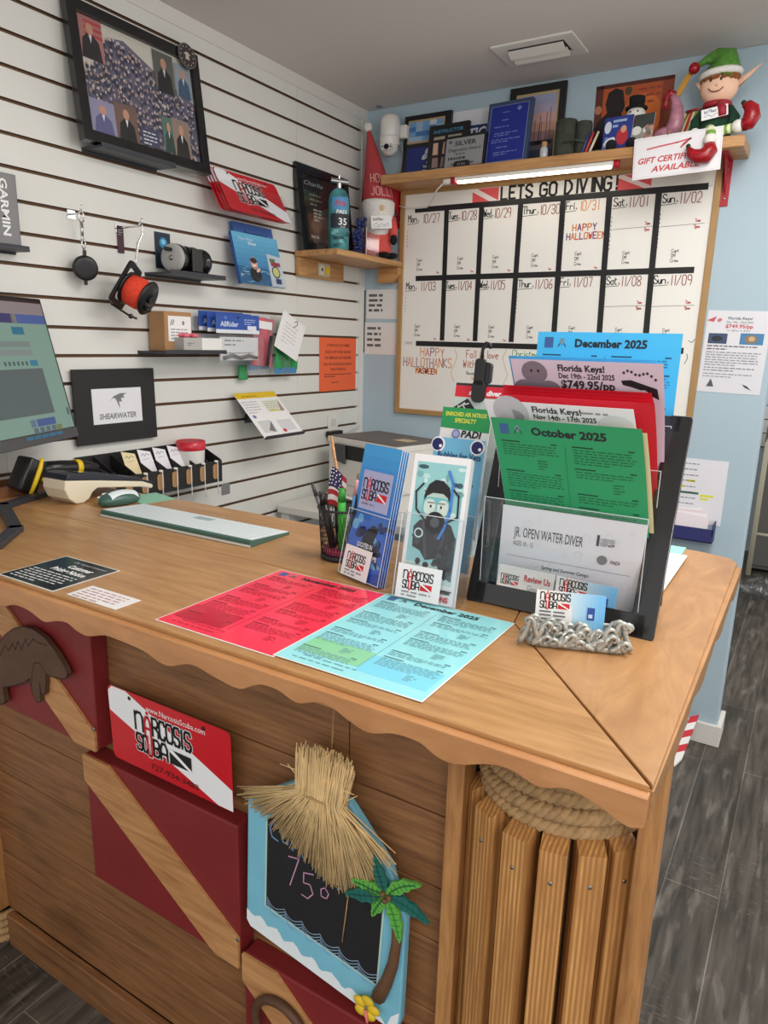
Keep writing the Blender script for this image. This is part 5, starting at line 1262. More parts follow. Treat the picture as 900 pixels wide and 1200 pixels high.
for x in (-.055, .012):
    m = MB(); m.ell((x, -.070, .018), (.018, .014, .0176), 'felt_black', 14); m.build('boot', t)
def comic(c, w, h, s_):
    rn = random.Random(s_); c.rect(0, 0, w, h, (44, 60, 140) if s_ == 1 else (150, 150, 140)); c.up()
    if s_ == 1:
        c.poly([(0, 0), (w * .5, 0), (w * .4, h * .4), (w * .1, h * .45)], (120, 150, 200)); c.ell(w * .14, h * .72, .012, .02, (210, 220, 236)); c.up(); c.lines(w * .3, h * .84, w * .5, 2, h * .14, h * .07, (160, 180, 220), 2, word=.03); c.ell(w * .68, h * .42, .020, .028, (190, 50, 60)); c.up(); c.ell(w * .70, h * .62, .010, .012, (216, 160, 130)); c.ell(w * .25, h * .3, .022, .012, (226, 232, 240), 12, 30); c.rect(0, 0, w, h * .1, (130, 44, 60))
    else:
        c.rect(0, h * .6, w, h * .4, (60, 66, 62)); c.up()
        for k in range(9): c.ell(rn.uniform(.15, .85) * w, rn.uniform(.1, .75) * h, rn.uniform(.008, .016), rn.uniform(.008, .018), rn.choice([(214, 200, 190), (60, 56, 60), (120, 130, 90), (190, 150, 130), (228, 226, 222)]))
for x, s_, lab in ((1.085, 1, 'blue card with a red figure leaning on the snowman'), (1.168, 2, 'grey green card leaning on the snowman, right of the blue card')):
    m = MB(); w, h = (.098, .115) if s_ == 1 else (.066, .112); m.box(-w / 2, w / 2, 0, h, -.002, 0, 'paper_white'); c = Cv(m, T_((-w / 2, 0, 0))); comic(c, w, h, s_)
    single('picture_card', m, lab, 'card', WB(x, SZ, -.128, 9, -6), 'picture cards on the shelf')
# glass bird with a bill raised
t = thing('bird_ornament', 'pink glass bird ornament with an amber wing beside the elf', 'ornament', T_((1.258, -.12, SZ)) @ Matrix.Scale(1.0, 4))
m = MB(); m.ell((-.015, 0, .030), (.040, .028, .030), 'pink_glass', 20); m.tube([(.0, 0, .03), (.014, 0, .07), (.012, 0, .11), (.004, 0, .135), (-.006, 0, .15)], [.028, .025, .019, .013, .012], 'pink_glass', 14); m.build('body', t)
m = MB(); m.tube([(.0, 0, .152), (-.014, 0, .158), (-.024, 0, .146), (-.026, 0, .124), (-.020, 0, .112)], [.011, .014, .012, .007, .003], 'sequin_red', 12); m.build('head', t)
m = MB(); m.prism([(0, .135), (.018, .150), (.042, .195), (.052, .225), (.030, .205), (.010, .170)], -.004, .004, (196, 140, 40, .3), F((0, 0, 0))); m.build('wing', t, None, .001)

def build_elf():
    t = thing('elf_doll', 'plush elf in a green hat sitting at the right end of the shelf', 'doll', T_((1.388, -0.115, SZ)) @ Matrix.Scale(0.9, 4))
    m = MB(); m.lathe([(0, 0), (.050, .0), (.056, .02), (.050, .06), (.038, .10), (.024, .118), (0, .12)], 'felt_green', 24); m.build('body', t)
    hd = MB(); hd.ell((0, 0, .172), (.062, .052, .056), 'skin_cloth', 28); hd.ell((0, -.052, .168), (.006, .005, .005), 'skin_cloth', 10); h = hd.build('head', t)
    m = MB()
    for x in (-.016, .016): m.ell((x - .006, -.0495, .186), (.0045, .003, .006), BLK, 10)
    m.tube([(-.028, -.0485, .160), (-.018, -.051, .150), (-.004, -.052, .147), (.010, -.051, .150), (.020, -.0485, .160)], .0016, (110, 40, 40), 6); m.build('face', h)
    m = MB(); rn = random.Random(6)
    for i in range(70):
        a = rn.uniform(math.pi * .9, math.pi * 2.1); m.ell((.055 * math.cos(a), .046 * math.sin(a), .207 + rn.uniform(-.014, .008)), .0095, 'hair_ginger', 7)
    m.build('hair', h)
    for s_ in (1, -1):
        m = MB(); L = .075 if s_ > 0 else .03
        m.add([(s_ * .052, -.005, .160), (s_ * .056, -.005, .19), (s_ * (.055 + L), .006, .205 + .03 * (s_ > 0)), (s_ * .054, .008, .160), (s_ * .058, .008, .19), (s_ * (.056 + L), .010, .205 + .03 * (s_ > 0))], [(0, 1, 2), (5, 4, 3), (0, 3, 4, 1), (1, 4, 5, 2), (2, 5, 3, 0)], 'skin_cloth', True); m.build('ear', h)
    m = MB(); pts = [(0, 0, .205), (.012, .0, .235), (.008, .0, .26), (-.02, 0, .272), (-.055, -.01, .262), (-.078, -.018, .245)]
    m.tube(pts, [.058, .052, .042, .026, .012, .006], 'sequin_green', 20); hat = m.build('hat', t)
    m = MB(); m.tube([(.060 * math.cos(a), .052 * math.sin(a), .212 + .004 * math.cos(a)) for a in [i * .314 for i in range(20)]], .0115, 'felt_white', 10, closed=True); m.build('hat_band', hat)
    m = MB(); m.ell((-.086, -.02, .240), .019, 'sequin_red', 14); m.build('pompom', hat)
    m = MB(); m.tube([(.038 * math.cos(a), .034 * math.sin(a), .116) for a in [i * .314 for i in range(20)]], .0105, (156, 28, 44), 10, closed=True); m.tube([(.01, -.04, .112), (.026, -.05, .09), (.03, -.054, .066)], [.012, .016, .014], (156, 28, 44), 10); m.build('scarf', t)
    for s_ in (1, -1):
        m = MB(); m.tube([(s_ * .038, 0, .10), (s_ * .062, -.012, .066), (s_ * .060, -.03, .04)], [.018, .019, .016], 'felt_green', 12); m.ell((s_ * .058, -.034, .030), (.016, .014, .014), 'felt_white', 12); m.build('arm', t)
    # striped legs: one over the shelf edge, one stuck out to the right
    def leg(pts, dirn):
        m = MB(); n = len(pts) - 1
        for i in range(n): m.tube([pts[i], pts[i + 1]], .0155, (226, 230, 196) if i % 2 else (120, 160, 60), 12)
        L = m.build('leg', t); e = pts[-1]
        m = MB(); m.ell(e, (.022, .021, .022), 'felt_white', 14); m.build('cuff', L)
        m = MB(); q = [Vector(e) + Vector(p) for p in dirn]; m.tube(q, [.018, .026, .028, .024, .017, .008], 'sequin_red', 14); m.ell(q[-1] + Vector((0, 0, .006)), .008, 'felt_green', 10); m.build('boot', L)
    leg([(-.015 + .004 * i, -.035 - .0095 * i, .026 + .004 * math.sin(i)) for i in range(4)] + [(.004, -.084 - .002 * i, .014 - .0135 * i) for i in range(3)], [(0, 0, -.012), (.004, -.002, -.032), (-.008, -.006, -.050), (-.032, -.010, -.052), (-.054, -.012, -.040), (-.066, -.012, -.022)])
    leg([(.022 + .010 * i, -.040 - .002 * i, .022 + .001 * i) for i in range(7)], [(.012, 0, .0), (.030, -.002, .006), (.040, -.002, .026), (.036, -.002, .048), (.022, -.002, .062), (.008, 0, .066)])
    m = MB(); M2 = T_((.006, -.060, .062)) @ Rx(84) @ Rz(8); m.box(-.042, .042, 0, .036, -.0008, 0, 'paper_white', M2); c = Cv(m, M2); c.hand('1st Place', -.034, .021, .010, .0015, (70, 80, 130), .52); c.line([(-.034, .010), (-.02, .015), (-.01, .007), (.005, .014), (.02, .008), (.034, .013)], .0014, (100, 110, 150)); m.build('name_card', t)
    m = MB(); m.cyl((0, 0), .008, 0, .004, 'felt_white', 14, T_((-.006, -.047, .088)) @ Rx(84)); m.build('button', t)
build_elf()
m = MB(); M2 = ID
m.box(-.034, .034, -.02, .02, 0, .098, (206, 214, 160)); c = Cv(m, F((0, -.0205, 0)))
for k in range(5): c.poly([(-.034 + .016 * k, 0), (-.026 + .016 * k, 0), (min(.034, -.008 + .016 * k), .098), (min(.034, -.018 + .016 * k) - .0, .098)] if k < 3 else [(-.034, .03 + .022 * (k - 3)), (-.034, .045 + .022 * (k - 3)), (-.018, .098), (-.026, .098)], (110, 140, 60) if k % 2 else (176, 40, 44))
m.tube([(-.03, -.022, .098), (.0, -.024, .104), (.03, -.022, .099)], .004, (150, 40, 40), 6)
single('gift_box', m, 'green striped gift box between the pink bird and the elf', 'gift', T_((1.318, -.085, SZ)) @ Rz(-8) @ Ry(6))
t = thing('hanging_sign', 'laminated gift certificates sign hanging from the shelf front', 'sign', WB(1.298, 2.010, -.186, 0, 0, 2.2))
m = MB(); m.box(-.132, .132, 0, .124, -.0012, 0, (232, 230, 234, .16)); c = Cv(m); rd = (196, 70, 74)
c.frame(-.128, .004, .256, .116, .0015, (206, 204, 210)); c.text('GIFT CERTIFICATES', -.004, .046, .017, rd, 'c', .225, .03, .25); c.text('AVAILABLE', .0, .018, .017, rd, 'c', .15, .03, .25); c.line([(-.09, .088), (-.05, .092), (.0, .096), (.04, .102), (.02, .090), (.012, .080), (.03, .094)], .005, (206, 96, 100)); m.build('card', t)
m = MB(); m.tube([(-.03, .123, -.001), (-.022, .133, .003)], .002, 'rope', 6); m.build('tie', t)

# flyer right of the board
m = MB(); w, h = .200, .276; m.box(0, w, 0, h, .0006, .0014, (226, 226, 232, .2)); c = Cv(m); c.z = .0017
c.text('Florida Keys!', w * .52, h * .895, .0085, (70, 70, 80), 'c', .075, .02); c.text('Dec 19th - 22nd 2025', w * .52, h * .852, .0065, (90, 90, 98), 'c', .082, .01); c.text('$749.95/pp', w * .52, h * .795, .0115, (196, 70, 80), 'c', .086, .03); c.text('6 nights, 6 dives', w * .52, h * .755, .006, (90, 90, 96), 'c', .07)
c.rect(w * .06, h * .60, w * .30, h * .125, (60, 78, 112)); c.rect(w * .56, h * .60, w * .36, h * .135, (70, 130, 176)); c.up(); c.ell(w * .2, h * .66, .018, .010, (40, 44, 56)); c.ell(w * .73, h * .665, .020, .014, (150, 120, 90)); c.up(); c.ell(w * .74, h * .67, .010, .008, (200, 176, 140))
c.lines(w * .06, h * .565, w * .86, 2, .010, .004, (110, 110, 118), 1, last=.4); c.lines(w * .06, h * .49, w * .86, 6, .0085, .0034, (150, 150, 158), 2); c.lines(w * .06, h * .30, w * .86, 2, .009, .0034, (140, 140, 148), 4); c.lines(w * .06, h * .225, w * .8, 2, .009, .003, (150, 150, 158), 5)
c.poly([(w * .14, h * .07), (w * .26, h * .07), (w * .2, h * .17)], (84, 88, 92)); c.poly([(w * .70, h * .12), (w * .78, h * .10), (w * .86, h * .05), (w * .76, h * .08)], (60, 60, 66)); c.poly([(.0, h * .88), (.03, h * .93), (.022, h * .86)], (200, 90, 96)); c.ell(w * .2, h * .885, .008, .006, (206, 120, 120), 10, 30)
single('trip_flyer', m, 'laminated Florida trip flyer on the blue wall right of the board', 'flyer', WB(1.418, 1.328, 0, 0, 0, -1.2))
# ceiling vent
t = thing('ceiling_vent', 'white rectangular air vent in the ceiling', 'vent', T_((0.855, -0.29, CEIL)))
m = MB(); ring(m, [(-.135, -.09), (.135, -.09), (.135, .09), (-.135, .09)], [(-.095, -.05), (.095, -.05), (.095, .05), (-.095, .05)], -.008, -.0005, 'trim_white'); m.build('frame', t, None, .002)
for k in range(2):
    m = MB(); m.box(-.092, .092, -.002, .034, -.003, .0, 'white_plastic', T_((0, -.042 + .046 * k, -.010)) @ Rx(-20)); m.build('louver', t)
m = MB(); m.box(-.095, .095, -.05, .05, -.0025, -.001, (70, 68, 68)); m.build('throat', t)
m = MB(); m.cyl((0, 0), .013, -.004, -.0005, 'steel', 16, T_((.08, -.03, CEIL))); single('ceiling_screw', m, 'small round metal disc on the ceiling near the corner', 'fixing')
# ---------------------------------------------------------------- on the counter, flat sheets
CT = TOP + 0.0003
def flat_sheet(name, label, x, y, w, h, col, draw, cat='sheet', z=0.0, rot=0.0, border=0.002, gloss=0.12, group=None):
    """laminated sheet lying on the counter; x, y = left front corner"""
    m = MB(); m.box(-border, w + border, -border, h + border, 0, .0006, (226, 226, 222, gloss)); m.box(0, w, 0, h, .0004, .0008, tuple(col) + (gloss,))
    c = Cv(m); c.z = .00095; draw(c, w, h)
    return single(name, m, label, cat, T_((x, y, CT + z)) @ Rz(rot), group)
def blk(c, w, h):
    c.up(); c.text('Our Valued Customers', w * .62, h * .86, .007, (190, 190, 194), 'c', .085, 0, .3); c.text('Customer', w * .62, h * .68, .0135, (240, 240, 240), 'c', .062, .03); c.text('Pricing Notice', w * .58, h * .52, .0135, (240, 240, 240), 'c', .086, .03)
    c.lines(.010, h * .42, w * .86, 6, .0085, .0032, (206, 206, 208), 5, word=.012)
flat_sheet('pricing_notice', 'black customer pricing notice taped flat on the counter', .656, -2.112, .142, .124, (24, 24, 26), blk, 'notice', 0, 0, .0025)
def wht(c, w, h): c.lines(.008, h * .78, w * .86, 5, .0085, .0030, (176, 140, 150), 3)
flat_sheet('small_notice', 'small white notice taped flat beside the black pricing notice', .829, -2.108, .114, .046, (232, 228, 226), wht, 'notice', 0, 0, .001)
def month(c, w, h, title, ink_, dk_=(52, 60, 66), seed=1):
    c.rect(.012, h - .024, .014, .016, (60, 96, 150)); c.text(title, w * .53, h - .022, .0115, (30, 34, 40), 'c', w * .50, .04)
    c.line([(.034, h - .022), (.040, h - .012), (.046, h - .022)], .0014, (40, 50, 60)); c.ell(.04, h - .014, .004, .005, (120, 150, 160))
    y = h - .036
    for col in (0, 1):
        x = .010 + col * (w / 2 + .0); ww = w / 2 - .02; y = h - .036; k = seed * 10 + col * 5
        while y > .034:
            n = random.Random(k).randint(3, 6); k += 1
            c.rect(x, y, ww * .34, .0020, dk_); c.rect(x + ww * .88, y, ww * .10, .0020, dk_)
            c.lines(x + .001, y - .0046, ww, n, .0041, .0017, ink_, k, word=.0075)
            y -= .0046 + n * .0041 + .0045
            if k % 2: c.lines(x + ww * .6, y + .002, ww * .18, 4, .0042, .0018, ink_, k + 7, word=.014); y -= .018
    c.rect(w / 2 - .0004, .03, .0008, h - .066, ink_); c.lines(.03, .020, w * .7, 1, .01, .0022, ink_, 3); c.lines(.02, .010, w * .7, 1, .01, .0022, ink_, 4)
def redm(c, w, h):
    c.rect(.004, .026, w * .44, .05, (196, 40, 62, .12)); c.up(); month(c, w, h, 'November 2025', (186, 42, 64, .2), (120, 26, 44, .2), seed=2)
def cyanm(c, w, h):
    c.rect(.010, .030, w * .45, .046, (140, 206, 160, .12)); c.rect(w * .5, .022, w * .47, .05, (126, 208, 230, .12)); c.up(); month(c, w, h, 'December 2025', (112, 160, 168, .2), (70, 100, 110, .2), seed=4)
flat_sheet('month_sheet', 'red laminated November schedule lying flat on the counter', 1.023, -2.100, .216, .279, (238, 58, 82), redm, 'schedule', 0, 0)
flat_sheet('month_sheet', 'pale cyan laminated December schedule lying flat on the counter', 1.239, -2.096, .216, .279, (152, 220, 226), cyanm, 'schedule', .0008, -.3)
m = MB(); m.box(0, .10, 0, .09, 0, .0008, (140, 196, 168)); single('green_slip', m, 'green paper slip at the back edge behind the mouse', 'paper', T_((.33, -1.60, CT)) @ Rz(-12))

# ---------------------------------------------------------------- keyboard, mouse, terminal, scanner, monitor
t = thing('keyboard', 'white and dark green keyboard seen from its back edge on the counter', 'keyboard', T_((.448, -1.756, CT)) @ Rz(1.0))
m = MB(); w, d = .438, .124
prof = [(0, .0), (d, .0), (d, .005), (.004, .014), (0, .012)]
m.prism(prof, 0, w, 'green_plastic', T_((w, 0, 0)) @ Rz(0) @ Matrix(((0, 0, -1, 0), (1, 0, 0, 0), (0, 1, 0, 0), (0, 0, 0, 1)))); m.build('case', t, None, .001)
Mk = T_((0, .004, .0142)) @ Rx(-math.degrees(math.atan2(.009, d - .004)))
m = MB(); m.box(.002, w - .002, .002, d - .006, .0, .0012, 'key_white', Mk)
c = Cv(m, Mk @ T_((0, 0, .0014))); c.z = 0
for i in range(1, 22): c.rect(.01 + i * .0195, .010, .0012, d - .026, (186, 200, 204))
for j in range(0, 7): c.rect(.01, .010 + j * .0165, w - .02, .0012, (186, 200, 204))
c.up(); c.rect(.20, d - .045, .05, .022, (150, 172, 176)); m.build('keys', t)
m = MB(); m.box(.0, w, -.001, .0, .0005, .005, (214, 216, 210)); m.build('base_strip', t)
t = thing('computer_mouse', 'dark green computer mouse with pale panels beside the keyboard', 'mouse', T_((.380, -1.650, CT)) @ Rz(-4))
m = MB(); m.ell((0, 0, .012), (.030, .056, .022), 'green_plastic', 24); m.v = [Vector((p.x, p.y, max(p.z, 0))) for p in m.v]; m.build('body', t)
m = MB()
def msh(u, v):
    x = .004 + .019 * u; y = -.034 + .074 * v; z = .012 + .0222 * math.sqrt(max(0, 1 - (x / .030) ** 2 - (y / .056) ** 2)) + .0008
    return Vector((x, y, z))
m.grid(msh, 8, 14, 'key_white'); m.build('side_panel', t)
m = MB(); m.ell((-.014, -.030, .0265), (.005, .008, .003), 'key_white', 10); m.ell((-.016, -.044, .020), (.004, .005, .003), 'key_white', 10); m.build('button', t)

t = thing('card_terminal', 'white and black handheld card terminal with a rounded paper roll end', 'card terminal', T_((.262, -1.60, CT)) @ Rz(3))
XZ = lambda x0: T_((x0, 0, 0)) @ Matrix(((0, 0, 1, 0), (1, 0, 0, 0), (0, 1, 0, 0), (0, 0, 0, 1)))
body = [(-.145, .062), (-.148, .040), (-.138, .016), (-.118, .001), (-.098, .0), (-.080, .008), (-.070, .022), (-.055, .030), (.0, .022), (.08, .010), (.118, .0), (.124, .002), (.124, .010), (.09, .024), (-.06, .050)]
m = MB(); m.prism(body, -.040, .040, 'cream_plastic', XZ(0)); m.build('body', t, None, .003)
top = [(-.145, .063), (-.138, .074), (-.120, .076), (-.05, .063), (.06, .040), (.122, .018), (.124, .011), (.09, .0245), (-.06, .0505)]
m = MB(); m.prism(top, -.041, .041, (36, 38, 50, .3), XZ(0)); m.build('face', t, None, .002)
m = MB(); m.prism([(-.10, .0735), (.02, .0495), (.02, .0505), (-.10, .0745)], -.030, .030, (70, 76, 84, .12), XZ(0)); m.build('screen', t)
t = thing('barcode_scanner', 'black and yellow barcode scanner lying behind the card terminal', 'scanner', T_((.125, -1.66, CT)))
m = MB(); m.tube([(0, -.030, .060), (0, .03, .056), (0, .10, .050), (0, .14, .040)], [.020, .021, .018, .014], 'black_plastic', 16); m.build('handle', t)
m = MB(); Mh = T_((0, -.060, .046)) @ Rx(-28); m.rrect(-.030, .030, -.030, .022, .010, -.040, .046, 'black_plastic', Mh); m.build('head', t, None, .005)
m = MB(); m.tube([(.030, -.036, .094), (.033, -.046, .07), (.033, -.062, .036), (.031, -.076, .008)], [.004, .006, .006, .005], 'yellow_plastic', 8); m.build('grip_stripe', t)
m = MB(); m.tube([(.008, -.030, .036), (.012, -.014, .030), (.012, .0, .036), (.01, .006, .042)], [.005, .006, .005, .004], 'yellow_plastic', 8); m.build('trigger', t)
m = MB(); m.tube([(0, .072, .0535), (0, .088, .0518)], [.0208, .0200], 'yellow_plastic', 18); m.build('band', t)
m = MB(); m.tube([(0, .14, .040), (-.01, .18, .020), (-.05, .15, .006), (-.09, .0, .006)], .004, 'black_rubber', 8); m.build('cable', t)
t = thing('wooden_tray', 'low reddish wooden tray at the back of the counter under the scanner', 'tray', T_((.062, -1.70, CT)))
m = MB(); m.box(-.04, .04, -.10, .12, 0, .006, 'bin_wood'); m.build('floor_board', t)
for x0, x1, y0, y1 in ((-.048, -.040, -.10, .12), (.040, .048, -.10, .12), (-.040, .040, -.108, -.10), (-.040, .040, .12, .128)):
    m = MB(); m.box(x0, x1, y0, y1, 0, .026, 'bin_wood'); m.build('side_board', t, None, .001)

def build_monitor():
    yaw = 113.6; w, h = .612, .345
    M = T_((.253, -1.850, CT)) @ Rz(yaw)
    t = thing('computer_monitor', 'black computer monitor with a lit order page at left end of counter', 'monitor', M)
    # local: x along the screen to its right edge, -y out of the screen
    S = T_((0.0, 0.004, .146)) @ Rx(90 - 12.5)
    m = MB(); m.box(-w / 2, w / 2, -.012, h, -.030, 0, 'black_plastic', S); m.box(-.2, .2, .06, .28, -.055, -.028, 'black_plastic', S); m.build('housing', t, None, .003)
    m = MB(); m.box(-w / 2 + .001, w / 2 - .001, -.011, .014, 0, .0012, 'dark_grey', S); m.build('chin', t)
    sx0, sx1, sz0, sz1 = -w / 2 + .008, w / 2 - .008, .016, h - .008
    m = MB(); m.add([S @ Vector(p) for p in ((sx0, sz0, .0006), (sx1, sz0, .0006), (sx1, sz1, .0006), (sx0, sz1, .0006))], [(0, 1, 2, 3)], 'screen_glow'); c = Cv(m, S); c.z = .0010
    def e(col, s_=.5):
        k = 'lit_%d_%d_%d' % col
        if k not in MATS: P(k, (16, 16, 16), .3, emit=col, es=s_)
        return k
    W_ = sx1 - sx0; H_ = sz1 - sz0
    R_ = lambda x, z, ww, hh, col: c.rect(sx1 - x - ww, sz1 - z - hh, ww, hh, e(col))     # measured from the top right corner
    R_(0, 0, W_, .035, (176, 160, 162)); R_(0, .035, W_, .022, (90, 120, 190)); c.up(); R_(.13, .035, W_ - .13, .022, (70, 70, 130)); R_(.115, .036, .02, .020, (150, 150, 140)); c.up()
    R_(0, .0, W_, .006, (60, 40, 44)); R_(.10, .066, .045, .018, (50, 140, 170)); R_(.09, .100, .30, .014, (150, 164, 160)); R_(.09, .120, .30, .014, (160, 172, 168)); R_(.08, .146, .03, .014, (60, 150, 180))
    for k in range(6): R_(.12 + .016 * k, .148, .008, .010, (90, 110, 116))
    R_(.068, .166, .36, .112, (108, 122, 122)); R_(.075, .288, .075, .018, (80, 110, 176)); R_(.155, .288, .02, .018, (120, 140, 170)); R_(.055, .308, .022, .014, (140, 150, 90))
    for k in range(4): R_(.08 + .024 * k, .308, .018, .014, (110, 130, 146))
    for k in range(5): R_(.06 + .030 * k, .326, .026, .008, (50, 130, 170))
    R_(.30, .30, .20, .03, (60, 150, 190)); R_(.006, .27, .010, .018, (100, 120, 130))
    m.build('screen', t)
    m = MB(); m.tube([(0, .05, .02), (0, .05, .20)], .022, 'dark_grey', 12); m.box(-.05, .05, .03, .062, .15, .26, 'dark_grey'); m.build('stand_post', t)
    m = MB(); pts = [Vector((.150, -1.665, 1.078)), Vector((.212, -1.840, 1.078)), Vector((.425, -1.942, 1.078)), Vector((.505, -2.03, 1.078))]
    q = M.inverted(); 
    for a, b in zip(pts[:-1], pts[1:]):
        d = (b - a).normalized(); n = Vector((-d.y, d.x, 0)) * .013
        m.add([q @ (p + Vector((0, 0, z))) for z in (-.0075, .004) for p in (a - d * .01 - n, b + d * .01 - n, b + d * .01 + n, a - d * .01 + n)], [(3, 2, 1, 0), (4, 5, 6, 7), (0, 1, 5, 4), (1, 2, 6, 5), (2, 3, 7, 6), (3, 0, 4, 7)], 'charcoal')
    m.build('stand_foot', t, None, .001)
build_monitor()

# ---------------------------------------------------------------- pen cup
def build_cup():
    cx, cy = 1.064, -1.690
    t = thing('pen_cup', 'black wire mesh pen cup on the counter beside the leaflets', 'pen cup', T_((cx, cy, CT)))
    m = MB(); n = 44
    for i in range(n):
        for s_ in (1, -1):
            pts = []
            for k in range(9):
                z = .004 + .092 * k / 8; r = .040 + .0055 * k / 8; a = 2 * math.pi * i / n + s_ * .42 * k / 8
                pts.append((r * math.cos(a), r * math.sin(a), z))
            m.tube(pts, .00055, 'mesh_black', 3)
    m.build('mesh_wall', t)
    m = MB(); m.lathe([(.0, 0), (.041, 0), (.042, .004), (.041, .010), (.040, .010), (.0, .006)], 'mesh_black', 28); m.build('base', t)
    m = MB(); m.tube([(.0462 * math.cos(a), .0462 * math.sin(a), .097) for a in [i * .2094 for i in range(30)]], .0022, 'mesh_black', 8, closed=True); m.build('rim', t)
    m = MB(); m.cyl((0, 0), .036, .0105, .018, (176, 60, 96), 20); single('sticky_pad', m, 'small pink pad in the bottom of the pen cup', 'pad', T_((cx, cy, CT)))
    def pen(label, a, lean, ln, r, col, tip, group='pens in the mesh cup'):
        m = MB(); M = T_((cx + .018 * math.cos(R(a)), cy + .018 * math.sin(R(a)), CT + .02)) @ Rz(a) @ Ry(lean)
        m.tube([(0, 0, 0), (0, 0, ln * .8)], r, col, 10, M); m.tube([(0, 0, ln * .8), (0, 0, ln)], [r * 1.05, r * .7], tip, 10, M); single('pen', m, label, 'pen', None, group)
    pen('silver pen leaning out at the left of the pen cup', 190, 22, .125, .0042, 'steel', (60, 60, 64))
    pen('thick black marker at the left front of the pen cup', 215, 12, .105, .0075, 'black_plastic', 'black_plastic')
    pen('black pen standing at the back of the pen cup', 150, 6, .112, .0055, 'black_plastic', (50, 50, 54))
    pen('bright green marker in the middle of the pen cup', 300, 6, .118, .0075, (60, 176, 60), (40, 140, 50))
    pen('yellow pencil behind the green marker in the cup', 60, 5, .125, .005, (226, 206, 50), (226, 206, 50))
    pen('pale blue pen at the right of the pen cup', 345, 10, .135, .006, (96, 150, 206), (226, 160, 160))
    t = thing('hand_flag', 'small stars and stripes flag on a wooden stick in the pen cup', 'flag', T_((cx - .012, cy + .008, CT + .02)))
    m = MB(); m.tube([(0.022, 0, 0), (-.026, .006, .205)], .0026, 'pale_wood', 8); m.build('stick', t)
    m = MB()
    def fl(u, v, w=0):
        return Vector((-.012 - .006 * u + .034 * v * (1 - .25 * u), -.010 - .007 * math.sin(3.0 * v + 2 * u) - w, .150 - .072 * u - .014 * v + .006 * math.sin(4 * v)))
    for k in range(7):
        m.grid(lambda u, v, k=k: fl((k + u) / 7, v), 2, 6, (176, 40, 52) if k % 2 == 0 else (232, 228, 226))
    m.grid(lambda u, v: fl(u * .5, v * .8, .0012), 5, 5, (40, 44, 92))
    for i in range(5):
        for j in range(4):
            p = fl(.05 + .09 * i, .08 + .2 * j + .05 * (i % 2), .002); m.ell(p, .0014, (236, 236, 240), 5)
    m.build('cloth', t)
build_cup()

# ---------------------------------------------------------------- leaflets and holders
def leaflet(label, M, w, h, draw, cover, group, name='leaflet', d=.0012):
    m = MB(); m.box(-w / 2, w / 2, 0, h, -d, 0, cover); c = Cv(m, T_((-w / 2, 0, 0))); draw(c, w, h)
    return single(name, m, label, 'leaflet', M, group)
def tarpon(c, w, h):
    for i in range(12): c.rect(0, h * i / 12, w, h / 12 + .0002, (34 + 3 * i, 84 + 7 * i, 190 + 3 * i))
    c.up(); c.poly([(0, h * .42), (w * .3, h * .46), (w * .62, h * .40), (w, h * .44), (w, h * .1), (w * .6, h * .04), (w * .2, h * .10), (0, h * .05)], (52, 110, 214)); c.up()
    rn = random.Random(8)
    for i in range(14): c.ell(rn.uniform(.05, .95) * w, rn.uniform(.12, .46) * h, rn.uniform(.006, .016), rn.uniform(.004, .010), rn.choice([(120, 190, 236), (30, 50, 110), (24, 34, 74), (80, 150, 230)]), 9, rn.uniform(0, 90))
    c.up(); c.poly([(w * .10, h * .16), (w * .32, h * .22), (w * .44, h * .36), (w * .62, h * .42), (w * .78, h * .40), (w * .70, h * .30), (w * .86, h * .20), (w * .92, h * .10), (w * .72, h * .18), (w * .52, h * .13), (w * .40, h * .16), (w * .22, h * .08), (w * .12, h * .10)], (12, 18, 34)); c.poly([(0, h * .30), (w * .10, h * .48), (w * .04, h * .60), (0, h * .62)], (14, 22, 44))
    c.up(); c.rect(w * .12, h * .52, w * .80, h * .29, (170, 176, 214)); c.up(); c.logo(w * .16, h * .595, w * .72, (16, 16, 22), (216, 80, 96)); c.lines(w * .2, h * .555, w * .6, 1, .01, .003, (120, 124, 150), 2)
    c.up(); c.text('LOCATED IN', w * .50, h * .24, .008, (236, 240, 248), 'c', w * .42, .04); c.text('Tarpon Springs', w * .52, h * .165, .012, (236, 240, 248), 'c', w * .70, .03)
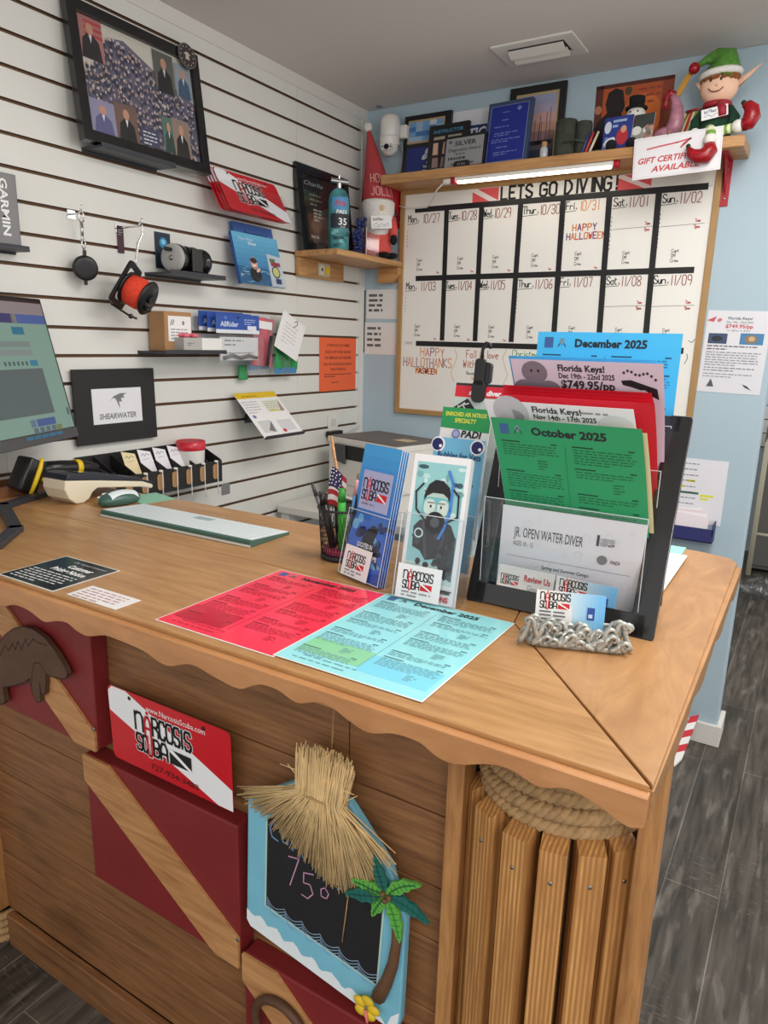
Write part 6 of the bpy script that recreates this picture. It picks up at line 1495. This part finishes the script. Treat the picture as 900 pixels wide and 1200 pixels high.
def diver(c, w, h):
    c.rect(0, 0, w, h, (240, 240, 242)); c.up(); c.rect(w * .07, h * .13, w * .86, h * .82, (150, 206, 208)); c.up(); rn = random.Random(12)
    for i in range(26): c.ell(rn.uniform(.12, .88) * w, rn.uniform(.6, .92) * h, rn.uniform(.003, .010), rn.uniform(.003, .007), rn.choice([(190, 226, 224), (120, 180, 184), (206, 234, 232), (60, 90, 100)]), 9)
    c.rect(w * .07, h * .13, w * .86, h * .13, (196, 222, 218)); c.up()
    c.poly([(w * .14, h * .50), (w * .24, h * .55), (w * .38, h * .56), (w * .64, h * .56), (w * .80, h * .54), (w * .90, h * .46), (w * .92, h * .24), (w * .80, h * .16), (w * .68, h * .22), (w * .6, h * .30), (w * .42, h * .28), (w * .3, h * .34), (w * .16, h * .36)], (36, 38, 44)); c.poly([(w * .80, h * .48), (w * .92, h * .46), (w * .92, h * .16), (w * .80, h * .18)], (84, 98, 112)); c.up()
    for q in range(16): c.ell(rn.uniform(.2, .86) * w, rn.uniform(.24, .52) * h, rn.uniform(.003, .008), rn.uniform(.003, .007), rn.choice([(60, 64, 72), (20, 20, 24), (84, 90, 98), (28, 30, 36)]), 8)
    c.line([(w * .30, h * .55), (w * .36, h * .42), (w * .42, h * .30)], .004, (66, 70, 78)); c.line([(w * .70, h * .54), (w * .68, h * .40), (w * .62, h * .30)], .004, (66, 70, 78)); c.up()
    c.ell(w * .50, h * .640, .0215, .034, (186, 208, 196), 24); c.up(); c.poly([(w * .27, h * .68), (w * .27, h * .73), (w * .33, h * .80), (w * .44, h * .835), (w * .58, h * .832), (w * .70, h * .79), (w * .74, h * .73), (w * .73, h * .68), (w * .69, h * .72), (w * .60, h * .745), (w * .42, h * .745), (w * .32, h * .72)], (30, 28, 34)); c.up()
    c.poly(rr(w * .26, w * .745, h * .575, h * .715, .011, 5), (110, 186, 192)); c.up(); c.poly(rr(w * .285, w * .49, h * .592, h * .702, .009, 5), (204, 220, 212)); c.poly(rr(w * .52, w * .72, h * .592, h * .702, .009, 5), (204, 220, 212)); c.up()
    for x in (.41, .595): c.ell(w * x, h * .652, .0042, .0024, (240, 240, 238), 10); c.up(); c.ell(w * x, h * .652, .0022, .0024, (60, 50, 46), 8); c.line([(w * x - .006, h * .676), (w * x + .006, h * .678)], .0014, (104, 92, 84))
    c.poly([(w * .485, h * .64), (w * .465, h * .588), (w * .54, h * .588), (w * .52, h * .64)], (150, 196, 196)); c.up()
    c.ell(w * .52, h * .545, .017, .017, (24, 24, 28), 18); c.up(); c.ell(w * .52, h * .545, .008, .008, (80, 84, 90), 14); c.line([(w * .66, h * .90), (w * .76, h * .82), (w * .76, h * .64), (w * .70, h * .52), (w * .62, h * .44)], .0045, (70, 130, 206)); c.line([(w * .70, h * .55), (w * .90, h * .60), (w * .88, h * .74), (w * .78, h * .78)], .003, (28, 30, 36)); c.line([(w * .34, h * .55), (w * .16, h * .62), (w * .12, h * .74), (w * .24, h * .80)], .003, (28, 30, 36))
    c.up(); c.ell(w * .26, h * .46, .008, .008, (196, 220, 220), 14); c.up(); c.ell(w * .26, h * .46, .0055, .0055, (50, 52, 58), 14); c.line([(w * .08, h * .22), (w * .22, h * .155)], .003, (200, 80, 90)); c.up()
    c.text('Narcosis Scuba Center', w * .5, h * .075, .0085, (26, 26, 30), 'c', w * .92, .03); c.text('LESSONS', w * .72, h * .02, .008, (204, 60, 70), 'c', w * .4, .03)
def bubbles(c, w, h):
    c.rect(0, 0, w, h, (112, 184, 218)); c.up()
    for x in (.08, .86): c.ell(w * x, h * .945, .0135, .0135, (240, 242, 246), 20); c.up(); c.ell(w * x + (.0 if x > .5 else -.001), h * .945, .0108, .0108, (28, 30, 96), 20); c.up(); c.ell(w * x + .005, h * .933, .003, .003, (250, 250, 250), 10); c.up(-.0005)
    c.up(.0006); c.text('Bubbles for Vets', w * .53, h * .848, .0105, (34, 52, 96), 'c', w * .86, .02); c.lines(w * .1, h * .7, w * .8, 4, .012, .004, (60, 100, 140), 4)
def padi(c, w, h):
    c.rect(0, 0, w, h, (232, 230, 228)); c.up(); c.poly([(0, h * .84), (w, h * .82), (w, h), (0, h)], (38, 150, 82)); c.up(); c.text('ENRICHED AIR NITROX', w * .5, h * .935, .0070, (226, 222, 70), 'c', w * .84, .03); c.text('SPECIALTY', w * .5, h * .885, .0075, (226, 222, 70), 'c', w * .44, .03)
    c.ell(w * .34, h * .795, .0085, .0085, (128, 132, 186), 18); c.text('PADI', w * .65, h * .775, .0115, (24, 24, 28), 'c', w * .42, .04, .15); c.up(); c.ell(w * .34, h * .795, .0055, .0055, (176, 178, 214), 14)
def mag(c, w, h):
    c.rect(0, 0, w, h, (190, 200, 194)); c.up(); c.rect(0, h * .89, w, h * .09, (208, 34, 52)); c.rect(0, h * .98, w, h * .02, (40, 40, 44)); c.up(); c.text('scuba diver', w * .62, h * .91, .009, (244, 236, 236), 'c', w * .66, .04, .15)
    c.poly([(0, h * .3), (w * .44, h * .4), (w * .50, h * .78), (w * .28, h * .88), (0, h * .8)], (24, 24, 28)); c.up(); rn = random.Random(3)
    for i in range(12): c.line([(rn.uniform(.02, .3) * w, rn.uniform(.6, .86) * h), (rn.uniform(.1, .4) * w, rn.uniform(.6, .86) * h)], .0025, (196, 200, 196))
def acrylic_holder(name, label, M, w, h, d, lip):
    """clear leaflet pocket; local y up the face"""
    m = MB(); x = w / 2
    m.box(-x, x, -.003, h, -d - .002, -d, 'clear_plastic'); m.box(-x, x, -.003, 0, -d, .003, 'clear_plastic'); m.box(-x, x, 0, lip, .003, .005, 'clear_plastic')
    for s_ in (-x, x - .002): m.box(s_, s_ + .002, 0, lip, -d, .003, 'clear_plastic')
    m.prism([(-d, 0), (-d - .05, 0), (-d, h * .55)], -.001, .001, 'clear_plastic', Matrix(((0, 0, 1, 0), (0, 1, 0, 0), (1, 0, 0, 0), (0, 0, 0, 1)))) 
    ring(m, [(-x, 0), (x, 0), (x, lip), (-x, lip)], [(-x + .0012, .0012), (x - .0012, .0012), (x - .0012, lip - .0012), (-x + .0012, lip - .0012)], .0049, .0056, (214, 220, 226, .1))
    return single(name, m, label, 'holder', M)
def biz(c, w, h):
    c.rect(0, 0, w, h, (238, 238, 240)); c.up(); c.logo(w * .14, h * .30, w * .72); c.lines(w * .14, h * .17, w * .72, 2, h * .10, h * .05, (150, 150, 154), 3)
ML = F((1.168, -1.790, TOP + .004), -18, 12); MR = F((1.308, -1.818, TOP + .004), 2, 12)
for i in range(4):
    leaflet(['front blue diver leaflet in the left clear holder', 'second blue leaflet from the front in the left clear holder', 'third blue leaflet from the front in the left clear holder', 'rear blue leaflet in the left clear holder'][i], ML @ T_((.0016 * i, -.001 * i, -.0038 * i)), .095, .2286, tarpon, (226, 232, 240), 'blue leaflets in the left holder')
    leaflet(['front white leaflet with a masked diver portrait in the right clear holder', 'second masked diver leaflet from the front in the right clear holder', 'third masked diver leaflet from the front in the right clear holder', 'rear masked diver leaflet in the right clear holder'][i], MR @ T_((.0, -.0006 * i, -.004 * i)), .096, .2286, diver, (236, 238, 240), 'masked diver leaflets in the right holder')
acrylic_holder('leaflet_holder', 'clear acrylic holder of the blue leaflets, left of the pair', ML, .108, .16, .030, .115)
acrylic_holder('leaflet_holder', 'clear acrylic holder of the masked diver leaflets, right of the pair', MR, .110, .17, .030, .135)
def card_mesh(draw, w=.089, h=.0508, d=.0005):
    m = MB(); m.box(-w / 2, w / 2, 0, h, -d, 0, (240, 240, 242)); c = Cv(m, T_((-w / 2, 0, 0))); draw(c, w, h); return m
single('business_card', card_mesh(biz, .070, .053), 'white shop card on the front of the left leaflet holder', 'business card', ML @ T_((-.008, .0, .0085)) @ Rx(-3), 'shop cards on the leaflet holders')
single('business_card', card_mesh(biz, .076, .054), 'white shop card on the front of the right leaflet holder', 'business card', MR @ T_((-.010, .0, .0085)), 'shop cards on the leaflet holders')
Mt = F((1.268, -1.685, TOP), 0, 12)
bx = [(1.273, -1.688, 1.085, bubbles, 'sky blue leaflet with two round eyes behind the masked diver leaflet', (130, 190, 220)), (1.2605, -1.637, 1.133, padi, 'green topped diving leaflet standing behind the sky blue leaflet', (232, 230, 228)), (1.267, -1.600, 1.175, mag, 'red headed dive magazine at the top of the tiered holder', (200, 206, 200))]
for x, y, z, dr, lab, cv_ in bx:
    leaflet(lab, F((x, y, z), 0, 12), .0955, .2286, dr, cv_, 'leaflets in the tiered holder', 'leaflet' if dr is not mag else 'magazine')
t = thing('tiered_holder', 'clear stepped leaflet holder behind the masked diver leaflets', 'holder', T_((1.268, -1.65, CT)))
for x, y, z, dr, lab, cv_ in bx:
    m = MB(); M = T_((-1.268, 1.65, -CT)) @ F((x, y, z), 0, 12); m.box(-.052, .052, -.003, -.0005, -.014, .006, 'clear_plastic', M); m.box(-.052, .052, 0, .10, .004, .006, 'clear_plastic', M); m.box(-.052, .052, 0, .14, -.012, -.010, 'clear_plastic', M)
    ring(m, [(-.052, 0), (.052, 0), (.052, .10), (-.052, .10)], [(-.0505, .0015), (.0505, .0015), (.0505, .0985), (-.0505, .0985)], .0058, .0064, (214, 220, 226, .1), M); m.build('tier', t)
for s_ in (-.056, .056):
    m = MB(); m.prism([(-.06, 0), (.10, 0), (.10, .16), (.06, .16), (.0, .07), (-.05, .05)], -.0012, .0012, 'clear_plastic', T_((s_, 0, 0)) @ Matrix(((0, 0, 1, 0), (1, 0, 0, 0), (0, 1, 0, 0), (0, 0, 0, 1)))); m.build('side_panel', t)
t = thing('hanger_clip', 'black plastic hanger clip gripping the top of the magazine', 'clip', F((1.266, -1.552, 1.375), 0, 6))
m = MB(); m.rrect(-.013, .013, -.01, .030, .010, -.002, .010, 'black_plastic'); m.rrect(-.011, .009, .02, .068, .006, .002, .010, 'black_plastic'); m.rrect(.002, .020, .024, .062, .007, -.004, .006, 'black_plastic'); m.build('jaw', t, None, .001)
m = MB(); m.tube([(.0, .066, .006), (.0, .084, .006), (.006, .096, .006), (.013, .094, .006), (.015, .086, .006)], .0032, 'black_plastic', 8); m.build('hook', t)

# ---------------------------------------------------------------- black display rack full of schedules
def build_display():
    M = F((1.4975, -1.765, TOP), 0, 20)
    t = thing('display_rack', 'black slanted display rack of class schedules on the counter', 'display rack', M)
    m = MB()
    m.rrect(-.1425, -.1125, 0, .325, .006, -.006, 0, 'black_satin'); m.rrect(.1115, .1450, 0, .325, .006, -.006, 0, 'black_satin'); m.box(-.13, .13, .002, .034, -.006, 0, 'black_satin'); m.box(-.13, .13, .30, .324, -.006, 0, 'black_satin')
    m.build('face_frame', t, None, .001)
    q = M.inverted()
    m = MB(); m.box(1.368, 1.627, -1.628, -1.622, TOP + .006, TOP + .29, 'black_satin', q)
    m.build('back_panel', t)
    m = MB(); m.box(1.36, 1.622, -1.760, -1.605, TOP + .0004, TOP + .006, 'black_satin', q); m.build('foot_plate', t)
    for x in (1.372, 1.612):
        m = MB(); m.add([q @ Vector(p) for p in ((x, -1.75, TOP + .006), (x, -1.60, TOP + .006), (x, -1.66, TOP + .28), (x + .008, -1.75, TOP + .006), (x + .008, -1.60, TOP + .006), (x + .008, -1.66, TOP + .28))], [(0, 2, 1), (3, 4, 5), (0, 1, 4, 3), (1, 2, 5, 4), (2, 0, 3, 5)], 'smoke_plastic'); m.build('side_brace', t)
    # clear pocket tiers
    for (y0, z0, z1) in ((-1.752, 1.078, 1.240), (-1.700, 1.10, 1.30), (-1.66, 1.15, 1.36)):
        m = MB(); xa, xb = 1.372, 1.616
        m.box(xa, xb, y0, y0 + .0015, z0, z1, 'clear_plastic', q)
        Mp = q @ F((0, y0 - .0002, 0))
        ring(m, [(xa, z0), (xb, z0), (xb, z1), (xa, z1)], [(xa + .001, z0 + .001), (xb - .001, z0 + .001), (xb - .001, z1 - .001), (xa + .001, z1 - .001)], 0, .0006, (214, 220, 226, .1), Mp)
        m.build('clear_pocket', t)
    m = MB(); ring(m, rr(1.372, 1.384, 1.16, 1.235, .005, 3), rr(1.3745, 1.3815, 1.1625, 1.2325, .003, 3), 0, .004, 'clear_plastic', q @ F((0, -1.753, 0))); m.build('pocket_tab', t)
build_display()
def curled(name, label, x0, P0, P1, P2, w, h, col, draw, group, xt=0.0, sag=0.0):
    """upright sheet following a bent profile; P = (y, z); xt = sideways drift of the top edge, sag = bow across the width"""
    def fn(u, v, ww):
        t = v / h
        y = (1 - t) ** 2 * P0[0] + 2 * t * (1 - t) * P1[0] + t * t * P2[0]; z = (1 - t) ** 2 * P0[1] + 2 * t * (1 - t) * P1[1] + t * t * P2[1]
        dy = 2 * (1 - t) * (P1[0] - P0[0]) + 2 * t * (P2[0] - P1[0]); dz = 2 * (1 - t) * (P1[1] - P0[1]) + 2 * t * (P2[1] - P1[1]); L = math.hypot(dy, dz)
        return Vector((x0 + u + xt * t, y - ww * dz / L - sag * math.sin(math.pi * u / w) * t, z + ww * dy / L))
    m = MB(); m.grid(lambda a, b: fn(a * w, b * h, 0), 10, 14, col); m.grid(lambda a, b: fn((1 - a) * w, b * h, -.0008), 10, 14, col)
    c = Cv(m, None, fn); c.z = .0004
    if draw: draw(c, w, h)
    return single(name, m, label, 'sheet', None, group)
G_ = 'schedules in the display rack'
def jr(c, w, h):
    for i in range(16): 
        rn = random.Random(i); x, y, r = rn.uniform(.08, .95) * w, rn.uniform(.3, .92) * h, rn.uniform(.003, .007); n = 14
        c.line([(x + r * math.cos(a * 6.283 / n), y + r * math.sin(a * 6.283 / n)) for a in range(n + 1)], .0005, (206, 206, 210))
    c.up(); c.text('JR. OPEN WATER DIVER', w * .10, h * .66, .0165, (34, 34, 38), 'l', w * .50); c.text('AGES 10 - 15', w * .10, h * .555, .0085, (90, 90, 94), 'l', w * .15); c.rect(w * .06, h * .43, w * .88, .0006, (110, 110, 114)); c.text('Spring and Summer Camps', w * .5, h * .335, .0058, (60, 60, 64), 'c', w * .34, .01); c.text('$699.95', w * .49, h * .20, .0085, (150, 150, 156), 'c', w * .22)
    c.rect(w * .69, h * .70, .004, .018, (40, 40, 44)); c.logo(w * .715, h * .71, .022, (150, 150, 154), (150, 150, 154), (60, 60, 64)); c.ell(w * .745, h * .555, .0075, .0075, (130, 130, 134), 18); c.text('PADI', w * .80, h * .53, .0055, (90, 90, 94), 'l', w * .065, .02, .15)
curled('class_sheet', 'white half sheet for the junior open water class at the front of the rack', 1.385, (-1.716, 1.082), (-1.722, 1.155), (-1.737, 1.2275), .216, .147, (238, 236, 240), jr, G_, .012)
def greenm(c, w, h):
    month(c, w, h, 'October 2025', (26, 104, 68), (20, 70, 48), seed=6)
curled('month_sheet', 'green October schedule near the front of the display rack', 1.408, (-1.700, 1.086), (-1.708, 1.23), (-1.770, 1.3635), .216, .279, (40, 152, 98), greenm, G_, -.027, .004)
curled('month_sheet', 'yellowish sheet edge just behind the green October schedule', 1.414, (-1.696, 1.086), (-1.704, 1.23), (-1.764, 1.358), .216, .275, (214, 206, 160), None, G_, -.027)
def novf(c, w, h):
    c.ell(w * .18, h * .93, .028, .030, (196, 196, 202), 20); c.up(); c.ell(w * .18, h * .91, .020, .012, (150, 150, 158), 14); c.text('Florida Keys!', w * .34, h * .945, .0100, (40, 40, 44), 'l', w * .33, .02); c.text('Nov 14th - 17th 2025', w * .34, h * .905, .0080, (40, 40, 44), 'l', w * .42, .02); c.lines(w * .66, h * .955, w * .30, 1, .01, .003, (150, 150, 154), 2); c.ell(w * .88, h * .90, .024, .016, (214, 214, 218), 16)
curled('trip_sheet', 'white Florida Keys November sheet rising behind the green schedule', 1.398, (-1.688, 1.112), (-1.694, 1.27), (-1.763, 1.388), .216, .279, (234, 232, 236), novf, G_, -.032, .004)
for i in range(4):
    curled('red_sheet', ['foremost of the red sheets in the display rack', 'second of the red sheets in the display rack', 'third of the red sheets in the display rack', 'rearmost of the red sheets in the display rack'][i], 1.402, (-1.672 + .003 * i, 1.132 + .002 * i), (-1.676 + .003 * i, 1.29), (-1.748 + .007 * i, 1.397 + .0040 * i), .216, .279, (206, 24, 46), None, G_, -.013 - .003 * i, .003)
def decf(c, w, h):
    g = (128, 116, 128); c.ell(w * .16, h * .925, .020, .019, g, 20); c.ell(w * .06, h * .845, .014, .009, g, 12, 20); c.ell(w * .27, h * .845, .014, .009, g, 12, -20); c.ell(w * .16, h * .835, .017, .020, g, 16); c.up()
    for x in (.14, .19): c.ell(w * x, h * .935, .002, .0025, (40, 36, 40), 8)
    c.text('Florida Keys!', w * .33, h * .94, .0105, (44, 40, 46), 'l', w * .31, .03); c.text('Dec 19th - 22nd 2025', w * .33, h * .898, .0085, (44, 40, 46), 'l', w * .37, .02); c.text('$749.95/pp', w * .34, h * .84, .0130, (44, 40, 46), 'l', w * .36, .03)
    c.poly([(w * .74, h * .90), (w * .80, h * .905), (w * .88, h * .865), (w * .97, h * .80), (w * .90, h * .83), (w * .96, h * .86), (w * .86, h * .85), (w * .80, h * .865), (w * .75, h * .875)], (26, 24, 28))
    for i in range(9): c.ell(w * (.76 + .024 * i), h * (.945 + .012 * math.sin(i * 1.3) - .006 * max(0, i - 4)), .0018, .0024, (60, 54, 60), 8)
curled('trip_sheet', 'pinkish Florida Keys December sheet above the red sheets', 1.404, (-1.660, 1.172), (-1.664, 1.33), (-1.734, 1.448), .216, .279, (216, 200, 214), decf, G_, -.012, .003)
curled('blue_sheet', 'curled bright blue sheet close behind the pinkish December sheet', 1.400, (-1.650, 1.178), (-1.652, 1.33), (-1.722, 1.452), .212, .279, (60, 166, 220), None, G_, -.016, .003)
def decm(c, w, h): month(c, w, h, 'December 2025', (40, 120, 164), (30, 70, 100), seed=9)
curled('month_sheet', 'tall bright blue December schedule at the back of the display rack', 1.397, (-1.636, 1.212), (-1.636, 1.35), (-1.632, 1.490), .216, .279, (72, 188, 234), decm, G_, -.001)
# review cards tucked behind the rack's bottom bar
def rev(c, w, h):
    c.rect(0, 0, w, h, (232, 228, 224)); c.up(); c.logo(w * .06, h * .42, w * .34); c.text('Review Us', w * .48, h * .62, .0095, (196, 50, 60), 'l', w * .46, .03); c.text('Google', w * .55, h * .36, .008, (120, 120, 130), 'l', w * .3); c.lines(w * .08, h * .2, w * .7, 2, h * .1, h * .05, (170, 166, 166), 2)
def shopc(c, w, h):
    for i in range(10): c.rect(w * (.38 + .062 * i), 0, w * .062 + .0002, h, (int(226 - 12 * i), int(236 - 5 * i), 240))
    c.up(); c.ell(w * .36, h * .3, w * .2, h * .62, (238, 238, 236), 22); c.up(); c.rect(0, 0, w * .40, h, (238, 238, 236)); c.up()
    c.logo(w * .06, h * .52, w * .48); c.lines(w * .06, h * .40, w * .4, 4, h * .10, h * .045, (110, 110, 116), 5); c.rect(w * .78, h * .30, w * .10, h * .34, (40, 80, 160)); c.up(); c.rect(w * .80, h * .36, w * .06, h * .10, (200, 214, 236))
single('business_card', card_mesh(rev), 'review card with red lettering tucked behind the rack bottom bar', 'business card', F((1.445, -1.7535, 1.084), 2, 8, -1.5))
single('business_card', card_mesh(shopc), 'pale blue shop card tucked right of the review card in the rack', 'business card', F((1.538, -1.754, 1.082), 2, 8, -1.5))
# pewter waves card stand
def build_waves():
    M = T_((1.553, -1.838, CT)) @ Rz(20)
    t = thing('wave_card_stand', 'pewter card stand of curling waves in front of the display rack', 'card stand', M)
    m = MB(); m.rrect(-.066, .066, -.020, .020, .012, 0, .008, 'pewter'); m.box(-.052, .052, .012, .016, .006, .03, 'pewter'); m.build('base', t, None, .002)
    rn = random.Random(11)
    for i in range(54):
        row = i % 3; x = -.062 + .124 * (i / 53.0) + rn.uniform(-.004, .004); y = [-.018, -.011, -.004][row] + rn.uniform(-.002, .002); hh = rn.uniform(.016, .044) * (1.12 if abs(x) > .035 else .86); s_ = rn.choice((1, 1, -1)); pts = []; rs = []
        for k in range(15):
            u = k / 14
            if u < .5: px, pz = x - s_ * .012 * (1 - u * 2) ** 2, .004 + (hh - .008) * (u * 2)
            else:
                a = (u - .5) * 2 * 4.9; r = .0078 * (1 - .72 * (u - .5) * 2); px, pz = x + s_ * (.0078 - r * math.cos(a)), hh - .008 + r * math.sin(a)
            pts.append((px, y - .002 * math.sin(u * 3), pz)); rs.append(.0036 * (1 - .6 * u) + .0007)
        m = MB(); m.tube(pts, rs, 'pewter', 7); m.build('wave', t)
build_waves()
Mc = T_((1.540, -1.8345, CT + .0085)) @ Rz(18) @ Rx(82)
for i in range(5):
    single('business_card', card_mesh(shopc), ['front shop card standing in the pewter waves', 'second shop card in the pewter waves', 'third shop card in the pewter waves', 'fourth shop card in the pewter waves', 'rear shop card in the pewter waves'][i], 'business card', Mc @ T_((.001 * i, 0.010 - .0004 * i, -.0011 * i)), 'shop cards in the pewter waves')

# ---------------------------------------------------------------- papers behind the rack, back wall papers
m = MB(); m.box(0, .216, 0, .279, 0, .0012, (226, 232, 238, .15)); c = Cv(m); c.z = .0015; c.text('~', .15, .235, .02, BLK, 'l', .02, .04); c.lines(.12, .215, .06, 3, .016, .005, (150, 156, 166), 4); c.lines(.03, .15, .13, 5, .016, .003, (170, 174, 182), 6)
single('laminated_page', m, 'white laminated page lying behind the display rack', 'sheet', T_((1.400, -1.580, CT + .0045)))
m = MB(); m.box(0, .225, 0, .330, 0, .003, (150, 206, 196)); single('folder', m, 'pale green folder under the laminated page', 'folder', T_((1.378, -1.560, CT)))
m = MB(); m.box(-.108, .0775, 0, .235, .0008, .0022, (230, 230, 236)); c = Cv(m, T_((-.108, 0, 0))); c.z = .0025
for k in range(9): c.lines(.02, .215 - .021 * k, .12, 1, .01, .0035, (120, 120, 128), k)
for x, z, w_, q in ((.055, .150, .03, (226, 226, 70)), (.03, .106, .07, (60, 110, 90)), (.105, .100, .045, (226, 226, 70)), (.105, .088, .03, (226, 226, 90)), (.02, .128, .03, (226, 226, 70))): c.rect(x, z, w_, .008, q)
single('wall_page', m, 'white page with yellow highlights on the blue wall behind the counter end', 'page', WB(1.476, .852, 0))
t = thing('wall_file', 'dark blue wall file stuffed with papers behind the counter end', 'file', WB(1.455, .800, 0))
m = MB(); m.box(-.12, .085, 0, .004, .001, .07, (48, 52, 110)); m.box(-.12, .085, 0, .05, .066, .07, (48, 52, 110)); m.box(.081, .085, 0, .07, .001, .07, (48, 52, 110)); m.box(-.12, -.116, 0, .07, .001, .07, (48, 52, 110)); m.build('pocket', t)
for i in range(4):
    m = MB(); m.box(-.11, .06 - .006 * i, .005, .09 + .006 * i, -.001, .0, [(236, 226, 232), (240, 238, 240), (232, 214, 222), (238, 238, 242)][i]); single('loose_paper', m, ['front loose paper in the dark blue wall file', 'second loose paper in the dark blue wall file', 'third loose paper in the dark blue wall file', 'rear loose paper in the dark blue wall file'][i], 'paper', WB(1.455, .803, -.060 + .012 * i, 6, 0, -4 + 3 * i), 'papers in the wall file')

# ---------------------------------------------------------------- printer on its table
t = thing('printer_table', 'plain white table in the corner carrying the printer', 'table', T_((.33, -.33, 0)))
m = MB(); m.box(-.31, .31, -.30, .30, .80, .83, 'trim_white'); m.build('tabletop', t, None, .003)
for sx in (-1, 1):
    for sy in (-1, 1):
        m = MB(); m.box(sx * .28 - .02, sx * .28 + .02, sy * .27 - .02, sy * .27 + .02, 0, .80, 'trim_white'); m.build('leg', t, None, .002)
def build_printer():
    t = thing('printer', 'white and grey office printer on the corner table', 'printer', T_((.325, -.300, .8305)) @ Rz(-15))
    w, d, h = .405, .285, .262
    m = MB(); m.box(-w / 2, w / 2, -d / 2, d / 2, .07, h - .022, 'printer_white'); m.box(-w / 2 + .01, w / 2 - .01, -d / 2 + .01, d / 2, 0, .07, 'printer_white'); m.build('body', t, None, .006)
    m = MB(); m.box(-w / 2 - .002, w / 2 + .002, -d / 2 - .004, d / 2, h - .026, h - .004, 'printer_white'); m.rrect(-w / 2 + .006, w / 2 - .006, -d / 2 + .004, d / 2 - .01, .015, h - .005, h, 'printer_top'); m.build('lid', t, None, .003)
    m = MB(); m.box(-w / 2 + .055, w / 2 - .03, -d / 2 - .001, -d / 2 + .05, .175, h - .030, 'black_matte'); m.build('output_slot', t)
    m = MB(); m.prism([(-w / 2 + .045, h - .03), (-w / 2 + .11, h - .03), (-w / 2 + .115, .155), (-w / 2 + .06, .165)], 0, .012, 'dark_grey', F((0, -d / 2 - .002, 0))); m.build('control_panel', t, None, .003)
    m = MB(); ring(m, [(.013 * math.cos(i * .314), .013 * math.sin(i * .314)) for i in range(20)], [(.011 * math.cos(i * .314), .011 * math.sin(i * .314)) for i in range(20)], 0, .001, (110, 110, 116), F((-.01, -d / 2 - .0008, .115))); c = Cv(m, F((-.01, -d / 2 - .0008, .115))); c.z = .0008; c.text('hp', 0, -.004, .009, (110, 110, 116), 'c', .013, .01, .25); m.build('emblem', t)
    m = MB(); m.box(-.13, .15, -d / 2 - .11, -d / 2 + .01, .012, .02, 'dark_grey'); m.box(-.13, .15, -d / 2 - .112, -d / 2 - .106, .012, .05, 'dark_grey'); m.build('paper_tray', t, None, .002)
    m = MB(); m.box(.06, .14, -.03, .03, h, h + .0006, (196, 180, 140)); m.build('sticker', t)
    m = MB(); m.box(-.12, .14, -d / 2 - .10, -d / 2 + .005, .0205, .024, 'paper_white'); single('printed_page', m, 'white paper lying in the printer tray', 'paper', T_((.325, -.300, .8305)) @ Rz(-15))
build_printer()

# ---------------------------------------------------------------- beyond the opening and on the floor
t = thing('metal_cabinet', 'grey metal cabinet in the room beyond the opening', 'cabinet', T_((1.80, 2.72, 0)))
m = MB(); m.box(-.27, .35, -.17, .20, .02, 1.0, 'grey_metal'); m.build('body', t, None, .01)
m = MB(); m.box(-.25, .33, -.185, -.17, .05, .97, 'grey_metal'); m.box(.26, .29, -.20, -.185, .40, .62, 'steel'); m.build('door', t, None, .004)
t = thing('tube_rack', 'cream tubular frame standing before the grey metal cabinet', 'rack', T_((1.655, 2.40, 0)))
m = MB(); m.tube([(-.10, 0, .014), (-.10, 0, .90), (-.085, 0, .945), (-.04, 0, .965), (.40, 0, .965), (.45, 0, .945), (.465, 0, .90), (.465, 0, .014)], .016, 'cream_tube', 12); m.build('frame', t)
m = MB(); m.tube([(-.10, 0, .30), (.465, 0, .30)], .010, 'cream_tube', 10); m.build('crossbar', t)
m = MB(); rn = random.Random(21)
def bag(u, v):
    a = 2 * math.pi * u; r = .09 * math.sin(math.pi * (.08 + .90 * v)) * (1 + .35 * math.sin(5 * a + 7 * v) * .5 + .2 * math.sin(11 * a - 5 * v))
    return Vector((r * math.cos(a) * 1.2, r * math.sin(a), .005 + .12 * v * (1 + .15 * math.sin(3 * a))))
m.grid(bag, 40, 12, 'clear_bag'); m.v = [Vector((p.x, p.y, max(p.z, .002))) for p in m.v]
single('plastic_bag', m, 'crumpled clear plastic bag on the floor beyond the counter end', 'bag', T_((1.665, 1.95, 0)))
m = MB(); A = Vector((1.540, -.218, .012)); B = Vector((1.560, -.030, .105)); n = 6
for i in range(n):
    a = A.lerp(B, i / n); b = A.lerp(B, (i + 1) / n); d = Vector((.014, 0, 0)); k = Vector((0, -.004, .010)); sh = Vector((0, .010, .004))
    pa = a if i else a; vs = [a - d - sh, a + d + sh, b + d + sh, b - d - sh, a - d - sh + k, a + d + sh + k, b + d + sh + k, b - d - sh + k]
    m.add(vs, [(3, 2, 1, 0), (4, 5, 6, 7), (0, 1, 5, 4), (1, 2, 6, 5), (2, 3, 7, 6), (3, 0, 4, 7)], (196, 40, 52) if i % 2 else (232, 230, 228))
m.add([A + Vector((-.014, -.010, -.004)), A + Vector((.014, .010, .004)), A + Vector((-.004, -.030, -.010)), A + Vector((-.014, -.014, .006)), A + Vector((.014, .006, .014)), A + Vector((-.004, -.030, -.004))], [(0, 2, 1), (3, 4, 5), (0, 1, 4, 3), (1, 2, 5, 4), (2, 0, 3, 5)], (232, 230, 228))
single('striped_stake', m, 'red and white striped stake leaning on the baseboard', 'stake')
